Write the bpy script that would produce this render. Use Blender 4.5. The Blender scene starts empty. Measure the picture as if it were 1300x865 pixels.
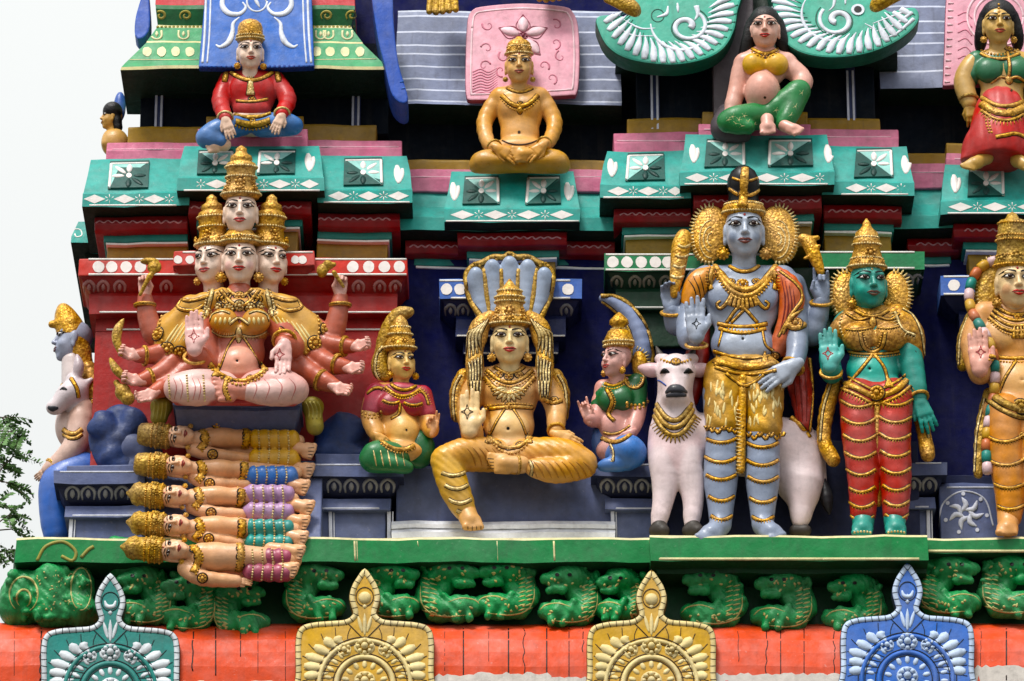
import bpy, math, random
import numpy as np
from mathutils import Vector, Matrix
from mathutils.bvhtree import BVHTree

# ------------------------------------------------------------------ camera, sky, sun, exposure
S = 1/300.0                      # one work unit ("u") is 1/300 m: a photograph pixel at the facade
H = 11.0                         # height of the middle of the view above the ground, metres
PITCH = math.radians(25)
SA, CA = math.sin(PITCH), math.cos(PITCH)
RNG = 9.4/SA/S                   # camera to facade, in u
CAM = np.array([0.0, -RNG*CA, -RNG*SA])
scene = bpy.context.scene
COL = scene.collection
cam_data = bpy.data.cameras.new('camera'); cam = bpy.data.objects.new('camera', cam_data)
COL.objects.link(cam); scene.camera = cam
cam_data.sensor_width = 36.0; cam_data.lens = 36.0*RNG/1300.0
cam_data.clip_start = 0.5; cam_data.clip_end = 5000
cam.location = (0, CAM[1]*S, CAM[2]*S+H); cam.rotation_euler = (math.pi/2+PITCH, 0, 0)

SUN_EL, SUN_AZ = math.radians(58), math.radians(-28)     # azimuth from the facade's normal, towards the tower's west side
world = bpy.data.worlds.new('World'); scene.world = world; world.use_nodes = True
wn = world.node_tree.nodes; wl = world.node_tree.links
bg = wn['Background']
sky = wn.new('ShaderNodeTexSky'); sky.sky_type = 'NISHITA'; sky.sun_disc = False
sky.sun_elevation = SUN_EL; sky.sun_rotation = math.radians(180)-SUN_AZ
sky.air_density = 1.0; sky.dust_density = 6.0; sky.ozone_density = 1.0
hs = wn.new('ShaderNodeHueSaturation'); hs.inputs['Saturation'].default_value = 0.12
wl.new(sky.outputs[0], hs.inputs['Color'])
# closed cloud layer in front of it, brightening towards the zenith as an overcast sky does: L = Lz (1 + 2 sin h) / 3
tc = wn.new('ShaderNodeTexCoord'); sp = wn.new('ShaderNodeSeparateXYZ'); wl.new(tc.outputs['Generated'], sp.inputs[0])
mr = wn.new('ShaderNodeMapRange'); mr.inputs[1].default_value = 0; mr.inputs[2].default_value = 1; mr.inputs[3].default_value = 1/3; mr.inputs[4].default_value = 1
wl.new(sp.outputs[2], mr.inputs[0])
cl = wn.new('ShaderNodeMix'); cl.data_type = 'RGBA'; cl.blend_type = 'MULTIPLY'; cl.inputs[0].default_value = 1
CLOUD = 5.4
cl.inputs[6].default_value = (CLOUD*.975, CLOUD*1.0, CLOUD*.985, 1); wl.new(mr.outputs[0], cl.inputs[7])
mx = wn.new('ShaderNodeMix'); mx.data_type = 'RGBA'; mx.inputs[0].default_value = 0.85
wl.new(hs.outputs[0], mx.inputs[6]); wl.new(cl.outputs[2], mx.inputs[7]); wl.new(mx.outputs[2], bg.inputs['Color'])
bg.inputs['Strength'].default_value = 0.15
sun_d = bpy.data.lights.new('sun', 'SUN'); sun_d.energy = 1.5; sun_d.angle = math.radians(15); sun_d.color = (1.0, 0.96, 0.9)
sun = bpy.data.objects.new('sun', sun_d); COL.objects.link(sun)
sun.rotation_euler = Vector((math.sin(SUN_AZ)*math.cos(SUN_EL), -math.cos(SUN_AZ)*math.cos(SUN_EL), math.sin(SUN_EL))).to_track_quat('Z', 'Y').to_euler()
vs = scene.view_settings
vs.view_transform = 'Standard'; vs.look = 'None'; vs.gamma = 1.0; vs.exposure = 0.95; vs.use_curve_mapping = False
scene.cycles.max_bounces = 6; scene.cycles.diffuse_bounces = 4; scene.cycles.glossy_bounces = 3
rng = random.Random(7)

# ------------------------------------------------------------------ pixel -> place at depth d (u in front of the recess wall)
def P(px, py, d=0.0):
    vx, vu = px-650.0, 432.5-py
    dy = RNG*CA-vu*SA; dz = RNG*SA+vu*CA
    t = (-d-CAM[1])/dy
    return np.array([t*vx, -d, CAM[2]+t*dz])
def PZ(px, z, d):                                         # same column, height known
    q = P(px, 432.5, d); return np.array([q[0], -d, z])

# ------------------------------------------------------------------ materials
def lin(h):
    if not isinstance(h, str): return tuple(h)
    h = h.lstrip('#'); c = [int(h[i:i+2], 16)/255 for i in (0, 2, 4)]
    return tuple(v/12.92 if v <= .04045 else ((v+.055)/1.055)**2.4 for v in c)
MATS = {}
def paint(key, hexc=None, rough=.5, metal=0.0, var=.22, dirt=.3, bump=.35, streak=.25, bscale=38, spec=.3, chip=.0, coat=0.0, carved=0):
    """painted lime plaster: uneven coat, soot and rain streaks, brushed relief"""
    if key in MATS: return MATS[key]
    m = bpy.data.materials.new(key); m.use_nodes = True; MATS[key] = m
    n, l = m.node_tree.nodes, m.node_tree.links
    b = n['Principled BSDF']
    geo = n.new('ShaderNodeNewGeometry')
    if hexc is None:
        at = n.new('ShaderNodeAttribute'); at.attribute_name = 'Col'; base = at.outputs['Color']
    else:
        rg = n.new('ShaderNodeRGB'); rg.outputs[0].default_value = lin(hexc)+(1,); base = rg.outputs[0]
    def noise(sc, det=5, ro=.6, vec=None):
        t = n.new('ShaderNodeTexNoise'); t.inputs['Scale'].default_value = sc; t.inputs['Detail'].default_value = det
        t.inputs['Roughness'].default_value = ro; l.new(vec or geo.outputs['Position'], t.inputs['Vector']); return t.outputs['Fac']
    def ramp(src, a, bb, lo, hi):
        r = n.new('ShaderNodeMapRange'); r.inputs[1].default_value = a; r.inputs[2].default_value = bb
        r.inputs[3].default_value = lo; r.inputs[4].default_value = hi; l.new(src, r.inputs[0]); return r.outputs[0]
    def mix(f, c1, c2, bt='MIX'):
        x = n.new('ShaderNodeMix'); x.data_type = 'RGBA'; x.blend_type = bt
        if isinstance(f, float): x.inputs[0].default_value = f
        else: l.new(f, x.inputs[0])
        for i, c in ((6, c1), (7, c2)):
            if isinstance(c, tuple): x.inputs[i].default_value = c
            else: l.new(c, x.inputs[i])
        return x.outputs[2]
    if carved:                                            # antiqued gold: brown and bright noise mottle, crevice darks and highlights put into colour
        vo = n.new('ShaderNodeTexVoronoi'); vo.inputs['Scale'].default_value = carved; vo.feature = 'F1'; l.new(geo.outputs['Position'], vo.inputs['Vector'])
        k = lin(hexc); base = mix(ramp(noise(70, 5, .7), .38, .66, 0, 1), (k[0]*.5, k[1]*.42, k[2]*.3, 1), (min(k[0]*1.3, 1), min(k[1]*1.35, 1), k[2]*2.0, 1))
    hv = n.new('ShaderNodeHueSaturation'); l.new(base, hv.inputs['Color'])
    l.new(ramp(noise(17, 6, .65), .3, .7, 1-var, 1+var*.6), hv.inputs['Value'])
    l.new(ramp(noise(5, 3), .3, .7, .88, 1.08), hv.inputs['Saturation'])
    c = hv.outputs[0]
    if dirt: c = mix(ramp(noise(9, 9, .72), .52, .74, 0, dirt), c, (.045, .04, .034, 1))
    if streak:
        mp = n.new('ShaderNodeMapping'); mp.inputs['Scale'].default_value = (34, 34, 2.2); l.new(geo.outputs['Position'], mp.inputs[0])
        c = mix(ramp(noise(1, 5, .6, mp.outputs[0]), .55, .78, 0, streak), c, (.05, .045, .04, 1))
    if chip: c = mix(ramp(noise(55, 4, .6), .66, .70, 0, chip), c, (.62, .60, .56, 1))
    l.new(c, b.inputs['Base Color'])
    l.new(ramp(noise(30, 4), .3, .7, max(rough-.1, .05), rough+.14), b.inputs['Roughness'])
    b.inputs['Metallic'].default_value = metal
    b.inputs['Specular IOR Level'].default_value = spec
    if coat: b.inputs['Coat Weight'].default_value = coat; b.inputs['Coat Roughness'].default_value = .25
    if bump:
        bp = n.new('ShaderNodeBump'); bp.inputs['Strength'].default_value = bump; bp.inputs['Distance'].default_value = .006
        hgt = noise(bscale, 7, .62)
        if carved:
            ad = n.new('ShaderNodeMath'); ad.operation = 'SUBTRACT'; l.new(hgt, ad.inputs[0]); l.new(vo.outputs['Distance'], ad.inputs[1]); hgt = ad.outputs[0]
        l.new(hgt, bp.inputs['Height']); l.new(bp.outputs[0], b.inputs['Normal'])
    return m
GOLD = paint('gold_paint', '#DDA62E', rough=.33, metal=.3, var=.2, dirt=.3, bump=.5, streak=0, bscale=70, carved=85)
PALEGOLD = paint('pale_gold_paint', '#EACB78', rough=.38, metal=.25, var=.2, dirt=.3, bump=.4, streak=0, bscale=70, carved=100)
OLDGOLD = paint('old_gold_paint', '#C0982E', rough=.42, metal=.25, var=.25, dirt=.4, bump=.5, streak=0, bscale=60, carved=80)
SKIN = paint('painted_figure', None, rough=.34, var=.16, dirt=.34, bump=.3, streak=.16, bscale=42, spec=.45)
UNDER = paint('umber_line', '#2A1706', rough=.5, var=.2, dirt=0, bump=0, streak=0)
ROUGHCOL = paint('painted_rough', None, rough=.55, var=.25, dirt=.4, bump=.6, streak=.2, bscale=30)
WHITE = paint('white_paint', '#E9E7E2', rough=.55, var=.12, dirt=.28, bump=.3, streak=.22)
DOTWHITE = paint('dot_white', '#EDE6E2', rough=.55, var=.10, dirt=.22, bump=.3, streak=.12)
BLACK = paint('black_paint', '#0B0A0C', rough=.35, var=.1, dirt=0, bump=0, streak=0)
BROWN = paint('eye_brown', '#2A1208', rough=.2, var=.1, dirt=0, bump=0, streak=0)
EYEWHITE = paint('eye_white', '#EFEAE4', rough=.25, var=.05, dirt=0, bump=0, streak=0)
LIPRED = paint('lip_red', '#C02A22', rough=.3, var=.1, dirt=.1, bump=0, streak=0)
REDLINE = paint('red_line', '#A5282A', rough=.5, var=.2, dirt=.1, bump=0, streak=0)

# ------------------------------------------------------------------ objects
def thing(name, label, cat, at, group=None, kind=None):
    """an Empty at the thing's base (work units) that parents its parts"""
    o = bpy.data.objects.new(name, None); COL.objects.link(o)
    o.empty_display_size = .05
    o.location = (at[0]*S, at[1]*S, at[2]*S+H)
    if label: o['label'] = label
    if cat: o['category'] = cat
    if group: o['group'] = group
    if kind: o['kind'] = kind
    return o
def root_loc(o):
    while o.parent: o = o.parent
    return np.array(o.location)
class MB:
    def __init__(s): s.v = []; s.f = []; s.m = []; s.mi = 0; s.smooth = []; s.ol = False
    def add(s, vs_, fs, smooth=True):
        b = len(s.v); s.v.extend(vs_); s.f.extend([tuple(i+b for i in f) for f in fs])
        s.m.extend([s.mi]*len(fs)); s.smooth.extend([smooth]*len(fs))
    def prism(s, poly, nrm, h, sink=1.0):                 # flat polygon (3-D points) with thickness along its normal
        n = len(poly); nrm = np.asarray(nrm)
        top = [np.asarray(p)+nrm*h for p in poly]; bot = [np.asarray(p)-nrm*sink for p in poly]
        s.add(top+bot, [tuple(range(n))]+[(i, i+n, (i+1) % n+n, (i+1) % n) for i in range(n)], False)
    def ball(s, c, r, nseg=7, nring=5, ax=None):
        vs_ = []; c = np.asarray(c)
        ax = np.asarray(ax if ax is not None else (1, 1, 1))*r
        for j in range(1, nring):
            t = math.pi*j/nring
            for i in range(nseg):
                p = 2*math.pi*i/nseg
                vs_.append(c+ax*np.array([math.sin(t)*math.cos(p), math.sin(t)*math.sin(p), math.cos(t)]))
        vs_.append(c+ax*np.array([0, 0, 1])); vs_.append(c-ax*np.array([0, 0, 1])); T, B = len(vs_)-2, len(vs_)-1
        fs = []
        for j in range(nring-2):
            for i in range(nseg):
                a, b = j*nseg+i, j*nseg+(i+1) % nseg; fs.append((a, a+nseg, b+nseg, b))
        for i in range(nseg):
            fs.append((T, i, (i+1) % nseg)); k = (nring-2)*nseg; fs.append((B, k+(i+1) % nseg, k+i))
        s.add(vs_, fs)
    def tube(s, pts, rad, nrm=None, flat=1.0, sides=6, closed=False):
        pts = np.asarray(pts, float); n = len(pts)
        if n < 2: return
        rad = np.broadcast_to(np.asarray(rad, float), (n,))
        T = np.gradient(pts, axis=0) if not closed else np.roll(pts, -1, 0)-np.roll(pts, 1, 0)
        T /= np.linalg.norm(T, axis=1)[:, None]+1e-9
        if nrm is None:
            ref = np.array([0, -1.0, 0]) if abs(T[:, 1]).mean() < .8 else np.array([1.0, 0, 0])
            nrm = np.tile(ref, (n, 1))
        N = np.asarray(nrm, float); N = N-(N*T).sum(1)[:, None]*T; N /= np.linalg.norm(N, axis=1)[:, None]+1e-9
        B = np.cross(T, N)
        vs_ = []
        for k in range(sides):
            a = 2*math.pi*(k+.5)/sides
            vs_.append(pts+B*(rad*math.cos(a))[:, None]+N*(rad*flat*math.sin(a))[:, None])
        vs_ = np.stack(vs_, 1).reshape(-1, 3)
        fs = []
        for i in range(n if closed else n-1):
            j = (i+1) % n
            for k in range(sides):
                k2 = (k+1) % sides; fs.append((i*sides+k, i*sides+k2, j*sides+k2, j*sides+k))
        if not closed: fs.append(tuple(range(sides))[::-1]); fs.append(tuple((n-1)*sides+k for k in range(sides)))
        s.add(list(vs_), fs)
    def lathe(s, base, axis, prof, sides=20, squash=1.0, front=None):
        """rings (height along axis, radius) about axis from base"""
        base = np.asarray(base, float); ax = np.asarray(axis, float); ax /= np.linalg.norm(ax)
        f = np.array([0, -1.0, 0]) if front is None else np.asarray(front, float)
        f = f-ax*f.dot(ax); f /= np.linalg.norm(f); r = np.cross(f, ax)
        vs_ = []
        for h, rr in prof:
            for k in range(sides):
                a = 2*math.pi*k/sides; vs_.append(base+ax*h+(r*math.cos(a)+f*math.sin(a)*squash)*rr)
        fs = []
        for i in range(len(prof)-1):
            for k in range(sides):
                k2 = (k+1) % sides; fs.append((i*sides+k, i*sides+k2, (i+1)*sides+k2, (i+1)*sides+k))
        fs.append(tuple(range(sides))[::-1]); n = (len(prof)-1)*sides; fs.append(tuple(n+k for k in range(sides)))
        s.add(vs_, fs)
    def bvh(s): return BVHTree.FromPolygons([tuple(v) for v in s.v], s.f)
def raw_mesh(name, v, origin, faces, mats, mi=None, smooth=None, cols=None):
    me = bpy.data.meshes.new(name)
    v = np.asarray(v, dtype=np.float64)*S+np.array([0, 0, H])-origin
    if isinstance(faces, np.ndarray):
        nf = len(faces); me.vertices.add(len(v)); me.vertices.foreach_set('co', v.astype(np.float32).ravel())
        me.loops.add(nf*4); me.loops.foreach_set('vertex_index', faces.astype(np.int32).ravel())
        me.polygons.add(nf); me.polygons.foreach_set('loop_start', np.arange(0, nf*4, 4, dtype=np.int32))
        me.polygons.foreach_set('use_smooth', np.ones(nf, bool)); me.update(calc_edges=True)
    else:
        me.from_pydata(v.tolist(), [], faces)
        if smooth is not None: me.polygons.foreach_set('use_smooth', smooth)
        if mi is not None: me.polygons.foreach_set('material_index', mi)
        me.update()
    for m in mats: me.materials.append(m)
    if cols is not None:
        ca = me.color_attributes.new('Col', 'FLOAT_COLOR', 'POINT')
        c4 = np.ones((len(v), 4), np.float32); c4[:, :3] = cols; ca.data.foreach_set('color', c4.ravel())
    return me
def obj(name, mb, mats, parent=None, bevel=0.0, cols=None, **props):
    if not mb.v: return None
    if not isinstance(mats, (list, tuple)): mats = [mats]
    org = root_loc(parent) if parent else np.mean(np.asarray(mb.v), 0)*S+np.array([0, 0, H])
    me = raw_mesh(name, mb.v, org, mb.f, mats, mb.m, mb.smooth, cols)
    o = bpy.data.objects.new(name, me); COL.objects.link(o)
    if parent: o.parent = parent
    else: o.location = org
    if bevel:
        b = o.modifiers.new('bevel', 'BEVEL'); b.width = bevel*S; b.segments = 2; b.limit_method = 'ANGLE'; b.angle_limit = .6
        b.harden_normals = False
    for k, v in props.items(): o[k] = v
    return o

# ------------------------------------------------------------------ drawing on surfaces: a pixel is cast onto the thing it lies on
def hit(px, py, tg, dflt=None):
    q = P(px, py, 0); dr = q-CAM; dr /= np.linalg.norm(dr)
    best = None
    for b in tg:
        h = b.ray_cast(Vector(CAM), Vector(dr))
        if h[0] is not None and (best is None or h[3] < best[2]): best = (np.array(h[0]), np.array(h[1]), h[3])
    if best is None:
        if dflt is None: return None
        return P(px, py, dflt), np.array([0, -1.0, 0])
    nn = best[1]
    if nn.dot(dr) > 0: nn = -nn
    return best[0], nn
def cat(pts, step=3.0, closed=False):
    """Catmull-Rom through the points, evenly stepped; returns samples and 0..1 parameter"""
    p = np.asarray(pts, float)
    if len(p) == 2:
        n = max(2, int(np.linalg.norm(p[1]-p[0])/step)+1); t = np.linspace(0, 1, n); return p[0]+(p[1]-p[0])*t[:, None], t
    q = np.vstack([p[-1], p, p[0], p[1]]) if closed else np.vstack([2*p[0]-p[1], p, 2*p[-1]-p[-2]])
    out = []
    for i in range(1, len(q)-2):
        a, b, c, d = q[i-1], q[i], q[i+1], q[i+2]
        for t in np.linspace(0, 1, 10, endpoint=False):
            out.append(.5*((2*b)+(c-a)*t+(2*a-5*b+4*c-d)*t*t+(3*b-a-3*c+d)*t**3))
    out.append(q[-2]); out = np.array(out)
    L = np.concatenate([[0], np.cumsum(np.linalg.norm(np.diff(out, axis=0), axis=1))])
    n = max(2, int(L[-1]/step)+1); s = np.linspace(0, L[-1], n)
    return np.stack([np.interp(s, L, out[:, k]) for k in range(p.shape[1])], 1), s/L[-1]
def proj(samples, tg, dflt=None):
    loc, nr = [], []
    for q in samples:
        h = hit(q[0], q[1], tg, dflt)
        if h is None: continue
        loc.append(h[0]); nr.append(h[1])
    return np.array(loc), np.array(nr)
def rsamp(rad, t):
    if np.isscalar(rad): return np.full(len(t), float(rad))
    return np.interp(t, np.linspace(0, 1, len(rad)), rad)
def stroke(mb, pts, rad, tg, flat=.8, lift=0.0, step=3.0, sides=6, dflt=None, closed=False):
    q, t = cat(pts, step, closed)
    keep = [(a, b, h) for a, b, h in ((a, b, hit(a[0], a[1], tg, dflt)) for a, b in zip(q, t)) if h is not None]
    if len(keep) < 2: return
    loc = np.array([k[2][0] for k in keep]); nr = np.array([k[2][1] for k in keep]); tt = np.array([k[1] for k in keep])
    if len(nr) > 2: nr[1:-1] = nr[:-2]+nr[1:-1]*1.5+nr[2:]
    nr /= np.linalg.norm(nr, axis=1)[:, None]+1e-9
    rr = rsamp(rad, tt)
    if mb.ol and rr.max() > 1.25:                          # dark line painted along both sides of the gilding
        k = mb.mi; mb.mi = 1; mb.tube(loc, rr+1.15, nr, .55/(rr.mean()+1.15), 6); mb.mi = k
    mb.tube(loc+nr*lift, rr, nr, flat, sides)
def leaf(mb, x0, y0, x1, y1, w, tg, flat=.6, bend=0.0, dflt=None, tip=.15, step=2.5, sides=6):
    """teardrop relief from (x0,y0) to its tip"""
    mx, my = (x0+x1)/2-(y1-y0)*bend, (y0+y1)/2+(x1-x0)*bend
    stroke(mb, [(x0, y0), (mx, my), (x1, y1)], [w*.35, w*.85, w, w*.8, w*tip], tg, flat, 0, step, sides, dflt)
def beads(mb, pts, r, tg, gap=None, dflt=None, closed=False, lift=0.0, nseg=6):
    q, t = cat(pts, gap or r*2.1, closed)
    for a in q:
        h = hit(a[0], a[1], tg, dflt)
        if h is not None: mb.ball(h[0]+h[1]*lift, r, nseg, 4)
def fringe(mb, pts, ln, r, tg, gap, side=1, dflt=None, down=None, closed=False):
    """row of short tapered teeth along a line"""
    q, t = cat(pts, gap, closed); keep_ol, mb.ol = mb.ol, False
    T = np.gradient(q, axis=0); T /= np.linalg.norm(T, axis=1)[:, None]+1e-9
    for a, tt in zip(q, T):
        dx, dy = (-tt[1]*side, tt[0]*side) if down is None else down
        stroke(mb, [(a[0], a[1]), (a[0]+dx*ln, a[1]+dy*ln)], [r, r*.9, r*.5], tg, .9, 0, max(ln/2.0, 1.2), 5, dflt)
    mb.ol = keep_ol
def disc(mb, x, y, rx, ry, tg, h=1.0, n=14, dflt=None, jit=0.0):
    poly = []; nn = np.zeros(3)
    for i in range(n):
        a = 2*math.pi*i/n; k = 1+rng.uniform(-jit, jit)
        hh = hit(x+rx*k*math.cos(a), y+ry*k*math.sin(a), tg, dflt)
        if hh is None: return
        poly.append(hh[0]); nn += hh[1]
    mb.prism(poly, nn/np.linalg.norm(nn), h)
def decal(mb, pts, tg, h=.8, dflt=None):
    poly = []; nn = np.zeros(3)
    for a in pts:
        hh = hit(a[0], a[1], tg, dflt)
        if hh is None: return
        poly.append(hh[0]); nn += hh[1]
    mb.prism(poly, nn/np.linalg.norm(nn), h)
def rosette(mb, x, y, r, tg, n=9, dflt=None):
    h = hit(x, y, tg, dflt)
    if h is None: return
    c, nn = h; up = np.array([0, 0, 1.0]); a1 = np.cross(nn, up); a1 /= np.linalg.norm(a1)+1e-9; a2 = np.cross(a1, nn)
    mb.ball(c+nn*r*.25, r*.42, 8, 5)
    for i in range(n):
        a = 2*math.pi*i/n; mb.ball(c+(a1*math.cos(a)+a2*math.sin(a))*r*.75+nn*r*.1, r*.28, 6, 4)
    if mb.ol: k = mb.mi; mb.mi = 1; mb.tube([c+(a1*math.cos(2*math.pi*i/14)+a2*math.sin(2*math.pi*i/14))*r*1.12 for i in range(14)], 1.3, np.tile(nn, (14, 1)), .5, 5, closed=True); mb.mi = k
    pts = [c+(a1*math.cos(2*math.pi*i/16)+a2*math.sin(2*math.pi*i/16))*r*.98 for i in range(16)]
    mb.tube(pts, r*.13, np.tile(nn, (16, 1)), 1, 5, closed=True)
def ring(mb, c, axis, rad, r, squash=1.0, n=18, sides=6):
    """bangle of radius rad about axis through c (3-D)"""
    ax = np.asarray(axis, float); ax /= np.linalg.norm(ax)
    f = np.array([0, -1.0, 0]); f = f-ax*f.dot(ax); f /= np.linalg.norm(f)+1e-9; q = np.cross(f, ax)
    pts = np.array([c+(q*math.cos(2*math.pi*i/n)+f*math.sin(2*math.pi*i/n)*squash)*rad for i in range(n)])
    mb.tube(pts, r, np.tile(ax, (n, 1)), 1, sides, closed=True)

# ------------------------------------------------------------------ clay: smooth unions of tapered limbs and ellipsoids, meshed on a grid
def nets(F, org, vox):
    sgn = F < 0
    c = np.zeros(tuple(k-1 for k in F.shape), np.int8)
    for a in (0, 1):
        for b in (0, 1):
            for d in (0, 1): c += sgn[a:a+c.shape[0], b:b+c.shape[1], d:d+c.shape[2]]
    mask = (c > 0) & (c < 8); I = np.argwhere(mask)
    if len(I) == 0: return np.zeros((0, 3)), np.zeros((0, 4), int)
    idm = np.full(mask.shape, -1, np.int32); idm[mask] = np.arange(len(I))
    pos = np.zeros((len(I), 3)); cnt = np.zeros(len(I))
    corners = [(a, b, d) for a in (0, 1) for b in (0, 1) for d in (0, 1)]
    val = {k: F[I[:, 0]+k[0], I[:, 1]+k[1], I[:, 2]+k[2]] for k in corners}
    for k in corners:
        for ax in range(3):
            if k[ax] == 0:
                k2 = list(k); k2[ax] = 1; k2 = tuple(k2); fa, fb = val[k], val[k2]
                cr = (fa < 0) != (fb < 0); t = np.where(cr, fa/np.where(cr, fa-fb, 1), 0)
                p = np.array(k, float)[None]+np.zeros((len(I), 3)); p[:, ax] += t; pos += p*cr[:, None]; cnt += cr
    v = (I+pos/cnt[:, None])*vox+org
    faces = []
    for ax in range(3):
        u, w = (ax+1) % 3, (ax+2) % 3
        lo = [slice(None)]*3; hi = [slice(None)]*3; lo[ax] = slice(0, -1); hi[ax] = slice(1, None)
        E = np.argwhere(sgn[tuple(lo)] != sgn[tuple(hi)])
        E = E[(E[:, u] > 0) & (E[:, w] > 0) & (E[:, u] < F.shape[u]-1) & (E[:, w] < F.shape[w]-1)]
        if not len(E): continue
        s0 = sgn[E[:, 0], E[:, 1], E[:, 2]]
        def cell(du, dw):
            q = E.copy(); q[:, u] -= du; q[:, w] -= dw; return idm[q[:, 0], q[:, 1], q[:, 2]]
        f = np.stack([cell(1, 1), cell(0, 1), cell(0, 0), cell(1, 0)], 1); f[~s0] = f[~s0][:, ::-1]
        faces.append(f)
    return v, np.concatenate(faces)
class Sc:
    """clay; points are (px, py, depth, radius), depth counted from d0"""
    def __init__(s, col='#C0A080', vox=1.9, k=5.0, d0=0.0):
        s.p = []; s.col = lin(col); s.vox = vox; s.k = k; s.d0 = d0; s.post = None
    def W(s, a): return P(a[0], a[1], a[2]+s.d0)
    def cone3(s, a, b, ra, rb, k=None, col=None, sub=False):
        s.p.append(('c', np.asarray(a, float), np.asarray(b, float), ra, rb, s.k if k is None else k, lin(col) if col else s.col, sub)); return s
    def c(s, a, b, k=None, col=None, sub=False): return s.cone3(s.W(a), s.W(b), a[3], b[3], k, col, sub)
    def ch(s, pts, k=None, col=None):
        for a, b in zip(pts[:-1], pts[1:]): s.c(a, b, k, col)
        return s
    def sm(s, pts, k=None, col=None, n=4):                # smooth chain through the points
        q, t = cat(pts, 1e9) if False else (None, None)
        p = np.asarray(pts, float); q = np.vstack([2*p[0]-p[1], p, 2*p[-1]-p[-2]]); out = []
        for i in range(1, len(q)-2):
            a, b, c_, d = q[i-1], q[i], q[i+1], q[i+2]
            for t in np.linspace(0, 1, n, endpoint=False): out.append(.5*((2*b)+(c_-a)*t+(2*a-5*b+4*c_-d)*t*t+(3*b-a-3*c_+d)*t**3))
        out.append(q[-2]); return s.ch(out, k, col)
    def e3(s, c, r, M=None, k=None, col=None, sub=False):
        s.p.append(('e', np.asarray(c, float), np.asarray(r, float), np.eye(3) if M is None else np.asarray(M), 0, s.k if k is None else k, lin(col) if col else s.col, sub)); return s
    def e(s, x, y, d, rx, ry, rd, rot=0.0, tilt=0.0, k=None, col=None, sub=False):
        """ellipsoid: radii across, up, out; rot turns it in the facade's plane (deg, clockwise as seen), tilt leans its top outwards"""
        M = np.array(Matrix.Rotation(math.radians(rot), 3, 'Y') @ Matrix.Rotation(math.radians(tilt), 3, 'X'))
        return s.e3(s.W((x, y, d)), (rx, rd, ry/CA if abs(rot) < 45 else ry), M, k, col, sub)
    @staticmethod
    def dist(q, X, Y, Z):
        if q[0] == 'c':
            a, b, ra, rb = q[1:5]; ba = b-a; L2 = ba.dot(ba)+1e-9
            x, y, z = X-a[0], Y-a[1], Z-a[2]
            h = np.clip((x*ba[0]+y*ba[1]+z*ba[2])/L2, 0, 1)
            return np.sqrt((x-h*ba[0])**2+(y-h*ba[1])**2+(z-h*ba[2])**2)-(ra+(rb-ra)*h)
        c, r, M = q[1:4]; x, y, z = X-c[0], Y-c[1], Z-c[2]
        l = [M[0, i]*x+M[1, i]*y+M[2, i]*z for i in range(3)]
        k0 = np.sqrt((l[0]/r[0])**2+(l[1]/r[1])**2+(l[2]/r[2])**2)
        k1 = np.sqrt((l[0]/r[0]**2)**2+(l[1]/r[1]**2)**2+(l[2]/r[2]**2)**2)+1e-9
        return k0*(k0-1)/k1
    def mesh(s, back=None):
        """-> verts, quads, colours. back: depth (from the wall) behind which nothing is kept"""
        B = []
        for q in s.p:
            if q[0] == 'c': r = max(q[3], q[4]); lo = np.minimum(q[1], q[2])-r; hi = np.maximum(q[1], q[2])+r
            else:
                r = np.sqrt((q[3]**2*q[2][None, :]**2).sum(1)); lo, hi = q[1]-r, q[1]+r
            B.append((lo, hi))
        pos = [b for b, q in zip(B, s.p) if not q[7]]
        lo = np.min([b[0] for b in pos], 0)-2.5*s.vox; hi = np.max([b[1] for b in pos], 0)+2.5*s.vox
        if back is not None: hi[1] = min(hi[1], -back)
        n = np.ceil((hi-lo)/s.vox).astype(int)+1
        ax = [lo[i]+np.arange(n[i])*s.vox for i in range(3)]
        F = np.full(tuple(n), 60.0, np.float32)
        for q, (a, b) in zip(s.p, B):
            mg = q[5]+2*s.vox
            i0 = np.maximum(((a-mg-lo)/s.vox).astype(int), 0); i1 = np.minimum(np.ceil((b+mg-lo)/s.vox).astype(int)+1, n)
            if (i1 <= i0).any(): continue
            sl = tuple(slice(i0[i], i1[i]) for i in range(3))
            D = s.dist(q, ax[0][sl[0]][:, None, None].astype(np.float32), ax[1][sl[1]][None, :, None].astype(np.float32), ax[2][sl[2]][None, None, :].astype(np.float32))
            G = F[sl]; k = q[5]
            if q[7]:
                D = -D; h = np.maximum(k-np.abs(G-D), 0)/max(k, 1e-3); F[sl] = np.maximum(G, D)+h*h*k*.25
            else:
                h = np.maximum(k-np.abs(G-D), 0)/max(k, 1e-3); F[sl] = np.minimum(G, D)-h*h*k*.25
        if s.post is not None: F = s.post(F, ax[0][:, None, None], ax[1][None, :, None], ax[2][None, None, :]).astype(np.float32)
        v, f = nets(F, lo, s.vox)
        cs = np.zeros((len(v), 3)); w = np.zeros(len(v))
        cols = {q[6] for q in s.p}
        if len(cols) == 1: cs[:] = s.p[0][6]
        else:
            for q in s.p:
                if q[7]: continue
                d = np.maximum(s.dist(q, v[:, 0], v[:, 1], v[:, 2]), 0); ww = 1/(d+.8)**4; cs += np.array(q[6])*ww[:, None]; w += ww
            cs /= w[:, None]
        return v, f, cs
def merge(shells):
    v, f, c, b = [], [], [], 0
    for a in shells:
        v.append(a[0]); f.append(a[1]+b); c.append(a[2]); b += len(a[0])
    return np.concatenate(v), np.concatenate(f), np.concatenate(c)
def solid(name, shell, mat, parent, **props):
    v, f, c = shell
    me = raw_mesh(name, v, root_loc(parent), f, [mat], cols=c)
    o = bpy.data.objects.new(name, me); COL.objects.link(o); o.parent = parent
    for k, x in props.items(): o[k] = x
    return o, BVHTree.FromPolygons(v.tolist(), f.tolist())
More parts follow.
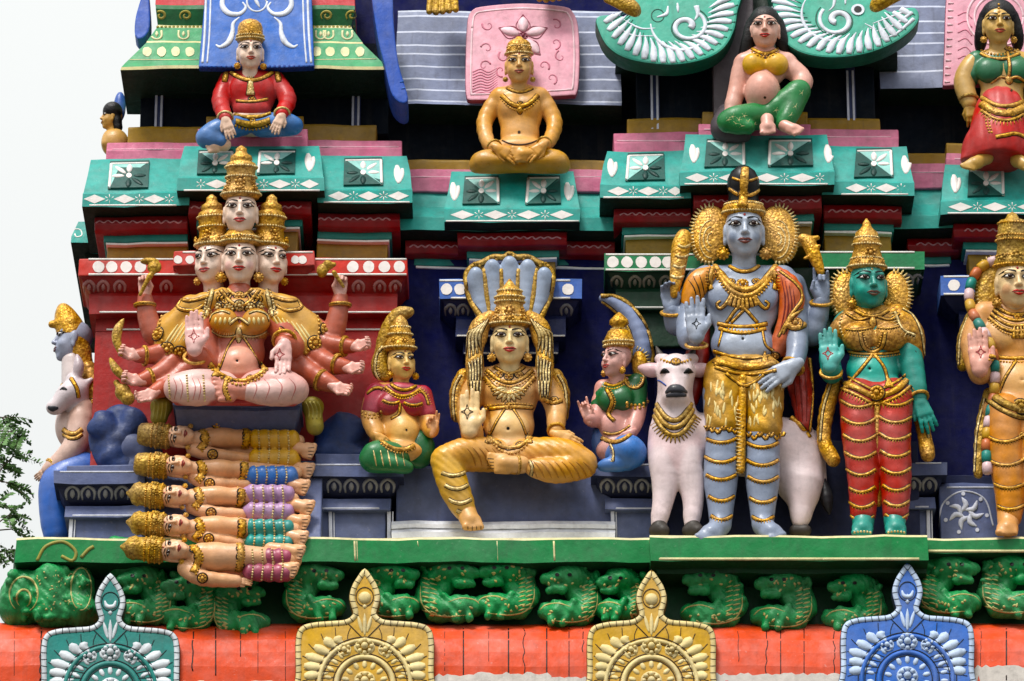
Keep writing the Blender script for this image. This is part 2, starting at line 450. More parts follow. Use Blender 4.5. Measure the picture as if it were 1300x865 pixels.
# ------------------------------------------------------------------ ground
gm = paint('stone_paving', '#544F48', rough=.8, var=.2, dirt=.3, bump=.3, streak=0, bscale=4)
g = MB(); gz = -H/S
g.add([np.array(p, float) for p in ((-6e5, -6e5, gz), (6e5, -6e5, gz), (6e5, 6e5, gz), (-6e5, 6e5, gz))], [(0, 1, 2, 3)], False)
obj('ground', g, gm, None, kind='structure')

# ------------------------------------------------------------------ the tower
TEAL = paint('teal_plaster', '#2C9E94', var=.2, dirt=.35, chip=.12)
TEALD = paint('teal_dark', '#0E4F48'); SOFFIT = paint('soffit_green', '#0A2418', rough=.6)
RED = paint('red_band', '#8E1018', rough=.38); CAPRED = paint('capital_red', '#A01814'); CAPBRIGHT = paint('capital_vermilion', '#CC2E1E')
OCHRE = paint('ochre_plaster', '#96741A', dirt=.45); PINK = paint('pink_plaster', '#CC6E8E', chip=.1)
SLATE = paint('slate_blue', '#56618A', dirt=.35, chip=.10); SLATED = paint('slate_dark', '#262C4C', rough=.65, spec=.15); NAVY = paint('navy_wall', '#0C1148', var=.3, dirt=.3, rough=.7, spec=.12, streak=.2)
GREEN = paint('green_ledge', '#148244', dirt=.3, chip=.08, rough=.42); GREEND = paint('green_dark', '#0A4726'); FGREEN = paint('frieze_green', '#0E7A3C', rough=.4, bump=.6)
ORANGE = paint('orange_plaster', '#D6440E', var=.18, dirt=.25, chip=.15); CREAM = paint('cream_line', '#D9CF9A', dirt=.4)
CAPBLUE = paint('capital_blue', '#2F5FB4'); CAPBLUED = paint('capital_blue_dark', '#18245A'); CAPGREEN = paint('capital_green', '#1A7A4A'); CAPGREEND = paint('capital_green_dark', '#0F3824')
DARK = paint('recess_wall', '#0A1420', var=.3, rough=.7, spec=.12); ROCKBLUE = paint('rock_blue', '#20386E', var=.35, dirt=.45, bump=.8, bscale=22)
LILAC = paint('lilac_white', '#C9CDDD', dirt=.3); PETALGREY = paint('petal_grey', '#8E8F98', dirt=.5)

tower = thing('temple_tower', 'tall temple tower of painted plaster with stacked stepped cornices', 'temple tower', (0, 300, -H/S))
def wob(v):
    x, y, z = v
    return np.array([x+.7*math.sin(z*.071+x*.013+1)+.5*math.sin(y*.09+x*.05), y+.9*math.sin(x*.043+z*.03), z+.9*math.sin(x*.037+y*.02)+.5*math.sin(x*.11+2)])
def bay(name, x0, x1, prof, mat, parent=None, back=-60, exl=1, exr=1, bevel=1.6, mats=None, cut=None):
    """block whose front follows prof = [(py or None to keep the height, depth, side extension), ...] from top to bottom"""
    parent = parent or tower
    nseg = max(2, int((x1-x0)/26)); mb = MB(); z = None; rows = []
    xm = (x0+x1)/2
    for py, d, ex in prof:
        if py is not None: z = P(xm, py, d)[2]
        a, b = PZ(x0-ex*exl, z, d), PZ(x1+ex*exr, z, d)
        row = [np.array([a[0], -back, z])]+[a+(b-a)*i/nseg for i in range(nseg+1)]+[np.array([b[0], -back, z])]
        rows.append([wob(p) for p in row])
    n = nseg+3
    fs, mi = [], []
    for r in range(len(rows)-1):
        for k in range(n):
            k2 = (k+1) % n; fs.append((r*n+k2, r*n+k, (r+1)*n+k, (r+1)*n+k2)); mi.append(0 if cut is None else cut[r])
    fs.append(tuple(range(n))); mi.append(mi[0]); fs.append(tuple((len(rows)-1)*n+k for k in range(n))[::-1]); mi.append(mi[-2])
    mb.add([p for r in rows for p in r], fs, False); mb.m = mi
    o = obj(name, mb, mats or [mat], parent, bevel)
    return o, mb.bvh()
def wavy(parent, x0, x1, y, tg, mat=None):
    m = MB(); pts = []; x = x0; s = 1
    while x < x1: pts.append((x+rng.uniform(-.8, .8), y+s*1.5+rng.uniform(-.5, .5))); x += 5.2; s = -s
    stroke(m, pts, 1.15, tg, .5, 0, 1.8, 5); obj('wavy_line', m, mat or paint('wave_white', '#C98F94', dirt=.2), parent)

# core and the parts of the tower beyond the picture
m = MB()
def blk(x0, x1, y0, y1, d, mb):
    zt, zb = y0, y1; f = -d
    vs_ = [np.array(p, float) for p in ((x0, f, zb), (x1, f, zb), (x1, 900, zb), (x0, 900, zb), (x0, f, zt), (x1, f, zt), (x1, 900, zt), (x0, 900, zt))]
    mb.add(vs_, [(0, 1, 5, 4), (1, 2, 6, 5), (2, 3, 7, 6), (3, 0, 4, 7), (4, 5, 6, 7), (3, 2, 1, 0)], False)
zc = P(650, 900, 100)[2]
blk(-640, 1400, zc, gz, 95, m); obj('tower_base', m, paint('base_stone', '#8C8376'), tower)
m = MB(); blk(-505, 1400, P(650, 330, 0)[2], zc, 0, m); obj('wall', m, NAVY, tower)
m = MB(); blk(-450, 1400, P(650, 60, -40)[2], P(650, 330, 0)[2], -30, m); obj('wall', m, DARK, tower)
m = MB(); blk(-430, 1400, P(650, -120, -60)[2], P(650, 60, -40)[2], -55, m); obj('wall', m, NAVY, tower)
m = MB(); blk(-330, 1300, P(650, -700, -60)[2], P(650, -120, -60)[2], -150, m); obj('tower_top', m, SLATE, tower)

# --- entablature: one block of every stepped bay
def entab(x0, x1, yt, yb, D, exl=1, exr=1, plain=False):
    back = -50
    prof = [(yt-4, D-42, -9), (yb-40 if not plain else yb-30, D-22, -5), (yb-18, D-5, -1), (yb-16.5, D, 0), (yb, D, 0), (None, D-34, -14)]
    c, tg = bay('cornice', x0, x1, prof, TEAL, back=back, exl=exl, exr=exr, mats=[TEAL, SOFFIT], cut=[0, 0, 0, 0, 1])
    z0 = yb+12
    r, tr = bay('red_moulding', x0+17*exl, x1-17*exr, [(yb+11, D-34, 0), (yb+14, D-27, 0), (yb+21, D-24, 0), (yb+30, D-28, 0), (yb+35, D-36, 0)], RED, back=back)
    wavy(r, x0+22*exl+2, x1-22*exr-2, yb+20, [tr])
    bay('teal_fillet', x0+28*exl, x1-28*exr, [(yb+34, D-40, 0), (yb+45.5, D-40, 0)], paint('teal_fillet', '#1F7F74'), back=back)
    bay('white_fillet', x0+31*exl, x1-31*exr, [(yb+45.8, D-38, 0), (yb+48.5, D-38, 0)], WHITE, back=back, bevel=.6)
    bay('ochre_band', x0+33*exl, x1-33*exr, [(yb+48.6, D-46, 0), (yb+78, D-46, 0)], OCHRE, back=back)
    return c, tg
def diamonds(parent, tg, x0, x1, yb, w=38, ph=0.0):
    m = MB(); y = yb-9; x = x0+w/2-ph
    while x < x1:
        a, b = max(x-w*.36, x0+1), min(x+w*.36, x1-1)
        if b-a > 6: decal(m, [(a, y), ((a+b)/2, y-5.6), (b, y), ((a+b)/2, y+5.6)], tg, .5)
        for k in range(6):
            cx = x+w/2; ang = math.pi*(k+.5)/3
            if x0+4 < cx < x1-4: leaf(m, cx+math.cos(ang)*1.5, y+math.sin(ang)*1.2, cx+math.cos(ang)*6, y+math.sin(ang)*6, 1.3, tg, .35, tip=.5)
        x += w
    for sx in (1,):
        stroke(m, [(x0, yb-1.2), (x1, yb-1.2)], 1.3, tg, .4, 0, 12, 5)
    obj('painted_border', m, DOTWHITE, parent)
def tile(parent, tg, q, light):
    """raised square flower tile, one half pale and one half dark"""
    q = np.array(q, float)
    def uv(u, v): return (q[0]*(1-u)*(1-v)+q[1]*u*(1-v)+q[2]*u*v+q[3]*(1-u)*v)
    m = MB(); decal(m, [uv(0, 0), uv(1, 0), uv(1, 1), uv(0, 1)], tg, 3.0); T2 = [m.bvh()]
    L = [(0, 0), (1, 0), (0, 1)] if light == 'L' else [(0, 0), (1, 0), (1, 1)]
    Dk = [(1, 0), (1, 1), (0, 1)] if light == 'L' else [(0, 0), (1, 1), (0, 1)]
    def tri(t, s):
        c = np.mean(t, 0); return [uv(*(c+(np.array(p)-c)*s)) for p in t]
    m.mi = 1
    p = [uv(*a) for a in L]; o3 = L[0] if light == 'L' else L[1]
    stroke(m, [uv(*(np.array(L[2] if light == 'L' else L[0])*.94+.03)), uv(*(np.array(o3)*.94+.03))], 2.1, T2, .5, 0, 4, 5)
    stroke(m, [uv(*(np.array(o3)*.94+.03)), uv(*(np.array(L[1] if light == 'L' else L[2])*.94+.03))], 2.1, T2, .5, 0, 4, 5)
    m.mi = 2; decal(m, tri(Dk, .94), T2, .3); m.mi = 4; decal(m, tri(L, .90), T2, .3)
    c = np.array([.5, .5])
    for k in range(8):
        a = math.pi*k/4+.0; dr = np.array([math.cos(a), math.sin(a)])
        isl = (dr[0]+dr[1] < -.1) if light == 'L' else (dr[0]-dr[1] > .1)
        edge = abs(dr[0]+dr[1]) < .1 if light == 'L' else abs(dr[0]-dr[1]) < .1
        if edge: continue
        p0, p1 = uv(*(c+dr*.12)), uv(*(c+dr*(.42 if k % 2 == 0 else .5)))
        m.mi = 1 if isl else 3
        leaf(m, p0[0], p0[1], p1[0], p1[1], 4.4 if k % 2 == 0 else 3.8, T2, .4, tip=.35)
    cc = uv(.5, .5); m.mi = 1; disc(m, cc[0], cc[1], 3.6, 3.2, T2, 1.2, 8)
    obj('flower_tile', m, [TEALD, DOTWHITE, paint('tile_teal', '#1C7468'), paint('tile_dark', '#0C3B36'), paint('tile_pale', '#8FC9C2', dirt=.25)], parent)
def endleaf(parent, tg, x, y, s):
    m = MB(); leaf(m, x-2, y-12, x, y+11, 6, tg, .3, 0, tip=.3); leaf(m, x+5, y-8, x+1, y+10, 4.5, tg, .3, tip=.3); obj('painted_leaf', m, DOTWHITE, parent)

entab(496, 800, 236, 293, 40, plain=True)
entab(1140, 1240, 232, 290, 42, plain=True)
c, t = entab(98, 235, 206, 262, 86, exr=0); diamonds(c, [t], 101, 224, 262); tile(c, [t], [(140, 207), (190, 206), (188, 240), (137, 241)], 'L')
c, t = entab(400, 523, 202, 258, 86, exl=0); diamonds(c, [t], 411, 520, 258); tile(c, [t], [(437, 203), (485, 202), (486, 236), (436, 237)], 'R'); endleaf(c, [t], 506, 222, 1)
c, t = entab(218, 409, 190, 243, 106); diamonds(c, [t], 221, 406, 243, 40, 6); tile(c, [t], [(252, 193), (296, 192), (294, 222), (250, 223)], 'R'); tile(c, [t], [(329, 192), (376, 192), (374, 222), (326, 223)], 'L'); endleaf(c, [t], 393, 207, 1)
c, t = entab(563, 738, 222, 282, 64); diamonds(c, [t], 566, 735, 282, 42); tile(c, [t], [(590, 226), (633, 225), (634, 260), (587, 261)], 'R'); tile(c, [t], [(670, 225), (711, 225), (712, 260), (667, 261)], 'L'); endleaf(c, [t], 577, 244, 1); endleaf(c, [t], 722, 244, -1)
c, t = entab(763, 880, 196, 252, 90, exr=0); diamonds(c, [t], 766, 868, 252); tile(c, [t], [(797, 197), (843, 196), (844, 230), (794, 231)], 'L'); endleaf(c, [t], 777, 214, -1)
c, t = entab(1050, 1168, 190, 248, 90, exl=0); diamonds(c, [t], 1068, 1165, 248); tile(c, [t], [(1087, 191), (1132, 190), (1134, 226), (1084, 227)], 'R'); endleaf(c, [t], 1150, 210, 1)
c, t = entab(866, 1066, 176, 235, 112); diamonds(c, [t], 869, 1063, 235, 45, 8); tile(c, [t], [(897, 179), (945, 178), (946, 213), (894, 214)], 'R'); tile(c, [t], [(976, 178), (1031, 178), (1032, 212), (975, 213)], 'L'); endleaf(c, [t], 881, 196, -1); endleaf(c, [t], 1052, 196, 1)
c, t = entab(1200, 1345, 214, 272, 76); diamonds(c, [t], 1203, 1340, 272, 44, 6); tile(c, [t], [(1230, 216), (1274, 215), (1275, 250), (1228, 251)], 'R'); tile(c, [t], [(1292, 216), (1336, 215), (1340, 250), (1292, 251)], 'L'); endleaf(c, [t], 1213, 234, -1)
# cornice of the tower's west side, seen end on
m = MB(); c, t = bay('side_cornice', 85, 180, [(281, -70, -8), (300, -62, 0), (308, -60, 0), (None, -90, -10)], TEAL, back=-400, mats=[TEAL, TEAL, SOFFIT], cut=[0, 1, 2])
stroke(m, [(88, 302), (94, 292), (102, 292), (104, 299), (97, 301), (95, 297)], 1.2, [t], .5, 0, 2, 5); obj('painted_scroll', m, DOTWHITE, c)
bay('side_moulding', 96, 180, [(309, -90, 0), (340, -100, -14)], SOFFIT, back=-400)

# --- plinth courses that carry the upper figures: pink step below, ochre step above
def step2(x0, x1, yp0, yp1, yo0, dp, do, ins=0, xo0=None, xo1=None, two=True):
    p, t = bay('pink_step', x0, x1, [(yp0, dp-4, 0), (yp0+(yp1-yp0)*.45, dp-2, 0), (yp0+(yp1-yp0)*.5, dp, 0), (yp1+8, dp, 0)], PINK, back=-50)
    m = MB(); stroke(m, [(x0+2, yp0+(yp1-yp0)*.46), (x1-2, yp0+(yp1-yp0)*.46)], 1.2, [t], .6, 0, 14, 5); obj('pale_line', m, paint('pale_pink', '#E3B3C2', dirt=.3), p)
    bay('ochre_step', xo0 if xo0 is not None else x0+ins, xo1 if xo1 is not None else x1-ins, [(yo0, do, 0), (yo0+3, do+2, 0), (yp0+6, do+2, 0)], OCHRE, back=-50)
step2(126, 250, 181, 200, 161, 42, 28, xo0=153, xo1=253)
step2(380, 508, 178, 197, 158, 42, 28, xo0=378, xo1=474)
step2(243, 386, 164, 185, 148, 62, 46, xo0=254, xo1=380)
step2(508, 780, 215, 236, 203, 12, -4)
step2(781, 896, 168, 192, 150, 46, 30, xo0=800, xo1=896)
step2(1034, 1149, 164, 186, 150, 46, 30, xo0=1032, xo1=1126)
step2(892, 1036, 158, 172, 142, 68, 50, xo0=896, xo1=1032)
step2(1150, 1230, 208, 232, 195, 14, -2)
step2(1210, 1330, 195, 210, 182, 32, 16)

# --- upper storey: dark recess walls of the bays and their pilasters
def upwall(x0, x1, y0, y1, d, p0, p1):
    bay('recess_wall', x0, x1, [(y0, d, 0), (y1, d, 0)], DARK, back=-60)
    for px in (p0, p1):
        bay('pilaster', px-6, px+6, [(y0, d+6, 0), (y1-1, d+6, 0)], paint('pilaster_blue', '#2E3A66'), back=-50)
        for q in (-4, 3): bay('white_strip', px+q-1.2, px+q+1.6, [(y0+6, d+8, 0), (y1-2, d+8, 0)], LILAC, back=d, bevel=.3)
upwall(168, 490, 84, 170, 4, 192, 447)
upwall(812, 1120, 84, 166, 24, 836, 1089)

# --- pillar capitals
def dots(parent, tg, xs, y, rx, ry, mat=None, jit=.05):
    for x in xs:
        m = MB(); disc(m, x, y, rx, ry, tg, .6, 14, jit=jit); obj('painted_dot', m, mat or DOTWHITE, parent)
def lotus(parent, tg, xs, y, w, h, mat):
    for x in xs:
        m = MB(); stroke(m, [(x-w*.9, y+h), (x-w, y-h*.2), (x, y-h), (x+w, y-h*.2), (x+w*.9, y+h)], [1.2, 2.2, 2.4, 2.2, 1.2], tg, .7, 0, 2.5, 5)
        leaf(m, x, y-h*.5, x, y+h*.8, w*.45, tg, .5); obj('lotus_petal', m, mat, parent)
def capital(x0, x1, y, d, mf, md, steps=True, xs=None, pet=None, rx=7.4, bh=22, ins=14, petm=None, ex2=0):
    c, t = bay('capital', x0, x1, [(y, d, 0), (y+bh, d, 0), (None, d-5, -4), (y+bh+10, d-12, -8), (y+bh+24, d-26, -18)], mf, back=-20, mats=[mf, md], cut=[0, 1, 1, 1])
    m = MB(); stroke(m, [(x0+1, y+1.4), (x1-1, y+1.4)], 1.5, [t], .5, 0, 14, 5); stroke(m, [(x0+1, y+bh-1.4), (x1-1, y+bh-1.4)], 1.6, [t], .5, 0, 14, 5); obj('white_edge', m, WHITE, c)
    if xs: dots(c, [t], xs, y+bh*.5, rx, rx*.98)
    if pet: lotus(c, [t], pet, y+bh+14, 6.5, 7, petm or PETALGREY)
    if steps:
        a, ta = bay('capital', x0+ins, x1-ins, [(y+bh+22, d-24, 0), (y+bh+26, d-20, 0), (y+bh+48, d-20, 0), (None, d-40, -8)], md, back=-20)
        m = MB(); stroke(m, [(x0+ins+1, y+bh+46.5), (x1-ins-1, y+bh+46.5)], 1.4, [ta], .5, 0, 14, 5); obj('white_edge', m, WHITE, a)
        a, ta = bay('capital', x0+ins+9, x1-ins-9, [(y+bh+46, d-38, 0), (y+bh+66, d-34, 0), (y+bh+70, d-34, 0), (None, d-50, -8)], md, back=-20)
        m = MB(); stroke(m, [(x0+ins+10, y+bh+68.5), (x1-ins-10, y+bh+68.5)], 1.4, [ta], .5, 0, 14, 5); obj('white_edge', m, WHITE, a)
capital(97, 517, 328, 72, CAPBRIGHT, CAPRED, xs=[107, 125, 142, 160, 178, 448, 468, 488, 507], pet=[113, 131, 152, 211, 455, 482, 502], petm=paint('petal_rose', '#C78A8A', dirt=.4))
c, t = bay('capital', 216, 398, [(319, 86, 0), (338, 86, 0), (None, 80, -4), (352, 70, -10)], CAPBRIGHT, back=-10, mats=[CAPBRIGHT, CAPRED], cut=[0, 1, 1])
dots(c, [t], [226, 241, 375, 384], 330, 5.5, 5.2); m = MB(); stroke(m, [(217, 320.5), (397, 320.5)], 1.4, [t], .5, 0, 14, 5); obj('white_edge', m, WHITE, c)
bay('pillar', 120, 495, [(420, 38, 0), (600, 38, 0)], CAPRED, back=-20)
capital(557, 740, 355, 62, CAPBLUE, CAPBLUED, xs=[567, 584, 721], pet=[572, 588, 719], ins=22, bh=25)
bay('pillar', 594, 702, [(440, 14, 0), (600, 14, 0)], NAVY, back=-20)
capital(768, 1000, 322, 72, CAPGREEN, CAPGREEND, xs=[778, 796, 814, 832, 848], pet=[783, 806, 824, 845], petm=paint('petal_olive', '#8C8878', dirt=.5))
capital(1040, 1177, 319, 76, CAPGREEN, CAPGREEND, pet=[1133, 1152, 1165], bh=23, steps=False, petm=PETALGREY)
bay('capital', 1050, 1155, [(380, 66, 0), (392, 60, 0), (None, 40, -8)], CAPGREEN, back=-20)
bay('capital_core', 800, 1150, [(340, 40, 0), (440, 40, 0)], CAPGREEND, back=-20)
bay('pillar', 830, 1150, [(438, 34, 0), (690, 34, 0)], NAVY, back=-20)
capital(1197, 1330, 350, 58, CAPBLUE, CAPBLUED, xs=[1211], bh=25, ins=22)
# --- slate pedestals along the foot of the wall
def pedestal(x0, x1, y, d, petals, shaft, name='pedestal', exl=1, exr=1):
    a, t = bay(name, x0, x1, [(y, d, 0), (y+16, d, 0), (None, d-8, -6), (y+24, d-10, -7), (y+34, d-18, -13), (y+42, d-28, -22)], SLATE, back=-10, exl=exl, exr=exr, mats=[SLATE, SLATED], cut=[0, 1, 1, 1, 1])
    m = MB(); stroke(m, [(x0+1, y+1.2), (x1-1, y+1.2)], 1.2, [t], .5, 0, 14, 5); obj('white_edge', m, LILAC, a)
    lotus(a, [t], petals, y+28, 8, 8.5, PETALGREY)
    s, t = bay('pedestal_step', x0+16*exl, x1-16*exr, [(y+44, d-20, 0), (y+58, d-14, 0), (None, d-34, -6)], SLATE, back=-10)
    m = MB(); stroke(m, [(x0+17*exl, y+56.5), (x1-17*exr, y+56.5)], 1.5, [t], .5, 0, 14, 5); obj('white_edge', m, LILAC, s)
    bay('pedestal_shaft', x0+22*exl, x1-22*exr, [(y+58, d-24, 0), (y+98, d-24, 0)], SLATE, back=-10)
    for sx in shaft:
        m = MB(); bay('white_strip', sx, sx+4.5, [(y+60, d-20, 0), (y+97, d-20, 0)], LILAC, back=d-30, bevel=.4); bay('white_strip', sx+6, sx+7.6, [(y+60, d-21.5, 0), (y+97, d-21.5, 0)], LILAC, back=d-30, bevel=.4)
pedestal(75, 190, 598, 70, [92, 112, 134, 155, 175], [97], exr=0)
bay('pedestal_top', 92, 190, [(590, 58, 0), (602, 58, 0)], SLATE, back=-10)
pedestal(400, 514, 589, 72, [424, 446, 470, 492], [421, 494], exl=0)
bay('pedestal_top', 402, 500, [(576, 58, 0), (592, 58, 0)], SLATE, back=-10)
pedestal(750, 845, 589, 72, [771, 793, 815, 836], [773], exr=0)
pedestal(1145, 1196, 587, 62, [1160, 1180], [1168], exl=0)
bay('slate_backing', 190, 412, [(585, 52, 0), (660, 94, 0), (706, 112, 0)], SLATE, back=-10)
bay('seat', 505, 772, [(592, 40, 0), (596, 44, 0), (664, 44, 0)], SLATE, back=-10)
bay('seat_moulding', 500, 778, [(662, 52, 0), (666, 58, 0), (671, 58, 0), (672, 54, 0), (676, 62, 0), (684, 62, 0)], paint('moulding_white', '#E2E5EE', dirt=.3), back=-10)
bay('slate_backing', 838, 1160, [(560, 40, 0), (690, 44, 0)], SLATED, back=-10)
sc_, tsc = bay('scroll_slab', 1186, 1330, [(614, 34, 0), (618, 38, 0), (686, 40, 0)], SLATE, back=-10)
m = MB(); stroke(m, [(1188, 619), (1328, 619)], 1.4, [tsc], .5, 0, 14, 5)
for a0 in range(7):
    a = 2*math.pi*a0/7; cx, cy = 1226, 652
    leaf(m, cx+math.cos(a)*6, cy+math.sin(a)*5, cx+math.cos(a+.9)*23, cy+math.sin(a+.9)*21, 3.8, [tsc], .4, .3); disc(m, cx+math.cos(a+1.0)*27, cy+math.sin(a+1.0)*25, 2.6, 2.6, [tsc], .8, 8)
stroke(m, [(1192, 672), (1197, 640), (1222, 624), (1250, 634), (1261, 668)], 1.2, [tsc], .5, 0, 3, 5)
obj('painted_scroll', m, LILAC, sc_)
bay('slab_top', 1190, 1330, [(604, 20, 0), (616, 20, 0)], SLATED, back=-10)

# --- green ledge
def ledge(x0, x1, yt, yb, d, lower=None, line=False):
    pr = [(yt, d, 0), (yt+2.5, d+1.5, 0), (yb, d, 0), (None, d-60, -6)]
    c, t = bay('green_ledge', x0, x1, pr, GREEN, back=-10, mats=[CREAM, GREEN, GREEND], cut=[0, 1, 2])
    m = MB()
    if line: stroke(m, [(x0+1, yb-2), (x1-1, yb-2)], 2.0, [t], .5, 0, 14, 5)
    obj('cream_line', m, CREAM, c); return c, t
c, t = ledge(31, 824, 683, 714, 116)
m = MB()
for x, w in ((450, 1.4), (453, .7), (703, 1.3), (631, .7), (530, .5)): stroke(m, [(x, 687), (x+1, 712 if w > .6 else 694)], w, [t], .4, 0, 6, 5)
obj('paint_drip', m, CREAM, c)
m = MB(); stroke(m, [(47, 712), (58, 694), (80, 688), (96, 700), (92, 712), (78, 706)], 2.2, [t], .6, 0, 3, 6); stroke(m, [(103, 708), (112, 698), (119, 694)], 2.4, [t], .6, 0, 3, 6); obj('painted_scroll', m, paint('olive_gold', '#8F8A3A', dirt=.4), c)
ledge(822, 1168, 680, 712, 136, line=True); ledge(1160, 1340, 683, 702, 116, line=True)
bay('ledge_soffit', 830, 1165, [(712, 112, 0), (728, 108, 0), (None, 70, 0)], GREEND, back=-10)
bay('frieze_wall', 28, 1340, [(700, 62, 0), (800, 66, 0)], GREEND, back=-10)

# --- orange roll moulding at the bottom
cor, tcor = bay('orange_moulding', 6, 1345, [(792, 62, 0), (795, 84, 0), (801, 100, 0), (812, 113, 0), (828, 121, 0), (846, 125, 0), (900, 126, 0), (960, 118, 0)], ORANGE, back=-10, bevel=0)
m = MB(); x = 18
while x < 1330:
    j = rng.uniform(-3, 3); w = rng.choice((.5, .8, 1.1)); wig = rng.choice((0, 0, 1.6))
    pts = [(x+j+rng.uniform(-wig, wig), yy) for yy in range(798, 870, 6)]
    if rng.random() < .35: pts = pts[:rng.randint(6, 11)]
    m = MB(); stroke(m, pts, w, [tcor], .35, 0, 4, 4); x += rng.choice((19, 27, 31, 36)); obj('joint_line', m, paint('joint_black', '#2A1512', dirt=0), cor)
m = MB()                                                     # lower band where the orange coat gives way to whitewash
for (xa, xb, yy) in ((228, 380, 862), (552, 605, 853), (596, 700, 851), (690, 748, 857), (905, 1070, 852), (1236, 1345, 842)):
    n = int((xb-xa)/5); top = [(xa+(xb-xa)*i/n, yy+4+rng.uniform(-2, 2)+(0 if 0 < i < n else 3)) for i in range(n+1)]
    m = MB()
    for i in range(n): decal(m, [top[i], top[i+1], (top[i+1][0], 905), (top[i][0], 905)], [tcor], .5)
    obj('whitewash_band', m, paint('whitewash', '#D2CAC2', var=.2, dirt=.35, chip=.1), cor)
# ------------------------------------------------------------------ plates with carved ornament
def plate(name, poly, d0, d1, thick, mats, parent, smooth=True, step=6, bevel=2.0, rim=None):
    """slab with a free outline; depth runs from d0 at its top to d1 at its foot; mats = face, side"""
    q = cat(poly, step, True)[0][:-1] if smooth else np.array(poly, float)
    if smooth and np.linalg.norm(q[0]-q[-1]) < step*.4: q = q[:-1]
    y0, y1 = q[:, 1].min(), q[:, 1].max()
    f = [P(x, y, d0+(d1-d0)*(y-y0)/(y1-y0)) for x, y in q]; n = len(f)
    area = sum(q[i][0]*q[(i+1) % n][1]-q[(i+1) % n][0]*q[i][1] for i in range(n))
    if area > 0: f = f[::-1]; q = q[::-1]
    b = [p+np.array([0, thick, 0]) for p in f]
    mb = MB(); mb.add(f+b, [tuple(range(n)), tuple(range(2*n-1, n-1, -1))]+[(i, i+n, (i+1) % n+n, (i+1) % n) for i in range(n)], False)
    mb.m = [0, 1]+[1]*n
    return obj(name, mb, mats, parent, bevel), [mb.bvh()], q
def inset(q, k):
    q = np.asarray(q, float); n = len(q); T = np.roll(q, -1, 0)-np.roll(q, 1, 0); T /= np.linalg.norm(T, axis=1)[:, None]+1e-9
    N = np.stack([T[:, 1], -T[:, 0]], 1)
    a = q+N*k; c = q.mean(0)
    return a if np.linalg.norm(a-c, axis=1).mean() < np.linalg.norm(q-c, axis=1).mean() else q-N*k
def spiral(cx, cy, r0, r1, a0, turns, sq=1.0, n=26):
    return [(cx+(r0+(r1-r0)*t)*math.cos(a0+turns*2*math.pi*t), cy+sq*(r0+(r1-r0)*t)*math.sin(a0+turns*2*math.pi*t)) for t in np.linspace(0, 1, n)]

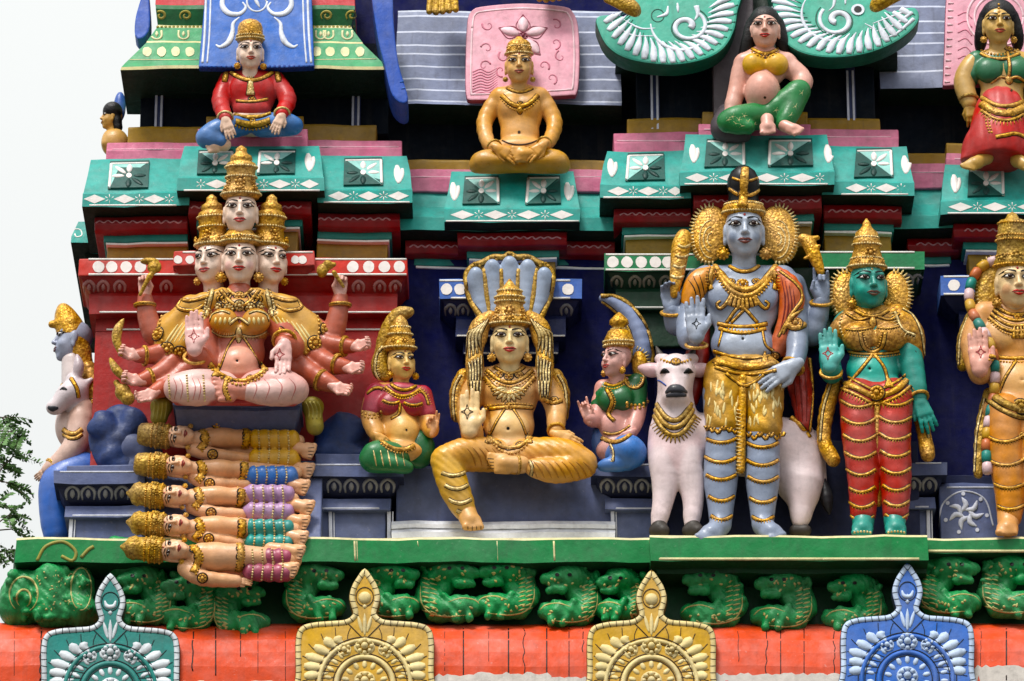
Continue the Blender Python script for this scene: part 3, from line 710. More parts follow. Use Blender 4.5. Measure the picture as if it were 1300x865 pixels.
# --- the four arched plaques standing on the orange moulding
def nasi(cx, hw, yt, yf, face, side, pale, dark, label, variant=0):
    t = thing('arched_plaque', label, 'plaque', P(cx, 900, 128))
    F_ = [(0, yf), (11, yf+13), (17, yf+24), (20, yf+38), (16, yf+54), (15, yt-8), (24, yt-1), (44, yt+1), (hw-22, yt+3), (hw-6, yt+9), (hw, yt+26), (hw, yt+70), (hw+1, 930)]
    poly = [(cx+a, b) for a, b in F_]+[(cx-a, b) for a, b in F_[:0:-1]]
    o, tg, q = plate('slab', poly, 128, 136, 16, [face, side], t, step=5)
    out = [p for p in cat(poly, 4, True)[0]]
    ins = inset(q, 4.0); keep = [p for p in ins if p[1] < 925]
    # notched rim: a pale lip cut by short dark joints
    mr = MB(); s0 = min(range(len(ins)), key=lambda i: -ins[i][1]+(0 if ins[i][0] < cx else 500))
    rimp = [ins[(s0+i) % len(ins)] for i in range(len(ins))]; rimp = [p for p in rimp if p[1] < 915]
    stroke(mr, rimp, 3.6, tg, .38, 0, 4, 6); rimo = obj('rim', mr, pale, t); tr = tg+[mr.bvh()]
    mj = MB(); rs, _ = cat(rimp, 8.5)
    T = np.gradient(rs, axis=0); T /= np.linalg.norm(T, axis=1)[:, None]+1e-9
    for p, tt in zip(rs, T):
        j = rng.uniform(-.25, .25); nx, ny = -tt[1]+j*tt[0], tt[0]+j*tt[1]
        stroke(mj, [(p[0]-nx*3.8, p[1]-ny*3.8), (p[0]+nx*3.8, p[1]+ny*3.8)], .55, tr, .8, .1, 1.6, 4)
    obj('rim_joint', mj, dark, rimo, kind='stuff')
    # arch rings
    cy = yt+82; m = MB()
    for r, w in ((58, 2.6), (36, 3.2)): stroke(m, [(cx+r*math.cos(a), cy-r*math.sin(a)*.96) for a in np.linspace(-.6, math.pi+.6, 24)], w, tg, .8, 0, 3, 6)
    obj('arch_ring', m, pale if variant == 1 else face, t)
    m = MB()
    for r in (62.5, 54, 40.5, 31.5): stroke(m, [(cx+r*math.cos(a), cy-r*math.sin(a)*.96) for a in np.linspace(-.6, math.pi+.6, 24)], .8, tg, .8, .2, 3, 4)
    sh = [(cx-24, yt+2), (cx-8, yt+18), (cx, yt+26)]; stroke(m, sh, .8, tg, .8, .2, 3, 4); stroke(m, [(2*cx-a, b) for a, b in sh], .8, tg, .8, .2, 3, 4)
    stroke(m, [(cx+11*math.cos(a), yf+37+12*math.sin(a)) for a in np.linspace(0, 2*math.pi, 18)], .8, tg, .8, .2, 2, 4)
    NL = 6
    for sgn in (-1, 1):
        for k in range(NL+1):
            a = math.radians(92-k*17); c0 = (cx+sgn*(20+k*3), yt+34+k*6.5)
            rr = 56 if k < 5 else 42
            ex, ey = min(abs(c0[0]-cx)+math.cos(a)*rr, hw-9), max(c0[1]-math.sin(a)*rr*.62, yt+10)
            stroke(m, [c0, (cx+sgn*(abs(c0[0]-cx)*.35+ex*.65+3), ey*.55+c0[1]*.45), (cx+sgn*ex, ey)], .65, tg, .8, .1, 2.5, 4)
    obj('carved_line', m, dark, t)
    for r0, n, w in ((47, 17, 3.0), (25, 9, 3.6)):
        for k in range(n):
            a = math.pi*(k+.5)/n*1.24-.37
            if r0 == 47 and abs(a-math.pi/2) < .2: continue
            m = MB(); leaf(m, cx+(r0-4.5)*math.cos(a), cy-(r0-4.5)*math.sin(a), cx+(r0+4.5)*math.cos(a), cy-(r0+4.5)*math.sin(a), w, tg, .34, tip=.6); obj('bead_petal', m, pale, t)
    for sgn in (-1, 1):
        for k in range(NL):
            a = math.radians(86-k*17); bx, by = cx+sgn*(26+k*4), yt+30+k*7.5
            ln = 36 if k else 24
            ex, ey = min(abs(bx-cx)+math.cos(a)*ln+8, hw-11), max(by-math.sin(a)*ln*.55+4, yt+12)
            m = MB(); stroke(m, [(bx, by), ((bx+cx+sgn*ex)/2+sgn*2, (by+ey)/2+1), (cx+sgn*ex, ey)], [.8, 2.2, 4.2, 6.6, 6.8, 3], tg, .2, 0, 2.5, 6); obj('carved_leaf', m, pale, t)
        m = MB(); leaf(m, cx+sgn*3, yt+16, cx+sgn*9, yt-6, 2.6, tg, .5); obj('carved_leaf', m, pale, t)
    m = MB(); leaf(m, cx, yt+20, cx, yt-8, 2.8, tg, .5); obj('carved_leaf', m, pale, t)
    for dx, dy, r in ((0, 34, 11), (-26, 38, 8), (26, 38, 8)):
        m = MB(); rosette(m, cx+dx, yt+dy, r, tg, 8 if dx == 0 else 5); obj('rosette', m, pale, t)
    m = MB(); rosette(m, cx, cy-4, 12, tg, 8); obj('rosette', m, pale, t)
    m = MB(); h = hit(cx, yf+38, tg)
    if variant == 1: m.ball(h[0], 8, 10, 6, (1, .5, 1))
    else: stroke(m, [(cx-7, yf+36), (cx-4, yf+43), (cx+4, yf+43), (cx+7, yf+36)], [1, 3, 3, 1], tg, .6, 0, 2, 6)
    obj('boss', m, pale, t)
    m = MB(); leaf(m, cx, yt-14, cx, yt-20, 3, tg, .5); leaf(m, cx, yt-24, cx, yt-27, 3, tg, .5); obj('carved_leaf', m, pale, t)
PT = paint('plaque_teal', '#1F7F78'); PG = paint('plaque_gold', '#C79A26', rough=.42, metal=.12); PBL = paint('plaque_blue', '#2E66BE'); PP = paint('plaque_pink', '#DE9DAE')
PW = paint('plaque_white', '#C9D0D6', dirt=.45); PGP = paint('plaque_pale_gold', '#DEC98A', dirt=.4)
LD = paint('line_dark', '#0C1A22', dirt=0, bump=0); LB = paint('line_brown', '#3A2408', dirt=0, bump=0)
nasi(140, 88, 795, 727, PT, paint('plaque_edge', '#1E2A26'), PW, LD, 'teal arched plaque with white leaves below the corner lion carving')
nasi(463, 88, 787, 721, PG, paint('plaque_edge_gold', '#6A4E12'), PGP, LB, 'gold arched plaque below the five reclining figures and slate pedestal', 1)
nasi(827, 82, 787, 723, PG, paint('plaque_edge_gold', '#6A4E12'), PGP, LB, 'gold arched plaque below the white cow', 1)
nasi(1152, 85, 781, 714, PBL, paint('plaque_edge_blue', '#16233E'), paint('plaque_pale_blue', '#B4C8E4', dirt=.4), LD, 'blue arched plaque with pale leaves below the green goddess')

# --- green lion carvings along the frieze
YG = paint('yali_green', '#16904A', rough=.36, var=.35, dirt=.35, bump=.9, bscale=26)
YD = paint('yali_dab', '#B9B268', rough=.5, dirt=.3)
def yali(cx, cy, f, s, label, seed):
    r = random.Random(seed); t = thing('lion_carving', label, 'carving', P(cx, cy+36, 64), 'green lion carvings of the frieze')
    s *= 1.13; b = Sc('#11793B', 1.7, 5, 74); J = lambda a: a+r.uniform(-2.5, 2.5)
    X = lambda a: cx+f*a*s
    b.c((X(-24), cy-20*s, 8, 9), (X(J(-27)), cy+8*s, 10, 12*s)); b.c((X(J(-27)), cy+8*s, 10, 12*s), (X(-16), cy+20*s, 14, 13*s))
    b.c((X(-16), cy+20*s, 14, 13*s), (X(J(8)), cy+20*s, 17, 14*s)); b.c((X(8), cy+20*s, 17, 14*s), (X(J(24)), cy+17*s, 12, 10*s))
    b.e(X(J(-3)), cy-21*s, 16, 21*s, 14*s, 18); b.c((X(10), cy-21*s, 26, 8*s), (X(24), cy-19*s, 26, 6.5*s)); b.c((X(6), cy-8*s, 24, 6*s), (X(20), cy-7*s, 24, 4.5*s), 2); b.c((X(12), cy-13*s, 40, 4), (X(30), cy-12.5*s, 40, 3), 2, sub=True); b.e(X(-14), cy-26*s, 14, 8, 7, 10); b.e(X(8), cy-29*s, 14, 7, 6, 9)
    b.c((X(-5), cy-6*s, 10, 9*s), (X(-16), cy+8*s, 12, 10*s)); b.e(X(20), cy-14*s, 26, 5, 3, 5, k=2); b.e(X(4), cy-20*s, 26, 4, 3, 4, k=2)
    for _ in range(26):                                   # curls of the mane and brow
        u, w_ = (r.uniform(-34, -18), r.uniform(-28, 14)) if r.random() < .6 else (r.uniform(-22, 16), r.uniform(-34, -20))
        b.e(X(u), cy+w_*s, r.uniform(14, 22), r.uniform(3.5, 6), r.uniform(3, 5), r.uniform(4, 7), k=1.5)
    b.c((X(-8), cy+6*s, 26, 5), (X(4), cy+30*s, 28, 5), 2); b.c((X(14), cy+8*s, 22, 5), (X(18), cy+30*s, 26, 5), 2); ph = r.uniform(0, 9)
    b.post = lambda F, X_, Y_, Z_: F+.8*np.sin(X_*.33+ph+Z_*.11)*np.sin(Z_*.29+ph)+.5*np.sin(X_*.7+Z_*.5+Y_*.6)
    o, bv = solid('body', b.mesh(back=60), YG, t); tg = [bv]
    m = MB()
    for k in range(8):
        yy = cy-14*s+k*5*s; stroke(m, [(X(-32), yy), (X(-24), yy+3+r.uniform(-1, 1))], [.6, 1.5, .5], tg, .5, 0, 2, 5); stroke(m, [(X(-24), yy+1), (X(-16), yy+4+r.uniform(-1, 1))], [.5, 1.3, .4], tg, .5, 0, 2, 5)
    stroke(m, [(X(-34), cy-6), (X(-33), cy+14), (X(-24), cy+28), (X(-6), cy+33), (X(16), cy+31)], [.4, 1.4, 1.2, 1.4, .3], tg, .5, 0, 3, 5)
    for k in range(r.randint(16, 24)):
        x, y = X(r.uniform(-24, 22)), cy+r.choice((-1, 1))*r.uniform(10, 27)*s; a = r.uniform(0, 3); ln = r.uniform(2.5, 6)
        stroke(m, [(x, y), (x+ln*math.cos(a), y+ln*math.sin(a))], [.6, 2.1, .8], tg, .35, 0, 1.5, 5)
    stroke(m, [(X(-4), cy+12*s), (X(10), cy+8*s), (X(24), cy+10*s), (X(31), cy+16*s)], [.4, 1.3, 1.5, .5], tg, .5, 0, 3, 5)
    obj('gilding', m, YD, o, kind='stuff')
    for ex in (-3, 11): m = MB(); disc(m, X(ex), cy-24*s, 2.8, 2.3, tg, .8, 8); obj('eye', m, BLACK, o)
YL = [(180, 757, -1, .95, 'green lion carving beside the teal plaque finial, under the lowest reclining head'), (236, 765, -1, .95, 'green lion carving under the lowest reclining figure\'s arm'), (306, 772, 1, .9, 'low green lion carving under the maroon striped skirt'),
      (402, 752, 1, 1.0, 'green lion carving between the reclining feet and a gold plaque'), (500, 750, 1, .95, 'green lion carving half hidden by the gold plaque below the slate pedestal'), (574, 750, 1, 1.05, 'green lion carving with pale mane below the seated deity\'s lowered foot'),
      (640, 748, -1, 1.0, 'green lion carving nose to nose with its pale-maned neighbour, below the slate seat'), (720, 757, -1, 1.0, 'green lion carving with gilt face spots under the seat\'s end'), (785, 757, -1, .85, 'green lion carving tucked beside the gold plaque under the cow'),
      (902, 759, -1, 1.05, 'green lion carving under the blue-grey deity\'s feet, beside the gold plaque'), (992, 763, -1, 1.0, 'green lion carving in the shade of the ledge below the cow\'s tail'), (1082, 766, -1, .95, 'green lion carving beside the blue plaque, under the green goddess'),
      (1208, 745, 1, 1.05, 'green lion carving with gilt spots below the scroll-painted slab'), (1288, 745, 1, 1.05, 'green lion carving below the deity in the yellow banded trousers')]
for i, a in enumerate(YL): yali(*a, seed=i+3)
# the big lion at the corner
t = thing('corner_lion', 'large green lion carving curling round the tower\'s corner', 'carving', P(60, 795, 70))
b = Sc('#11793B', 1.9, 9, 66)
b.e(28, 765, 4, 29, 34, 40); b.e(66, 757, 22, 27, 38, 30); b.e(64, 735, 30, 20, 16, 26); b.e(102, 750, 18, 17, 34, 24); b.e(100, 775, 26, 24, 16, 22); b.c((62, 775, 30, 18), (110, 782, 20, 13)); b.e(150, 705, 20, 26, 22, 18); b.e(175, 725, 12, 34, 18, 20); b.e(30, 745, 12, 18, 16, 30)
rr_ = random.Random(2)
for _ in range(60): b.e(rr_.uniform(10, 115), rr_.uniform(724, 785), rr_.uniform(28, 44), rr_.uniform(4, 7), rr_.uniform(4, 7), rr_.uniform(5, 8), k=2)
b.post = lambda F, X_, Y_, Z_: F+.9*np.sin(X_*.3+Z_*.17)*np.sin(Z_*.27)+.6*np.sin(X_*.8+Z_*.55+Y_*.5)
o, bv = solid('body', b.mesh(back=10), YG, t); tg = [bv]; m = MB(); r = random.Random(5)
for c in ((30, 755, 18), (30, 760, 9)): stroke(m, [(c[0]+c[2]*math.cos(a), c[1]+c[2]*1.25*math.sin(a)) for a in np.linspace(2.2, 7.4, 14)], [.5, 1.7, 1.7, .6], tg, .5, 0, 2, 5)
stroke(m, [(103+13*math.cos(a), 748+27*math.sin(a)) for a in np.linspace(2, 8, 16)], [.6, 1.5, 1.5, .6], tg, .5, 0, 2, 5)
for k in range(70):
    x, y = r.uniform(45, 115), r.uniform(722, 775); a = r.uniform(0, 3); ln = r.uniform(1.5, 4); stroke(m, [(x, y), (x+ln*math.cos(a), y+ln*math.sin(a))], [.4, 1.3, .4], tg, .5, 0, 1.5, 5)
obj('gilding', m, YD, o, kind='stuff')

# ------------------------------------------------------------------ eaves of the upper storey
EG = paint('eave_green', '#3F9C66', dirt=.3); EGD = paint('eave_green_dark', '#1C6A3C', dirt=.5); ERED = paint('eave_red', '#B4202A')
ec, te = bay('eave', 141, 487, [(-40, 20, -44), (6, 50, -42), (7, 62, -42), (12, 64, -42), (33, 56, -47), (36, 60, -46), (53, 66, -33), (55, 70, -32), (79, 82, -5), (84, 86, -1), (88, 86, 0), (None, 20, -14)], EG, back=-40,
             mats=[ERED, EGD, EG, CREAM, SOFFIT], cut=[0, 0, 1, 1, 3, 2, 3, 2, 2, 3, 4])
m = MB()
dots(ec, [te], (168, 187, 205, 223, 241, 402, 419, 438, 457, 475), 66, 5.8, 6.2, paint('eave_cream', '#D8D6A4', dirt=.3), .08)
for x in (199, 233, 407, 417, 441, 468):
    stroke(m, [(x-6, 39), (x-6, 47), (x, 50), (x+6, 47), (x+6, 39)], 1.7, [te], .6, 0, 2.5, 5); leaf(m, x, 40, x, 47, 2.5, [te], .5)
stroke(m, [(152, 76), (252, 76)], 1.0, [te], .5, 0, 12, 5); stroke(m, [(398, 76), (478, 75)], 1.0, [te], .5, 0, 12, 5)
obj('painted_motif', m, paint('eave_cream', '#D8D6A4', dirt=.3), ec, kind='stuff')
m = MB()
for x in (204, 236, 415, 447, 470): stroke(m, spiral(x, 20, 8, 2, 2.4, 1.3, .85), [1.0, 2.0, 1.4], [te], .7, 0, 2, 5)
for x0, x1 in ((190, 256), (398, 474)): beads(m, [(x0, 34.5), (x1, 34.5)], 2.0, [te], 5)
obj('carved_scroll', m, paint('eave_gold', '#A89A3C', dirt=.4), ec)
tb = thing('scroll_plaque', 'blue plaque with white scrolls on the green eave behind the red-shirted man', 'plaque', P(325, 85, 112))
o, tg, q = plate('slab', [(262, -30), (395, -30), (397, 30), (399, 84), (360, 86), (300, 86), (252, 85), (257, 30)], 70, 98, 14, [PBL, paint('plaque_blue_side', '#1C3F94')], tb, smooth=False)
def swirl(par, tg, pts, w, mat, dmat=None, name='scroll'):
    m = MB(); stroke(m, pts, w, tg, .5, 0, 2.2, 6); obj(name, m, mat, par)
PWB = paint('scroll_white', '#D8DEEA', dirt=.3)
for s in (-1, 1):
    cx = 326
    swirl(tb, tg, [(cx+s*a, b) for a, b in ((40, -12), (44, 6), (36, 17), (22, 18), (14, 10), (18, 3))], [1.5, 3.4, 4.4, 4.2, 2.6, 1], PWB)
    swirl(tb, tg, [(cx+s*a, b) for a, b in ((22, 22), (30, 30), (31, 42), (36, 54), (46, 60), (52, 57))], [.8, 2.4, 3.2, 4.4, 3.6, 1.2], PWB)
    swirl(tb, tg, [(cx+s*a, b) for a, b in ((58, -20), (60, 40), (63, 80))], [1.3, 1.3, 1.3], PWB, name='border_line'); swirl(tb, tg, [(cx+s*a, b) for a, b in ((64, -20), (66, 40), (69, 80))], [1.7, 1.7, 1.7], PWB, name='border_line')
swirl(tb, tg, spiral(326, 2, 13, 12, 0, 1.0), [1.5, 1.5], PWB); swirl(tb, tg, [(322, -4), (330, 10)], [.6, 3, .6], PWB)
m = MB(); fringe(m, [(256, 84), (398, 83)], 5, 1.6, tg, 6, dflt=97, down=(0, 1)); obj('notched_edge', m, paint('plaque_blue_side', '#1C3F94'), tb)
t1 = thing('flank_plaque', 'dark blue plaque edge flaring down the eave beside the grey roof', 'plaque', P(500, 125, 100))
o, tg, q = plate('slab', [(472, -20), (496, -20), (500, 30), (506, 80), (518, 124), (510, 131), (497, 119), (488, 84), (478, 40)], 92, 108, 60, [paint('flank_blue', '#2350B0'), paint('plaque_blue_side', '#1C3F94')], t1)
m = MB(); fringe(m, [(500, 10), (504, 60), (514, 112)], 5, 1.4, tg, 8, 1); obj('notched_edge', m, PBL, t1)
t1 = thing('flank_plaque', 'blue plaque edge against the sky at the green eave\'s end', 'plaque', P(180, 48, 40))
plate('slab', [(186, -20), (175, 10), (171, 30), (172, 47), (180, 49), (190, 36), (190, 5)], 30, 50, 30, [paint('flank_blue', '#2350B0'), PBL], t1)
# grey roofs
RG = paint('roof_grey', '#8089A6', dirt=.5, streak=.4); RGL = paint('roof_grey_pale', '#B9BFD0', dirt=.4)
def roof(x0, x1, ys, d0, d1):
    pr = []; n = len(ys)
    for i, y in enumerate(ys):
        d = d0+(d1-d0)*i/(n-1); pr += [(y, d, 0), (y+2, d+4, 0)] if i < n-1 else [(y, d+4, 0), (None, d-50, 0)]
    cut = [1 if k % 2 == 0 else 0 for k in range(len(pr)-2)]+[2]
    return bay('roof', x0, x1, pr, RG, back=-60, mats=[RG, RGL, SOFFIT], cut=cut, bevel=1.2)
roof(500, 792, [14, 20, 40, 57, 68, 84, 100, 114, 128, 133], -30, 22)
roof(1128, 1345, [-12, 8, 27, 42, 55, 70, 90, 112], -26, 16)
# pink flower plaque
tp = thing('flower_plaque', 'pink plaque with a carved flower on the grey roof behind the golden yogi', 'plaque', P(664, 128, 60))
poly = [(593, 30), (598, 14), (612, 8), (664, 4), (716, 8), (728, 16), (734, 34), (736, 75), (733, 116), (722, 121), (664, 124), (604, 127), (592, 122), (591, 75)]
o, tg, q = plate('slab', poly, 12, 44, 12, [PP, paint('plaque_pink_side', '#A8485E')], tp)
PL = paint('pink_pale', '#EBC3CC', dirt=.3); PDK = paint('pink_line', '#8E3C4E', dirt=.1)
m = MB(); rp = inset(q, 7); stroke(m, list(rp)+[rp[0]], 1.6, tg, .6, 0, 4, 5); obj('border_line', m, PL, tp)
m = MB(); fr = inset(q, 2.5); fringe(m, list(fr)+[fr[0]], 3.5, .8, tg, 7, 1); obj('notched_edge', m, PL, tp)
for a in (-90, -25, 205, 50, 130): 
    a = math.radians(a); m = MB(); leaf(m, 664+6*math.cos(a), 46+6*math.sin(a), 664+31*math.cos(a), 48+26*math.sin(a), 8, tg, .4, tip=.25); obj('petal', m, PL, tp)
    m = MB(); c_ = [(664+5*math.cos(a), 46+5*math.sin(a))]
    for sg in (-1, 1): stroke(m, [(664+5*math.cos(a), 47+5*math.sin(a)), (664+19*math.cos(a+sg*.5), 48+17*math.sin(a+sg*.5)), (664+34*math.cos(a), 48+29*math.sin(a))], .8, tg, .8, .3, 2.5, 4)
    obj('petal_outline', m, PDK, tp)
m = MB(); rosette(m, 664, 46, 6, tg, 6); obj('flower_heart', m, PDK, tp)
m = MB()
for (x, y, s) in ((620, 32, 1), (706, 32, -1), (618, 62, -1), (640, 72, 1), (712, 72, 1), (636, 90, -1), (700, 100, 1), (705, 55, 1), (690, 84, 1), (615, 84, 1)):
    stroke(m, spiral(x, y, 1, 8, rng.uniform(0, 6), s*.9), [.6, 1.1, 1.4], tg, .7, 0, 2, 5)
for k in range(9): stroke(m, [(600, 92+k*3.6), (610, 88+k*3.7), (620, 92+k*3.3), (632, 86+k*3)], [1, 1.2, .3], tg, .7, 0, 2.5, 4)
obj('carved_line', m, paint('pink_mid', '#C67388', dirt=.2), tp)
tp = thing('flower_plaque', 'pink plaque with carved rings on the roof behind the dancer in red skirt', 'plaque', P(1260, 108, 50))
poly = [(1203, -30), (1340, -30), (1340, 60), (1330, 104), (1260, 106), (1197, 109), (1199, 60), (1200, 20)]
o, tg, q = plate('slab', poly, 12, 40, 12, [PP, paint('plaque_pink_side', '#A8485E')], tp, smooth=False)
m = MB()
for r_ in (40, 31, 22): stroke(m, [(1268+r_*math.cos(a), 22+r_*.9*math.sin(a)) for a in np.linspace(0, 6.3, 40)], 1.8, tg, .7, 0, 3, 5)
obj('carved_ring', m, PL, tp)
m = MB(); fringe(m, [(1204, -5), (1202, 50), (1199, 104)], 7, 2.2, tg, 9, -1); fringe(m, [(1212, 102), (1330, 98)], 5, 1.6, tg, 8, -1); obj('notched_edge', m, PL, tp)
m = MB()
for k in range(7): stroke(m, [(1216, 20+k*11), (1226, 16+k*11), (1234, 24+k*11)], 1.0, tg, .7, 0, 2.5, 4)
obj('carved_line', m, paint('pink_mid', '#C67388', dirt=.2), tp)
# teal scroll plaques and the dark stone between them
bay('eave', 786, 1152, [(-40, 40, -20), (55, 60, -8), (66, 64, 0), (None, 20, 0)], SOFFIT, back=-40)
bay('stone_post', 912, 966, [(-40, 66, 0), (80, 70, 0), (160, 66, 0)], paint('dark_stone', '#4A4248', dirt=.4, streak=.4), back=-20)
ST = paint('scroll_teal', '#3AA890', dirt=.25); STS = paint('scroll_teal_side', '#0F5A48')
def scrollplaque(cx, s, outline, label, rim, eye):
    t = thing('scroll_plaque', label, 'plaque', P(cx, 80, 100))
    o, tg, q = plate('slab', outline, 74, 104, 34, [ST, STS], t, step=5, bevel=3)
    for k, (x0, y0, x1, y1) in enumerate(rim):
        m = MB(); stroke(m, [(x0, y0), ((x0+x1)/2+s*2, (y0+y1)/2-2), (x1, y1)], [.6, 2.4, 4.4, 5.4, 3.6], tg, .32, 0, 2.5, 6); obj('feather', m, PWB, t)
        m = MB(); stroke(m, [(x0+4, y0+1), ((x0+x1)/2+5, (y0+y1)/2+1), (x1+5, y1)], .7, tg, .7, .2, 2.5, 4); obj('carved_line', m, STS, t)
    return t, tg
def rimf(c, a0, a1, n, rin, rout, sx=1.0, sy=1.0, sw=.0):
    out = []
    for k in range(n):
        a = math.radians(a0+(a1-a0)*k/(n-1)); b = a+sw
        out.append((c[0]+rin*sx*math.cos(b), c[1]+rin*sy*math.sin(b), c[0]+rout*sx*math.cos(a), c[1]+rout*sy*math.sin(a)))
    return out
t, tg = scrollplaque(850, 1, [(757, 22), (761, 42), (772, 60), (792, 73), (822, 80), (858, 82), (892, 76), (916, 64), (930, 44), (936, 18), (936, -40), (800, -40), (800, 16), (778, 18)],
    'teal feathered scroll plaque beside the golden claw', rimf((848, 8), -10, 172, 22, 52, 84, 1.0, .86, .22), None)
for k, (pts, w) in enumerate(((spiral(872, 34, 5, 26, .5, -1.25, .8), [5, 3.4, 3, 2.6]), (spiral(868, 30, 34, 42, .3, .45, .9), [1, 2.6, 3, 1]), ([(834, 22), (846, 18), (848, 8)], [1, 3, 1]), ([(884, 8), (886, 18), (882, 26)], [4, 3, 1]), ([(860, 4), (861, 16)], [1, 2.4, .8]), ([(775, 26), (800, 44), (832, 46)], [.6, 1.6, .6]), ([(790, 24), (812, 36), (832, 36)], [.6, 2, .6]))):
    swirl(t, tg, pts, w, PWB)
swirl(t, tg, spiral(835, 20, 8, 8, 0, 1.0), [.9, .9], STS, name='carved_ring'); swirl(t, tg, spiral(872, 34, 9, 31, .5, -1.25, .8), [.8, 1.2, 1], STS, name='carved_line')
t, tg = scrollplaque(1070, -1, [(984, -40), (984, 20), (990, 44), (1004, 60), (1028, 70), (1062, 73), (1100, 68), (1132, 56), (1156, 40), (1167, 24), (1163, 10), (1148, 10), (1128, 14), (1118, -2), (1110, -40)],
    'teal feathered scroll plaque with a round white eye, beside the red-skirted dancer', rimf((1070, 0), 8, 188, 22, 54, 86, 1.05, .8, -.22), None)
for k, (pts, w) in enumerate(((spiral(1063, 26, 4, 24, 2.0, 1.3, .85), [5, 4, 3, 2.4]), (spiral(1060, 20, 36, 44, 1.2, .4, .85), [.8, 2.2, 2.6, .8]), ([(1060, -4), (1058, 8), (1052, 14)], [3, 2, .6]), ([(1074, -8), (1073, 6)], [2.6, 1]), ([(1098, 30), (1112, 38), (1104, 36)], [.6, 1.5, .5]), ([(1112, 40), (1135, 32), (1158, 16)], [.6, 1.8, 3]), ([(1108, 30), (1130, 22), (1150, 14)], [.6, 1.6, 2.4]), ([(1112, 50), (1136, 44), (1160, 24)], [.6, 1.8, 3]))):
    swirl(t, tg, pts, w, PWB)
m = MB(); disc(m, 1089, 13, 8.5, 7, tg, 1.5, 16); obj('eye_white', m, PWB, t); m = MB(); disc(m, 1089, 13, 5, 4.2, tg, 2.0, 12); obj('pupil', m, BLACK, t)
swirl(t, tg, spiral(1063, 26, 8, 29, 2.0, 1.3, .85), [.8, 1.2, 1], STS, name='carved_line')
# golden claws and feet of the figures on the storey above
def claw(x, y, label, kind):
    t = thing('golden_claw' if kind else 'golden_toes', label, 'carving', P(x, y+10, 60)); b = Sc('#B0882A', 1.2, 3, 0)
    if kind:
        d = 140; s = kind
        b.sm([(x-s*28, y-24, d, 8), (x-s*8, y-8, d, 10), (x+s*12, y+6, d+4, 9), (x+s*18, y+12, d, 5)]); b.c((x-s*20, y-4, d+2, 4), (x+s*16, y+14, d+5, 4))
    else:
        for k in range(5): b.c((x-14+k*7, y-20, 34, 5), (x-17+k*8.4, y+10-abs(k-1)*1.2, 44, 4.2), k=1.5)
        b.e(x, y-22, 30, 18, 14, 14)
    solid('body', b.mesh(), OLDGOLD, t)
claw(562, 6, 'golden toes at the edge of the storey above the grey roof', 0); claw(702, -10, 'tips of golden toes above the pink flower plaque', 0)
claw(790, 4, 'golden claw hooked over the teal scroll plaque', 1); claw(1128, -2, 'golden claw behind the eyed teal scroll plaque', -1)

# ------------------------------------------------------------------ tree at the tower's side
def tree():
    t = thing('leafy_tree', 'tree with fine feathery leaves against the pale sky', 'tree', (-1560, 700, gz))
    m = MB(); base = np.array([-1560., 700, gz])
    top = np.array([-1490., 660, 120.]); q = np.array([base+(top-base)*s+np.array([40*math.sin(3*s), 20*math.sin(5*s), 0]) for s in np.linspace(0, 1, 14)])
    m.tube(q, np.linspace(75, 22, 14), None, 1, 10)
    lf = MB(); r = random.Random(11); twigs = []
    def branch(a, b, ra, rb, sag=0):
        pts = np.array([a+(b-a)*s+np.array([0, 0, sag*4*s*(1-s)]) for s in np.linspace(0, 1, 7)]); m.tube(pts, np.linspace(ra, rb, 7), None, 1, 6); return pts
    def frond(a, dr, ln):
        dr = dr/np.linalg.norm(dr); side = np.cross(dr, (0, 0, 1.)); side /= np.linalg.norm(side)+1e-9
        pts = np.array([a+dr*ln*s+np.array([0, 0, -ln*.28*s*s]) for s in np.linspace(0, 1, 5)]); m.tube(pts, np.linspace(.6, .25, 5), None, 1, 4)
        n = int(ln/4.6)
        for k in range(n):
            s = .12+.88*k/n; c = a+dr*ln*s+np.array([0, 0, -ln*.28*s*s])
            for g_ in (-1, 1):
                L = r.uniform(8, 12); d2 = side*g_+dr*.45+np.array([0, 0, r.uniform(-.5, .15)]); d2 /= np.linalg.norm(d2); w = np.cross(d2, (r.uniform(-.4, .4), -1., r.uniform(-.3, .6))); w /= np.linalg.norm(w); w *= L*.26
                lf.add([c, c+d2*L*.5+w, c+d2*L, c+d2*L*.5-w], [(0, 1, 2, 3)], False)
    tips = [P(x, y, -660) for x, y in ((12, 548), (16, 580), (6, 612), (10, 655), (4, 700), (14, 672), (2, 530), (-6, 640), (-20, 570), (-20, 690), (3, 590), (0, 560))]
    for k in range(34): tips.append(top+np.array([r.uniform(-560, 330), r.uniform(-300, 420), r.uniform(-520, 420)]))
    for i, b in enumerate(tips):
        a = q[r.randint(9, 13)]; pts = branch(a, b, 7, .9, 25)
        for k in range(13 if i < 12 else 9):
            p = pts[r.randint(4, 6)] if k else pts[-1]
            d = b-a; d /= np.linalg.norm(d); frond(p, d*.7+np.array([r.uniform(-.9, .9), r.uniform(-.9, .9), r.uniform(-.7, .3)]), r.uniform(26, 44))
    obj('trunk', m, paint('bark', '#5A4A3A', rough=.8), t)
    obj('crown', lf, paint('leaf_green', '#5E8A44', rough=.5, var=.35, dirt=0, bump=0, streak=0), t)
tree()
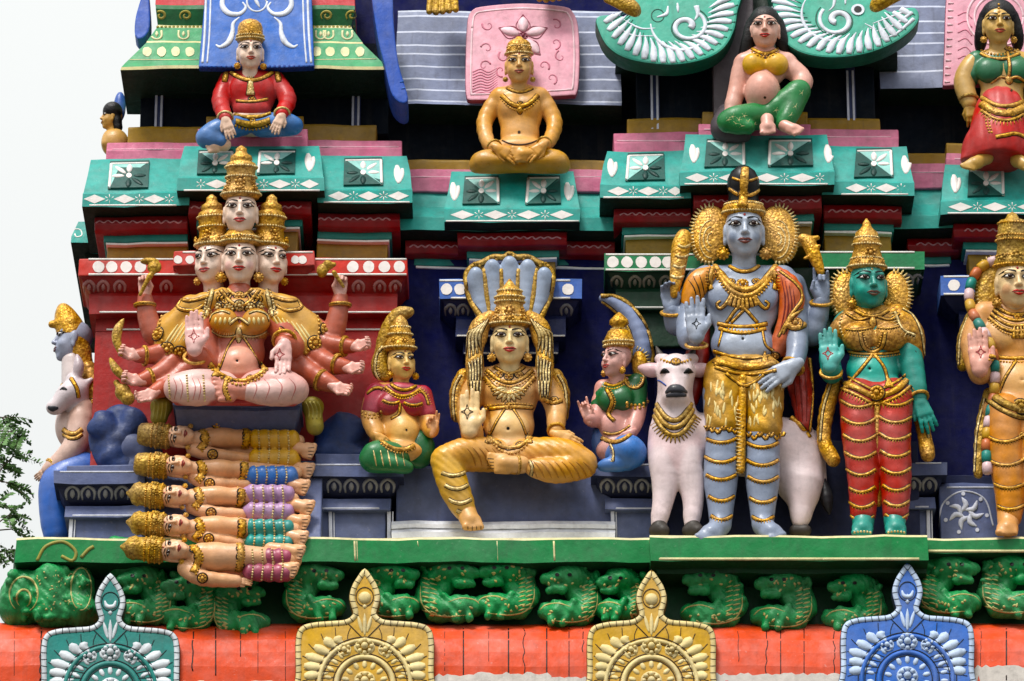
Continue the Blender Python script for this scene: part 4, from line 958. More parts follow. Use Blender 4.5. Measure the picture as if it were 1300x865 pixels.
# ------------------------------------------------------------------ figures
def rot(deg, ax): return np.array(Matrix.Rotation(math.radians(deg), 3, ax))
BASIS = np.array([[1, 0, 0], [0, -1, 0], [0, 0, 1.0]])           # columns: right, forward, up
class Fig:
    def __init__(s, name, label, at, d0, cat_='statue', group=None):
        s.t = thing(name, label, cat_, P(at[0], at[1], d0), group); s.d0 = d0; s.shells = []; s.pend = []; s.tg = []; s.heads = []
    def sc(s, col, vox=1.9, k=5): return Sc(col, vox, k, s.d0)
    def add(s, sc, back=None): s.shells.append(sc.mesh(back)); return s
    def part(s, name, sc, mat=SKIN, back=None, parent=None, target=True):
        o, b = solid(name, sc.mesh(back), mat, parent or s.t)
        if target: s.tg.append(b)
        s.last = [b]
        return o
    def orn(s, name, fn, mat=GOLD, parent=None, tg=None, target=False, **pr):
        m = MB(); m.ol = mat in (GOLD, PALEGOLD, OLDGOLD); fn(m, s.tg if tg is None else tg); o = obj(name, m, [mat, UNDER] if m.ol else mat, parent or s.t, **pr)
        if target and m.v: s.tg.append(m.bvh())
        return o
    def head(s, x, y, d, fh, yaw=0, roll=0, pitch=16, own=0, col='#E8C9B8', w=1.0, lips=LIPRED, brow=BLACK, ears=True, tilak=REDLINE, neck=.55, liner=BLACK, cheek=None, eyes=True):
        M = rot(pitch, 'X') @ rot(roll, 'Y') @ rot(yaw, 'Z') @ rot(own, 'X') @ BASIS
        c = P(x, y, d+s.d0)-M[:, 1]*fh*.12
        b = Sc(col, max(.8, fh*.025), fh*.1, s.d0)
        L = lambda p: c+M @ (np.array(p, float)*np.array([w, 1, 1]))*fh
        def E(p, r, k=.1, col=None, sub=False): b.e3(L(p), np.array(r)*fh*np.array([w, 1, 1]), M, k*fh, col, sub)
        E((0, -.15, .22), (.42, .46, .47)); E((0, .02, .0), (.39, .36, .48), .12); E((0, .08, -.24), (.30, .29, .26), .14); E((0, .29, -.40), (.10, .08, .09), .12)
        for g_ in (-1, 1):
            E((g_*.19, .22, -.08), (.14, .13, .13), .12, cheek)
            b.cone3(L((g_*.06, .335, .31)), L((g_*.27, .26, .31)), .045*fh, .04*fh, .07*fh)
            E((g_*.19, .44, .20), (.115, .11, .062), .05, None, True); E((g_*.19, .295, .205), (.105, .07, .055), .03)
            E((g_*.058, .41, .0), (.045, .05, .035), .03)
            if ears: E((g_*.425, -.06, .08), (.05, .10, .17), .03); E((g_*.43, -.04, -.12), (.045, .06, .11), .04)
        b.cone3(L((0, .335, .27)), L((0, .47, .03)), .036*fh, .055*fh, .05*fh); E((0, .475, .02), (.06, .055, .05), .03)
        E((0, .335, -.17), (.17, .09, .13), .07); E((0, .40, -.20), (.09, .05, .04), .04)
        b.cone3(L((0, -.08, -.25)), L((0, -.14, -.5-neck)), .25*fh, .29*fh, .08*fh)
        v, f, cs = b.mesh(); s.shells.append((v, f, cs)); bv = BVHTree.FromPolygons(v.tolist(), f.tolist())
        h = dict(c=c, M=M, fh=fh, L=L, bv=bv, w=w); s.heads.append(h)
        s.tg.append(bv)
        def fs(mb, pts, rad, flat=.5, lift=0.0, step=.035, sides=6):
            q, t = cat(pts, step); loc, nr, tt = [], [], []
            for a, ti in zip(q, t):
                r = bv.ray_cast(Vector(L((a[0], 2.0, a[1]))), Vector(-M[:, 1]))
                if r[0] is not None: loc.append(np.array(r[0])); n = np.array(r[1]); nr.append(n if n.dot(M[:, 1]) > 0 else -n); tt.append(ti)
            if len(loc) < 2: return
            nr = np.array(nr); mb.tube(np.array(loc)+nr*lift*fh, rsamp(rad, np.array(tt))*fh, nr, flat, sides)
        h['fs'] = fs
        def feats(body):
            for g_ in (-1, 1):
                if eyes:
                    m = MB(); fs(m, [(g_*.085, .20), (g_*.19, .212), (g_*.305, .215)], [.010, .040, .046, .036, .006], .4, .004); e_ = obj('eye', m, EYEWHITE, body)
                    m = MB(); fs(m, [(g_*.15, .212), (g_*.245, .212)], [.02, .050, .055, .050, .02], .6, .026, .012, 8); obj('iris', m, BROWN, body)
                    m = MB(); fs(m, [(g_*.075, .193), (g_*.12, .236), (g_*.19, .254), (g_*.27, .24), (g_*.355, .208)], [.010, .022, .028, .024, .008], .7, .012); fs(m, [(g_*.085, .19), (g_*.19, .155), (g_*.31, .205)], [.007, .012, .008], .7, .008); obj('eyeliner', m, liner, body)
                else:
                    m = MB(); fs(m, [(g_*.09, .20), (g_*.19, .185), (g_*.30, .205)], [.008, .018, .008], .7, .01); obj('eyeliner', m, liner, body)
                m = MB(); fs(m, [(g_*.055, .325), (g_*.13, .352), (g_*.24, .362), (g_*.39, .285)], [.020, .034, .030, .006], .5, .004); obj('eyebrow', m, brow, body)
            m = MB(); fs(m, [(-.16, -.165), (-.075, -.14), (0, -.152), (.075, -.14), (.16, -.165)], [.006, .03, .026, .03, .006], .6, .004); fs(m, [(-.12, -.195), (0, -.22), (.12, -.195)], [.008, .043, .008], .6, .004); obj('lips', m, lips, body)
            m = MB(); fs(m, [(-.165, -.17), (-.08, -.178), (0, -.172), (.08, -.178), (.165, -.17)], [.005, .009, .005], .6, .02); obj('mouth_line', m, paint('mouth_dark', '#4A1010', dirt=0, bump=0), body)
            if tilak: m = MB(); fs(m, [(0, .39), (0, .445)], [.018, .034, .018], .5, .004, .02); obj('forehead_mark', m, tilak, body)
        s.pend.append(feats); return h
    def body(s, back=None):
        s.bo, bv = solid('body', merge(s.shells), SKIN, s.t); s.tg.append(bv); s.bv = bv
        for p in s.pend: p(s.bo)
        s.pend = []; return s
    def crown(s, h, prof, bands=(), mat=GOLD, base=(0, -.16, .50), squash=.95, name='crown', ros=(), sides=22, parent=None, beadr=1.7, finial=True):
        b0 = h['L'](base); up = h['M'][:, 2]; fw = h['M'][:, 1]; rt = h['M'][:, 0]
        m = MB(); m.lathe(b0, up, prof, sides, squash, fw); o = obj(name, m, mat, parent or s.t); bv = m.bvh(); s.tg.append(bv)
        hs_, rs = zip(*prof)
        for bh in bands:
            mm = MB(); R_ = np.interp(bh, hs_, rs); n = max(8, int(2*math.pi*R_/(beadr*2.05)))
            for i in range(n):
                a = 2*math.pi*i/n
                if math.sin(a) > -.35: mm.ball(b0+up*bh+(rt*math.cos(a)+fw*squash*math.sin(a))*R_, beadr, 6, 4)
            obj('bead_band', mm, PALEGOLD if mat is GOLD else GOLD, o)
        for (bh, a, r) in ros:
            mm = MB(); R_ = np.interp(bh, hs_, rs); a = math.radians(90+a); c = b0+up*bh+(rt*math.cos(a)+fw*squash*math.sin(a))*R_; n = rt*math.cos(a)+fw*math.sin(a)
            mm.ball(c, r*.5, 7, 5)
            t1 = np.cross(n, up)
            for k in range(7): q = 2*math.pi*k/7; mm.ball(c+(t1*math.cos(q)+up*math.sin(q))*r*.8, r*.3, 6, 4)
            obj('rosette', mm, mat, o)
        return o
    def earrings(s, h, r, off=.30, xx=.45, mat=GOLD, ff=.05):
        for g_ in (-1, 1):
            m = MB(); c = h['L']((g_*xx/max(h['w'], .01)*1.0, ff, -off)); n = h['M'][:, 1]; a1, a2 = h['M'][:, 0], h['M'][:, 2]
            m.ball(c+n*r*.35, r*.55, 8, 6)
            for k in range(9): q = 2*math.pi*k/9; m.ball(c+(a1*math.cos(q)+a2*math.sin(q))*r*.78+n*r*.2, r*.3, 6, 4)
            m.ball(c, r*.8, 10, 6); obj('earring', m, mat, s.t)
    def hand(s, x, y, d, L, ang, thumb=1, palm=1, curl=.08, tilt=0.0, col='#E0B0A0', spread=.05, wrist=.15, own=None, curls=None, fat=1.0):
        """open or closing hand; (x, y, d) its wrist, ang the way its fingers point (deg, 90 = up), thumb +1 = clockwise side of the fingers"""
        a = math.radians(ang); e1 = np.array([math.cos(a), -tilt, math.sin(a)]); e1 /= np.linalg.norm(e1)
        e2 = np.array([math.sin(a), 0, -math.cos(a)])*thumb; n = np.array([0, -1.0, 0])*palm; n = n-e1*n.dot(e1); n /= np.linalg.norm(n); e2 = e2-n*n.dot(e2)
        b = Sc(col, max(.75, L*.034), L*.05, s.d0); o = P(x, y, d+s.d0)
        Q = lambda u, v, w: o+e1*u*L+e2*v*L+n*w*L
        lat = (.165, .055, -.055, -.16); ln = (.42, .48, .45, .35)
        for i in range(4):
            b.cone3(Q(0, lat[i]*.55, 0), Q(.46, lat[i], 0), .095*L*fat, .082*L*fat, .08*L)
        b.cone3(Q(-wrist, 0, 0), Q(.1, 0, 0), .125*L*fat, .13*L*fat, .08*L); b.e3(Q(.2, .12, .05), (.11*L, .09*L, .14*L), None, .06*L); b.e3(Q(.2, -.12, .04), (.09*L, .07*L, .14*L), None, .06*L)
        for i in range(4):
            p = Q(.46, lat[i], 0); c_ = curl if curls is None else curls[i]; an = c_*.55; r = .062*L*fat
            sp = spread*(1.5-i)*1.2
            for fr in (.42, .32, .26):
                dr = e1*math.cos(an)+n*math.sin(an)+e2*sp*math.cos(an); q = p+dr*ln[i]*fr*L*1.08
                b.cone3(p, q, r, r*.92, .018*L); p = q; r *= .92; an += c_*1.35
        tc = min(curl, .9)
        p0, p1, p2 = Q(.10, .14, .02), Q(.30, .30-.06*tc, .04+.14*tc), Q(.50, .33-.20*tc, .05+.26*tc)
        b.cone3(p0, p1, .085*L, .068*L, .04*L); b.cone3(p1, p2, .066*L, .052*L, .02*L)
        v, f, cs = b.mesh(); s.shells.append((v, f, cs)); bv = BVHTree.FromPolygons(v.tolist(), f.tolist()); s.tg.append(bv)
        return dict(Q=Q, bv=bv, n=n, L=L, o=o)
    def mark(s, cx, cy, r, h, mat=REDLINE, w=.55):
        m = MB(); tg = [h['bv']]
        for k in range(4):
            a, b = math.pi/2*k, math.pi/2*(k+1)
            stroke(m, [(cx+r*math.cos(a)*.8, cy+r*math.sin(a)), (cx+r*.35*math.cos((a+b)/2), cy+r*.42*math.sin((a+b)/2)), (cx+r*math.cos(b)*.8, cy+r*math.sin(b))], w, tg, .6, .1, 1.6, 4)
        stroke(m, [(cx-r*.4, cy), (cx, cy-r*.45), (cx+r*.4, cy), (cx, cy+r*.45), (cx-r*.4, cy)], w*.8, tg, .6, .1, 1.4, 4)
        obj('palm_mark', m, mat, s.bo)
    def bangles(s, a, b, rad, n=3, r=1.7, mat=GOLD, squash=1.0, name='bangle'):
        """rings from a to b, each (px, py, d)"""
        A_, B_ = P(a[0], a[1], a[2]+s.d0), P(b[0], b[1], b[2]+s.d0); ax = B_-A_
        for k in range(n):
            m = MB(); ring(m, A_+ax*(k/(n-1) if n > 1 else .5), ax, rad, r, squash); obj(name, m, mat, s.t)
    def foot(s, sc, ankle, toe, r, across, toes=5, tr=None, col=None):
        """foot from ankle (px,py,d) to the middle of its toes; across = px vector (dx,dy,dd) over half the toe row"""
        a, t = np.array(ankle, float), np.array(toe, float); ac = np.array(across, float); tr = tr or r*.36
        sc.c((*a, r), (*(a+(t-a)*.55), r*.9), r*.4, col)
        for k in range(toes):
            u = 2*k/(toes-1)-1; q = t+ac*u-(t-a)*.10*abs(u+.4); p = a+(t-a)*.5+ac*u*.75
            sc.c((*p, r*.55), (*(q-(q-p)*.25), tr*1.05), r*.25, col); sc.c((*(q-(q-p)*.25), tr*.95), (*q, tr*(1.15 if k == 0 else .95)), .6, col)
def toelines(F, pts):  # dark strokes painted in as the shaded slits between toes
    for x0, y0, x1, y1 in pts:
        F.orn('toe_line', lambda m, tg: stroke(m, [(x0, y0), (x1, y1)], [.3, .6, .4], tg, .6, .1, 1.5, 5), UNDER, F.bo)
def arc(x0, y0, x1, y1, sag, n=5):
    return [(x0+(x1-x0)*t, y0+(y1-y0)*t+sag*4*t*(1-t)) for t in np.linspace(0, 1, n)]
def trim(m, tg, pts, w=1.8, tooth=2.6, gap=3.4, side=1):
    stroke(m, pts, w, tg, .8, .2, 2.5, 6)
    if tooth: fringe(m, pts, tooth+w, w*.55, tg, gap, side)
def lips_hex(h): return paint('lip_'+h, '#'+h, rough=.35, var=.1, dirt=.1, bump=0, streak=0)
# ------------------------------------------------------------------ ten-armed goddess on the reclining five
bay('throne_slab', 222, 384, [(512, 92, 0), (515, 104, 0), (None, 100, -2), (521, 100, -3), (550, 70, -8)], SLATE, back=30, mats=[SLATE, SLATE, SLATED, SLATED], cut=[0, 0, 1, 1])
for x, lab in ((205, 'olive bolster end under the ten-armed goddess, beside the topmost reclining head'), (397, 'olive bolster end under the ten-armed goddess, above the reclining feet')):
    t = thing('bolster', lab, 'bolster', P(x, 550, 80)); b = Sc('#9A8A24', 1.8, 5, 60); s = 1 if x > 300 else -1
    b.c((x, 519, 14, 11), (x+s*3, 530 if s < 0 else 542, 14, 11)); b.e(x, 516, 16, 14, 10, 18)
    o, bv = solid('cushion', b.mesh(back=40), paint('bolster_olive', '#9A8A24', dirt=.4), t); m = MB()
    for k in range(4): stroke(m, [(x-9+k*5, 510), (x-7+k*5+s*2, 520), (x-8+k*5+s*3, 532)], 1.1, [bv], .6, 0, 3, 5)
    obj('fold', m, paint('bolster_pale', '#B5A850', dirt=.3), o)
for nm, cx, cy, rr in (('rock', 150, 560, (38, 40, 12)), ('rock', 435, 560, (36, 30, 14)), ('rock', 178, 590, (26, 36, 10))):
    t = thing('plaster_rock', {150: 'blue plaster rock mound at the tower corner beside the stacked reclining heads', 435: 'blue plaster rock mound above the slate pedestal beside the naga woman in red', 178: 'pale blue plaster hump behind the reclining crowns'}[cx], 'rock', P(cx, cy+30, 40)); b = Sc('#20386E', 3, 12, 38)
    rk = random.Random(cx); b.k = 7; b.vox = 2.4; b.e(cx, cy, -2, rr[0], rr[1]*1.1, rr[2])
    for _ in range(16): b.e(cx+rk.uniform(-.7, .7)*rr[0], cy+rk.uniform(-.9, .8)*rr[1], rk.uniform(2, 9), rk.uniform(8, 16), rk.uniform(6, 14), rk.uniform(5, 9), rot=rk.uniform(-40, 40))
    b.post = lambda F, X_, Y_, Z_: F+2.2*np.sin(X_*.07+Z_*.05)*np.sin(Z_*.06+Y_*.1)
    solid('boulder', b.mesh(back=30), ROCKBLUE if cx != 178 else SLATE, t)

F = Fig('goddess_statue', 'red-skinned goddess with four faces and ten arms seated above five reclining figures', (304, 515), 68)
SAL, PNK, PALE = '#B6563A', '#E3A088', '#F0D2BE'
hC = F.head(304, 334, 46, 50, 0, 0, col=PALE, cheek='#E8B9AE'); hL = F.head(265, 336, 30, 48, -24, -3, col=PALE); hR = F.head(346, 336, 30, 48, 24, 3, col=PALE); hT = F.head(305, 273, 56, 48, 0, 0, col=PALE)
b = F.sc(SAL, 2.2, 6)
b.e(305, 410, 26, 40, 34, 20); b.e(303, 448, 24, 33, 32, 19); b.e(302, 463, 36, 25, 21, 18, col=PNK, k=4); b.e(303, 488, 24, 48, 20, 24); b.c((304, 372, 28, 16), (304, 390, 26, 20)); b.c((262, 388, 24, 17), (345, 388, 24, 17)); b.e(301, 458, 54, 2.2, 2.2, 3, k=2, sub=True)
arms = [[(228, 410, 10, 15), (200, 428, 16, 14), (188, 404, 22, 12.5), (184, 378, 26, 9.5)], [(235, 425, 14, 15), (205, 448, 22, 12.5), (176, 452, 30, 9)], [(240, 440, 14, 15), (208, 472, 24, 13), (180, 483, 32, 9)], [(262, 450, 16, 16), (222, 484, 22, 14), (196, 498, 36, 9)],
        [(388, 410, 10, 15), (418, 428, 16, 14), (428, 404, 22, 12.5), (432, 378, 26, 9.5)], [(380, 420, 14, 15), (414, 437, 22, 12.5), (446, 440, 30, 9)], [(382, 435, 14, 15), (412, 460, 24, 13), (440, 466, 32, 9)], [(362, 450, 16, 16), (396, 476, 24, 14), (424, 490, 34, 9.5)],
        [(258, 412, 30, 16), (262, 462, 36, 15), (248, 446, 58, 11)], [(352, 412, 30, 16), (372, 440, 36, 14), (360, 436, 56, 11)]]
for a in arms: b.sm(a, k=3, n=3)
F.foot(b, (312, 497, 66), (272, 494, 72), 11, (2, 13, 0), col='#D98872'); 
F.add(b, back=34)
hcol = '#DFA597'
F.hand(184, 376, 30, 36, 92, 1, 1, .85, .1, hcol); F.hand(432, 376, 30, 36, 88, -1, 1, .85, .1, hcol)
F.hand(174, 452, 34, 34, 168, -1, 1, .75, .2, hcol); F.hand(178, 484, 36, 34, 172, -1, 1, .75, .2, hcol); F.hand(196, 499, 40, 34, 205, -1, 1, .45, .2, hcol)
F.hand(448, 440, 34, 34, 5, 1, 1, .75, .2, hcol); F.hand(440, 467, 36, 34, -8, 1, 1, .7, .2, hcol); F.hand(424, 491, 40, 34, -22, 1, 1, .5, .2, hcol)
h1 = F.hand(247, 444, 66, 52, 92, 1, 1, .05, .05, '#E6B3AC', .02, .05); h2 = F.hand(361, 437, 64, 46, -92, 1, 1, .05, .1, '#E6B3AC', .02, .05)
F.body(); F.mark(246, 427, 9, h1); F.mark(355, 450, 8, h2)
# clothing
b = F.sc('#D49A22', 2.2, 5)
for s in (-1, 1):
    X = lambda a: 304+s*a
    b.c((X(20), 378, 34, 12), (X(62), 392, 28, 15)); b.c((X(62), 392, 28, 15), (X(92), 418, 24, 13)); b.c((X(50), 408, 32, 15), (X(72), 440, 28, 12)); b.e(X(78), 424, 26, 28, 30, 12, rot=-24*s); b.e(X(94), 424, 22, 12, 24, 10, rot=-10*s)
b.post = lambda Fd, X_, Y_, Z_: Fd-1.3*np.abs(np.sin(np.arctan2(Z_-70, np.abs(X_+346)-30)*13))
F.part('shawl', b, back=34); SH = F.last
b = F.sc('#C98A1C', 1.9, 3); b.e(284, 408, 46, 18, 15, 14); b.e(325, 408, 46, 18, 15, 14); b.e(304, 425, 30, 35, 11, 20); b.e(304, 392, 32, 32, 12, 18)
F.part('bodice', b, back=40)
b = F.sc('#DDB3AB', 1.9, 4)
R2 = '#B02A2C'
b.sm([(286, 492, 36, 20), (252, 490, 50, 20), (226, 492, 54, 17)], n=3); b.sm([(226, 494, 54, 17), (250, 500, 62, 15), (266, 498, 64, 13)], n=2); b.sm([(322, 492, 36, 20), (352, 488, 50, 20), (374, 494, 54, 17)], n=3, col='#D79E96'); b.sm([(374, 496, 54, 17), (345, 500, 62, 15), (318, 498, 66, 12)], n=2, col='#DDB3AB')
b.c((262, 480, 52, 6), (268, 506, 62, 7), col=R2); b.e(302, 496, 40, 24, 12, 18, col=R2); b.c((226, 509, 50, 6), (372, 510, 50, 6), col=R2, k=3); b.c((240, 478, 50, 4), (270, 477, 50, 4), col=R2, k=3); b.c((335, 477, 52, 4), (370, 480, 54, 5), col=R2, k=3)
F.part('trousers', b, back=40)
tg = F.tg
for x in (214, 237, 258): F.orn('leg_band', lambda m, tg: beads(m, arc(x, 477, x+2, 509, 0), 1.6, tg, 3.1), PALEGOLD)
PR = paint('pleat_red', '#C0706A', dirt=.2)
for x in (322, 338, 354, 371): F.orn('pleat', lambda m, tg: stroke(m, [(x-4, 480), (x+4, 491), (x-1, 508)], [.3, .9, .3], tg, .5, 0, 2.5, 5), PR, tg=F.last)
for x in (222, 230, 246, 253): F.orn('pleat', lambda m, tg: stroke(m, [(x-2, 480), (x+2, 492), (x-1, 508)], [.4, .9, .4], tg, .5, 0, 2.5, 5), PR, tg=F.last)
def o2(m, tg):
    stroke(m, arc(289, 367, 320, 367, 9), 2.6, tg); stroke(m, arc(280, 368, 329, 368, 20), 2.2, tg); beads(m, arc(276, 372, 333, 372, 22), 1.9, tg); rosette(m, 304, 376, 6, tg, 7)
    for s in (-1, 1):
        for k in range(4): stroke(m, [(304+s*(9+k*4), 372), (304+s*(13+k*5), 380), (304+s*(10+k*4), 386)], [.6, 1.7, .6], tg, .7, 0, 2, 5)
F.orn('necklace', o2)
def o3(m, tg):
    for x, y in ((264, 394), (277, 391), (291, 391), (304, 388), (318, 391), (331, 390), (345, 394)): rosette(m, x, y, 6, tg, 7)
    for s in (-1, 1):
        stroke(m, [(304+s*12, 398), (304+s*22, 395), (304+s*34, 399), (304+s*38, 408)], 1.6, tg); trim(m, tg, arc(304+s*4, 426, 304+s*35, 421, 4), 1.4, 3.5, 3)
        stroke(m, [(304+s*34, 368), (304+s*38, 384), (304+s*42, 402)], 2.6, tg); beads(m, [(304+s*39, 368), (304+s*43, 384), (304+s*47, 402)], 1.6, tg)
    leaf(m, 303, 416, 303, 436, 4.5, tg, .6); stroke(m, [(291, 412), (303, 404), (316, 412)], 1.6, tg)
F.orn('bodice_jewels', o3, PALEGOLD)
for s in (-1, 1):
    for k in range(4): F.orn('bodice_leaf', lambda m, tg: leaf(m, 304+s*(12+k*6), 403, 304+s*(13+k*6), 413-abs(k-1.5), 2.2, tg, .4), paint('stripe_cream', '#E8D288', dirt=.2))
F.orn('girdle', lambda m, tg: (stroke(m, [(266, 462), (278, 474), (303, 484), (328, 476), (342, 460)], 3.4, tg), beads(m, [(266, 467), (280, 479), (303, 489), (328, 481), (342, 465)], 2.4, tg), [rosette(m, x, y, 4.5, tg, 6) for x, y in ((290, 481), (303, 484), (316, 481))], stroke(m, [(303, 422), (290, 440), (279, 468)], 1.3, tg), stroke(m, [(304, 422), (317, 440), (332, 466)], 1.3, tg), [stroke(m, [(x0, y0), (x1, y1)], [2, 3.2, 4.5], tg) for x0, y0, x1, y1 in ((279, 462, 273, 478), (331, 460, 337, 472))]))
for s in (-1, 1):
    F.orn('shawl_border', lambda m, tg: (stroke(m, [(304+s*a, b_) for a, b_ in ((38, 376), (62, 382), (82, 380), (76, 392), (58, 394), (46, 388))], 2.2, tg), [rosette(m, 304+s*a, b_, 8, tg, 9) for a, b_ in ((99, 402), (104, 424), (92, 444), (75, 448), (60, 448))] if s < 0 else [rosette(m, 304+s*a, b_, 8.5, tg, 9) for a, b_ in ((101, 398), (108, 420), (96, 436), (80, 458), (51, 424), (66, 427))], beads(m, [(304+s*a, b_) for a, b_ in ((92, 388), (101, 410), (98, 434), (84, 448))], 2.4, tg), ), tg=SH+F.last)
    for k in range(7): F.orn('shawl_stripe', lambda m, tg: leaf(m, 304+s*(42+k*6), 400+k*2, 304+s*(60+k*6), 432+k, 1.7, tg, .4), paint('stripe_cream', '#E8D288', dirt=.2), tg=SH)
F.orn('anklet', lambda m, tg: (stroke(m, [(288, 481), (285, 494), (290, 508)], 2.6, tg), beads(m, [(291, 481), (288, 494), (293, 508)], 1.7, tg)))
F.orn('navel', lambda m, tg: disc(m, 301, 458, 1.5, 1.5, tg, .5, 6), BLACK, F.bo)
for a, b_, r in (((184, 386, 26), (184, 377, 28), 12), ((432, 386, 26), (432, 377, 28), 12), ((181, 452, 28), (168, 452, 32), 11), ((188, 481, 30), (175, 484, 34), 11), ((440, 440, 28), (452, 441, 32), 11), ((430, 463, 30), (442, 466, 34), 11.5), ((410, 484, 30), (424, 490, 34), 12)): a, b_ = np.array(a, float), np.array(b_, float); F.bangles(tuple(a-(b_-a)*.25), tuple(b_+(b_-a)*.15), r+.6, 3, 2.2)
F.bangles((248, 456, 50), (248, 452, 54), 14, 1, 2.4); F.bangles((361, 430, 50), (361, 434, 54), 14, 1, 2.4)
cp = [(0, 22.5), (5, 25), (10, 24), (14, 19), (24, 18), (27, 19.5), (31, 18), (36, 18.5), (40, 20), (45, 18), (48, 13), (50, 14.5), (55, 13), (58, 8), (61, 7), (64, 7), (68, 2)]
F.crown(hT, cp, (5, 27, 40), ros=((10, 0, 6), (10, -50, 5), (10, 50, 5), (20, 0, 7), (20, -60, 5), (20, 60, 5)), base=(0, -.16, .48))
for h in (hL, hR): F.crown(h, [(k*1.02, r*.98) for k, r in cp], (5, 27, 40), ros=((10, 0, 6), (10, -50, 5), (10, 50, 5), (20, 0, 6)), base=(0, -.22, .47))
F.crown(hC, [(0, 23), (5, 25.5), (10, 24), (14, 19), (20, 14)], (4, 9), ros=((7, 0, 4.5), (7, -40, 4), (7, 40, 4)), base=(0, -.16, .50))
F.earrings(hC, 6.5, .36, .48); F.earrings(hL, 5.2, .40, .38); F.earrings(hR, 5.2, .40, .38)
def attr(label, fn, mat=OLDGOLD, name='ritual_emblem'):
    t = thing(name, label, 'emblem', fn[0][:3] if False else P(fn[0][0], fn[0][1], F.d0+fn[0][2])); b = F.sc('#A8862A', 1.1, 2.5); fn[1](b); solid('body', b.mesh(), mat, t)
attr('small gold bow-shaped emblem held up against the red capital, below its dots', ((185, 370, 34), lambda b: (b.c((178, 374, 40, 2.4), (190, 350, 46, 3)), b.e(196, 340, 44, 9, 7, 6), b.e(190, 332, 42, 12, 4, 6), b.c((190, 352, 46, 3), (201, 336, 44, 3)))))
attr('small gold mace held up beside the goddess\'s uppermost hand near the naga woman', ((432, 368, 34), lambda b: (b.c((436, 364, 40, 2), (424, 346, 46, 3)), b.e(409, 344, 42, 7, 8, 7), b.e(416, 336, 44, 6, 5, 6), b.c((410, 344, 42, 4), (424, 336, 44, 3)))))
attr('curved gold blade in the upper of the goddess\'s outstretched hands', ((152, 450, 40), lambda b: b.sm([(154, 450, 44, 3), (148, 432, 44, 5), (150, 418, 44, 5), (157, 405, 42, 1)], n=4)))
attr('short gold blade in the middle of the goddess\'s outstretched hands', ((158, 482, 40), lambda b: (b.sm([(160, 482, 44, 3), (148, 470, 44, 5), (140, 456, 42, 2)], n=4))))
attr('round gold bell by the lowest outstretched hand over the blue rock', ((158, 505, 36), lambda b: (b.e(156, 498, 36, 10, 10, 9), b.e(162, 506, 36, 9, 8, 8), b.c((150, 490, 36, 4), (148, 486, 36, 4)))))

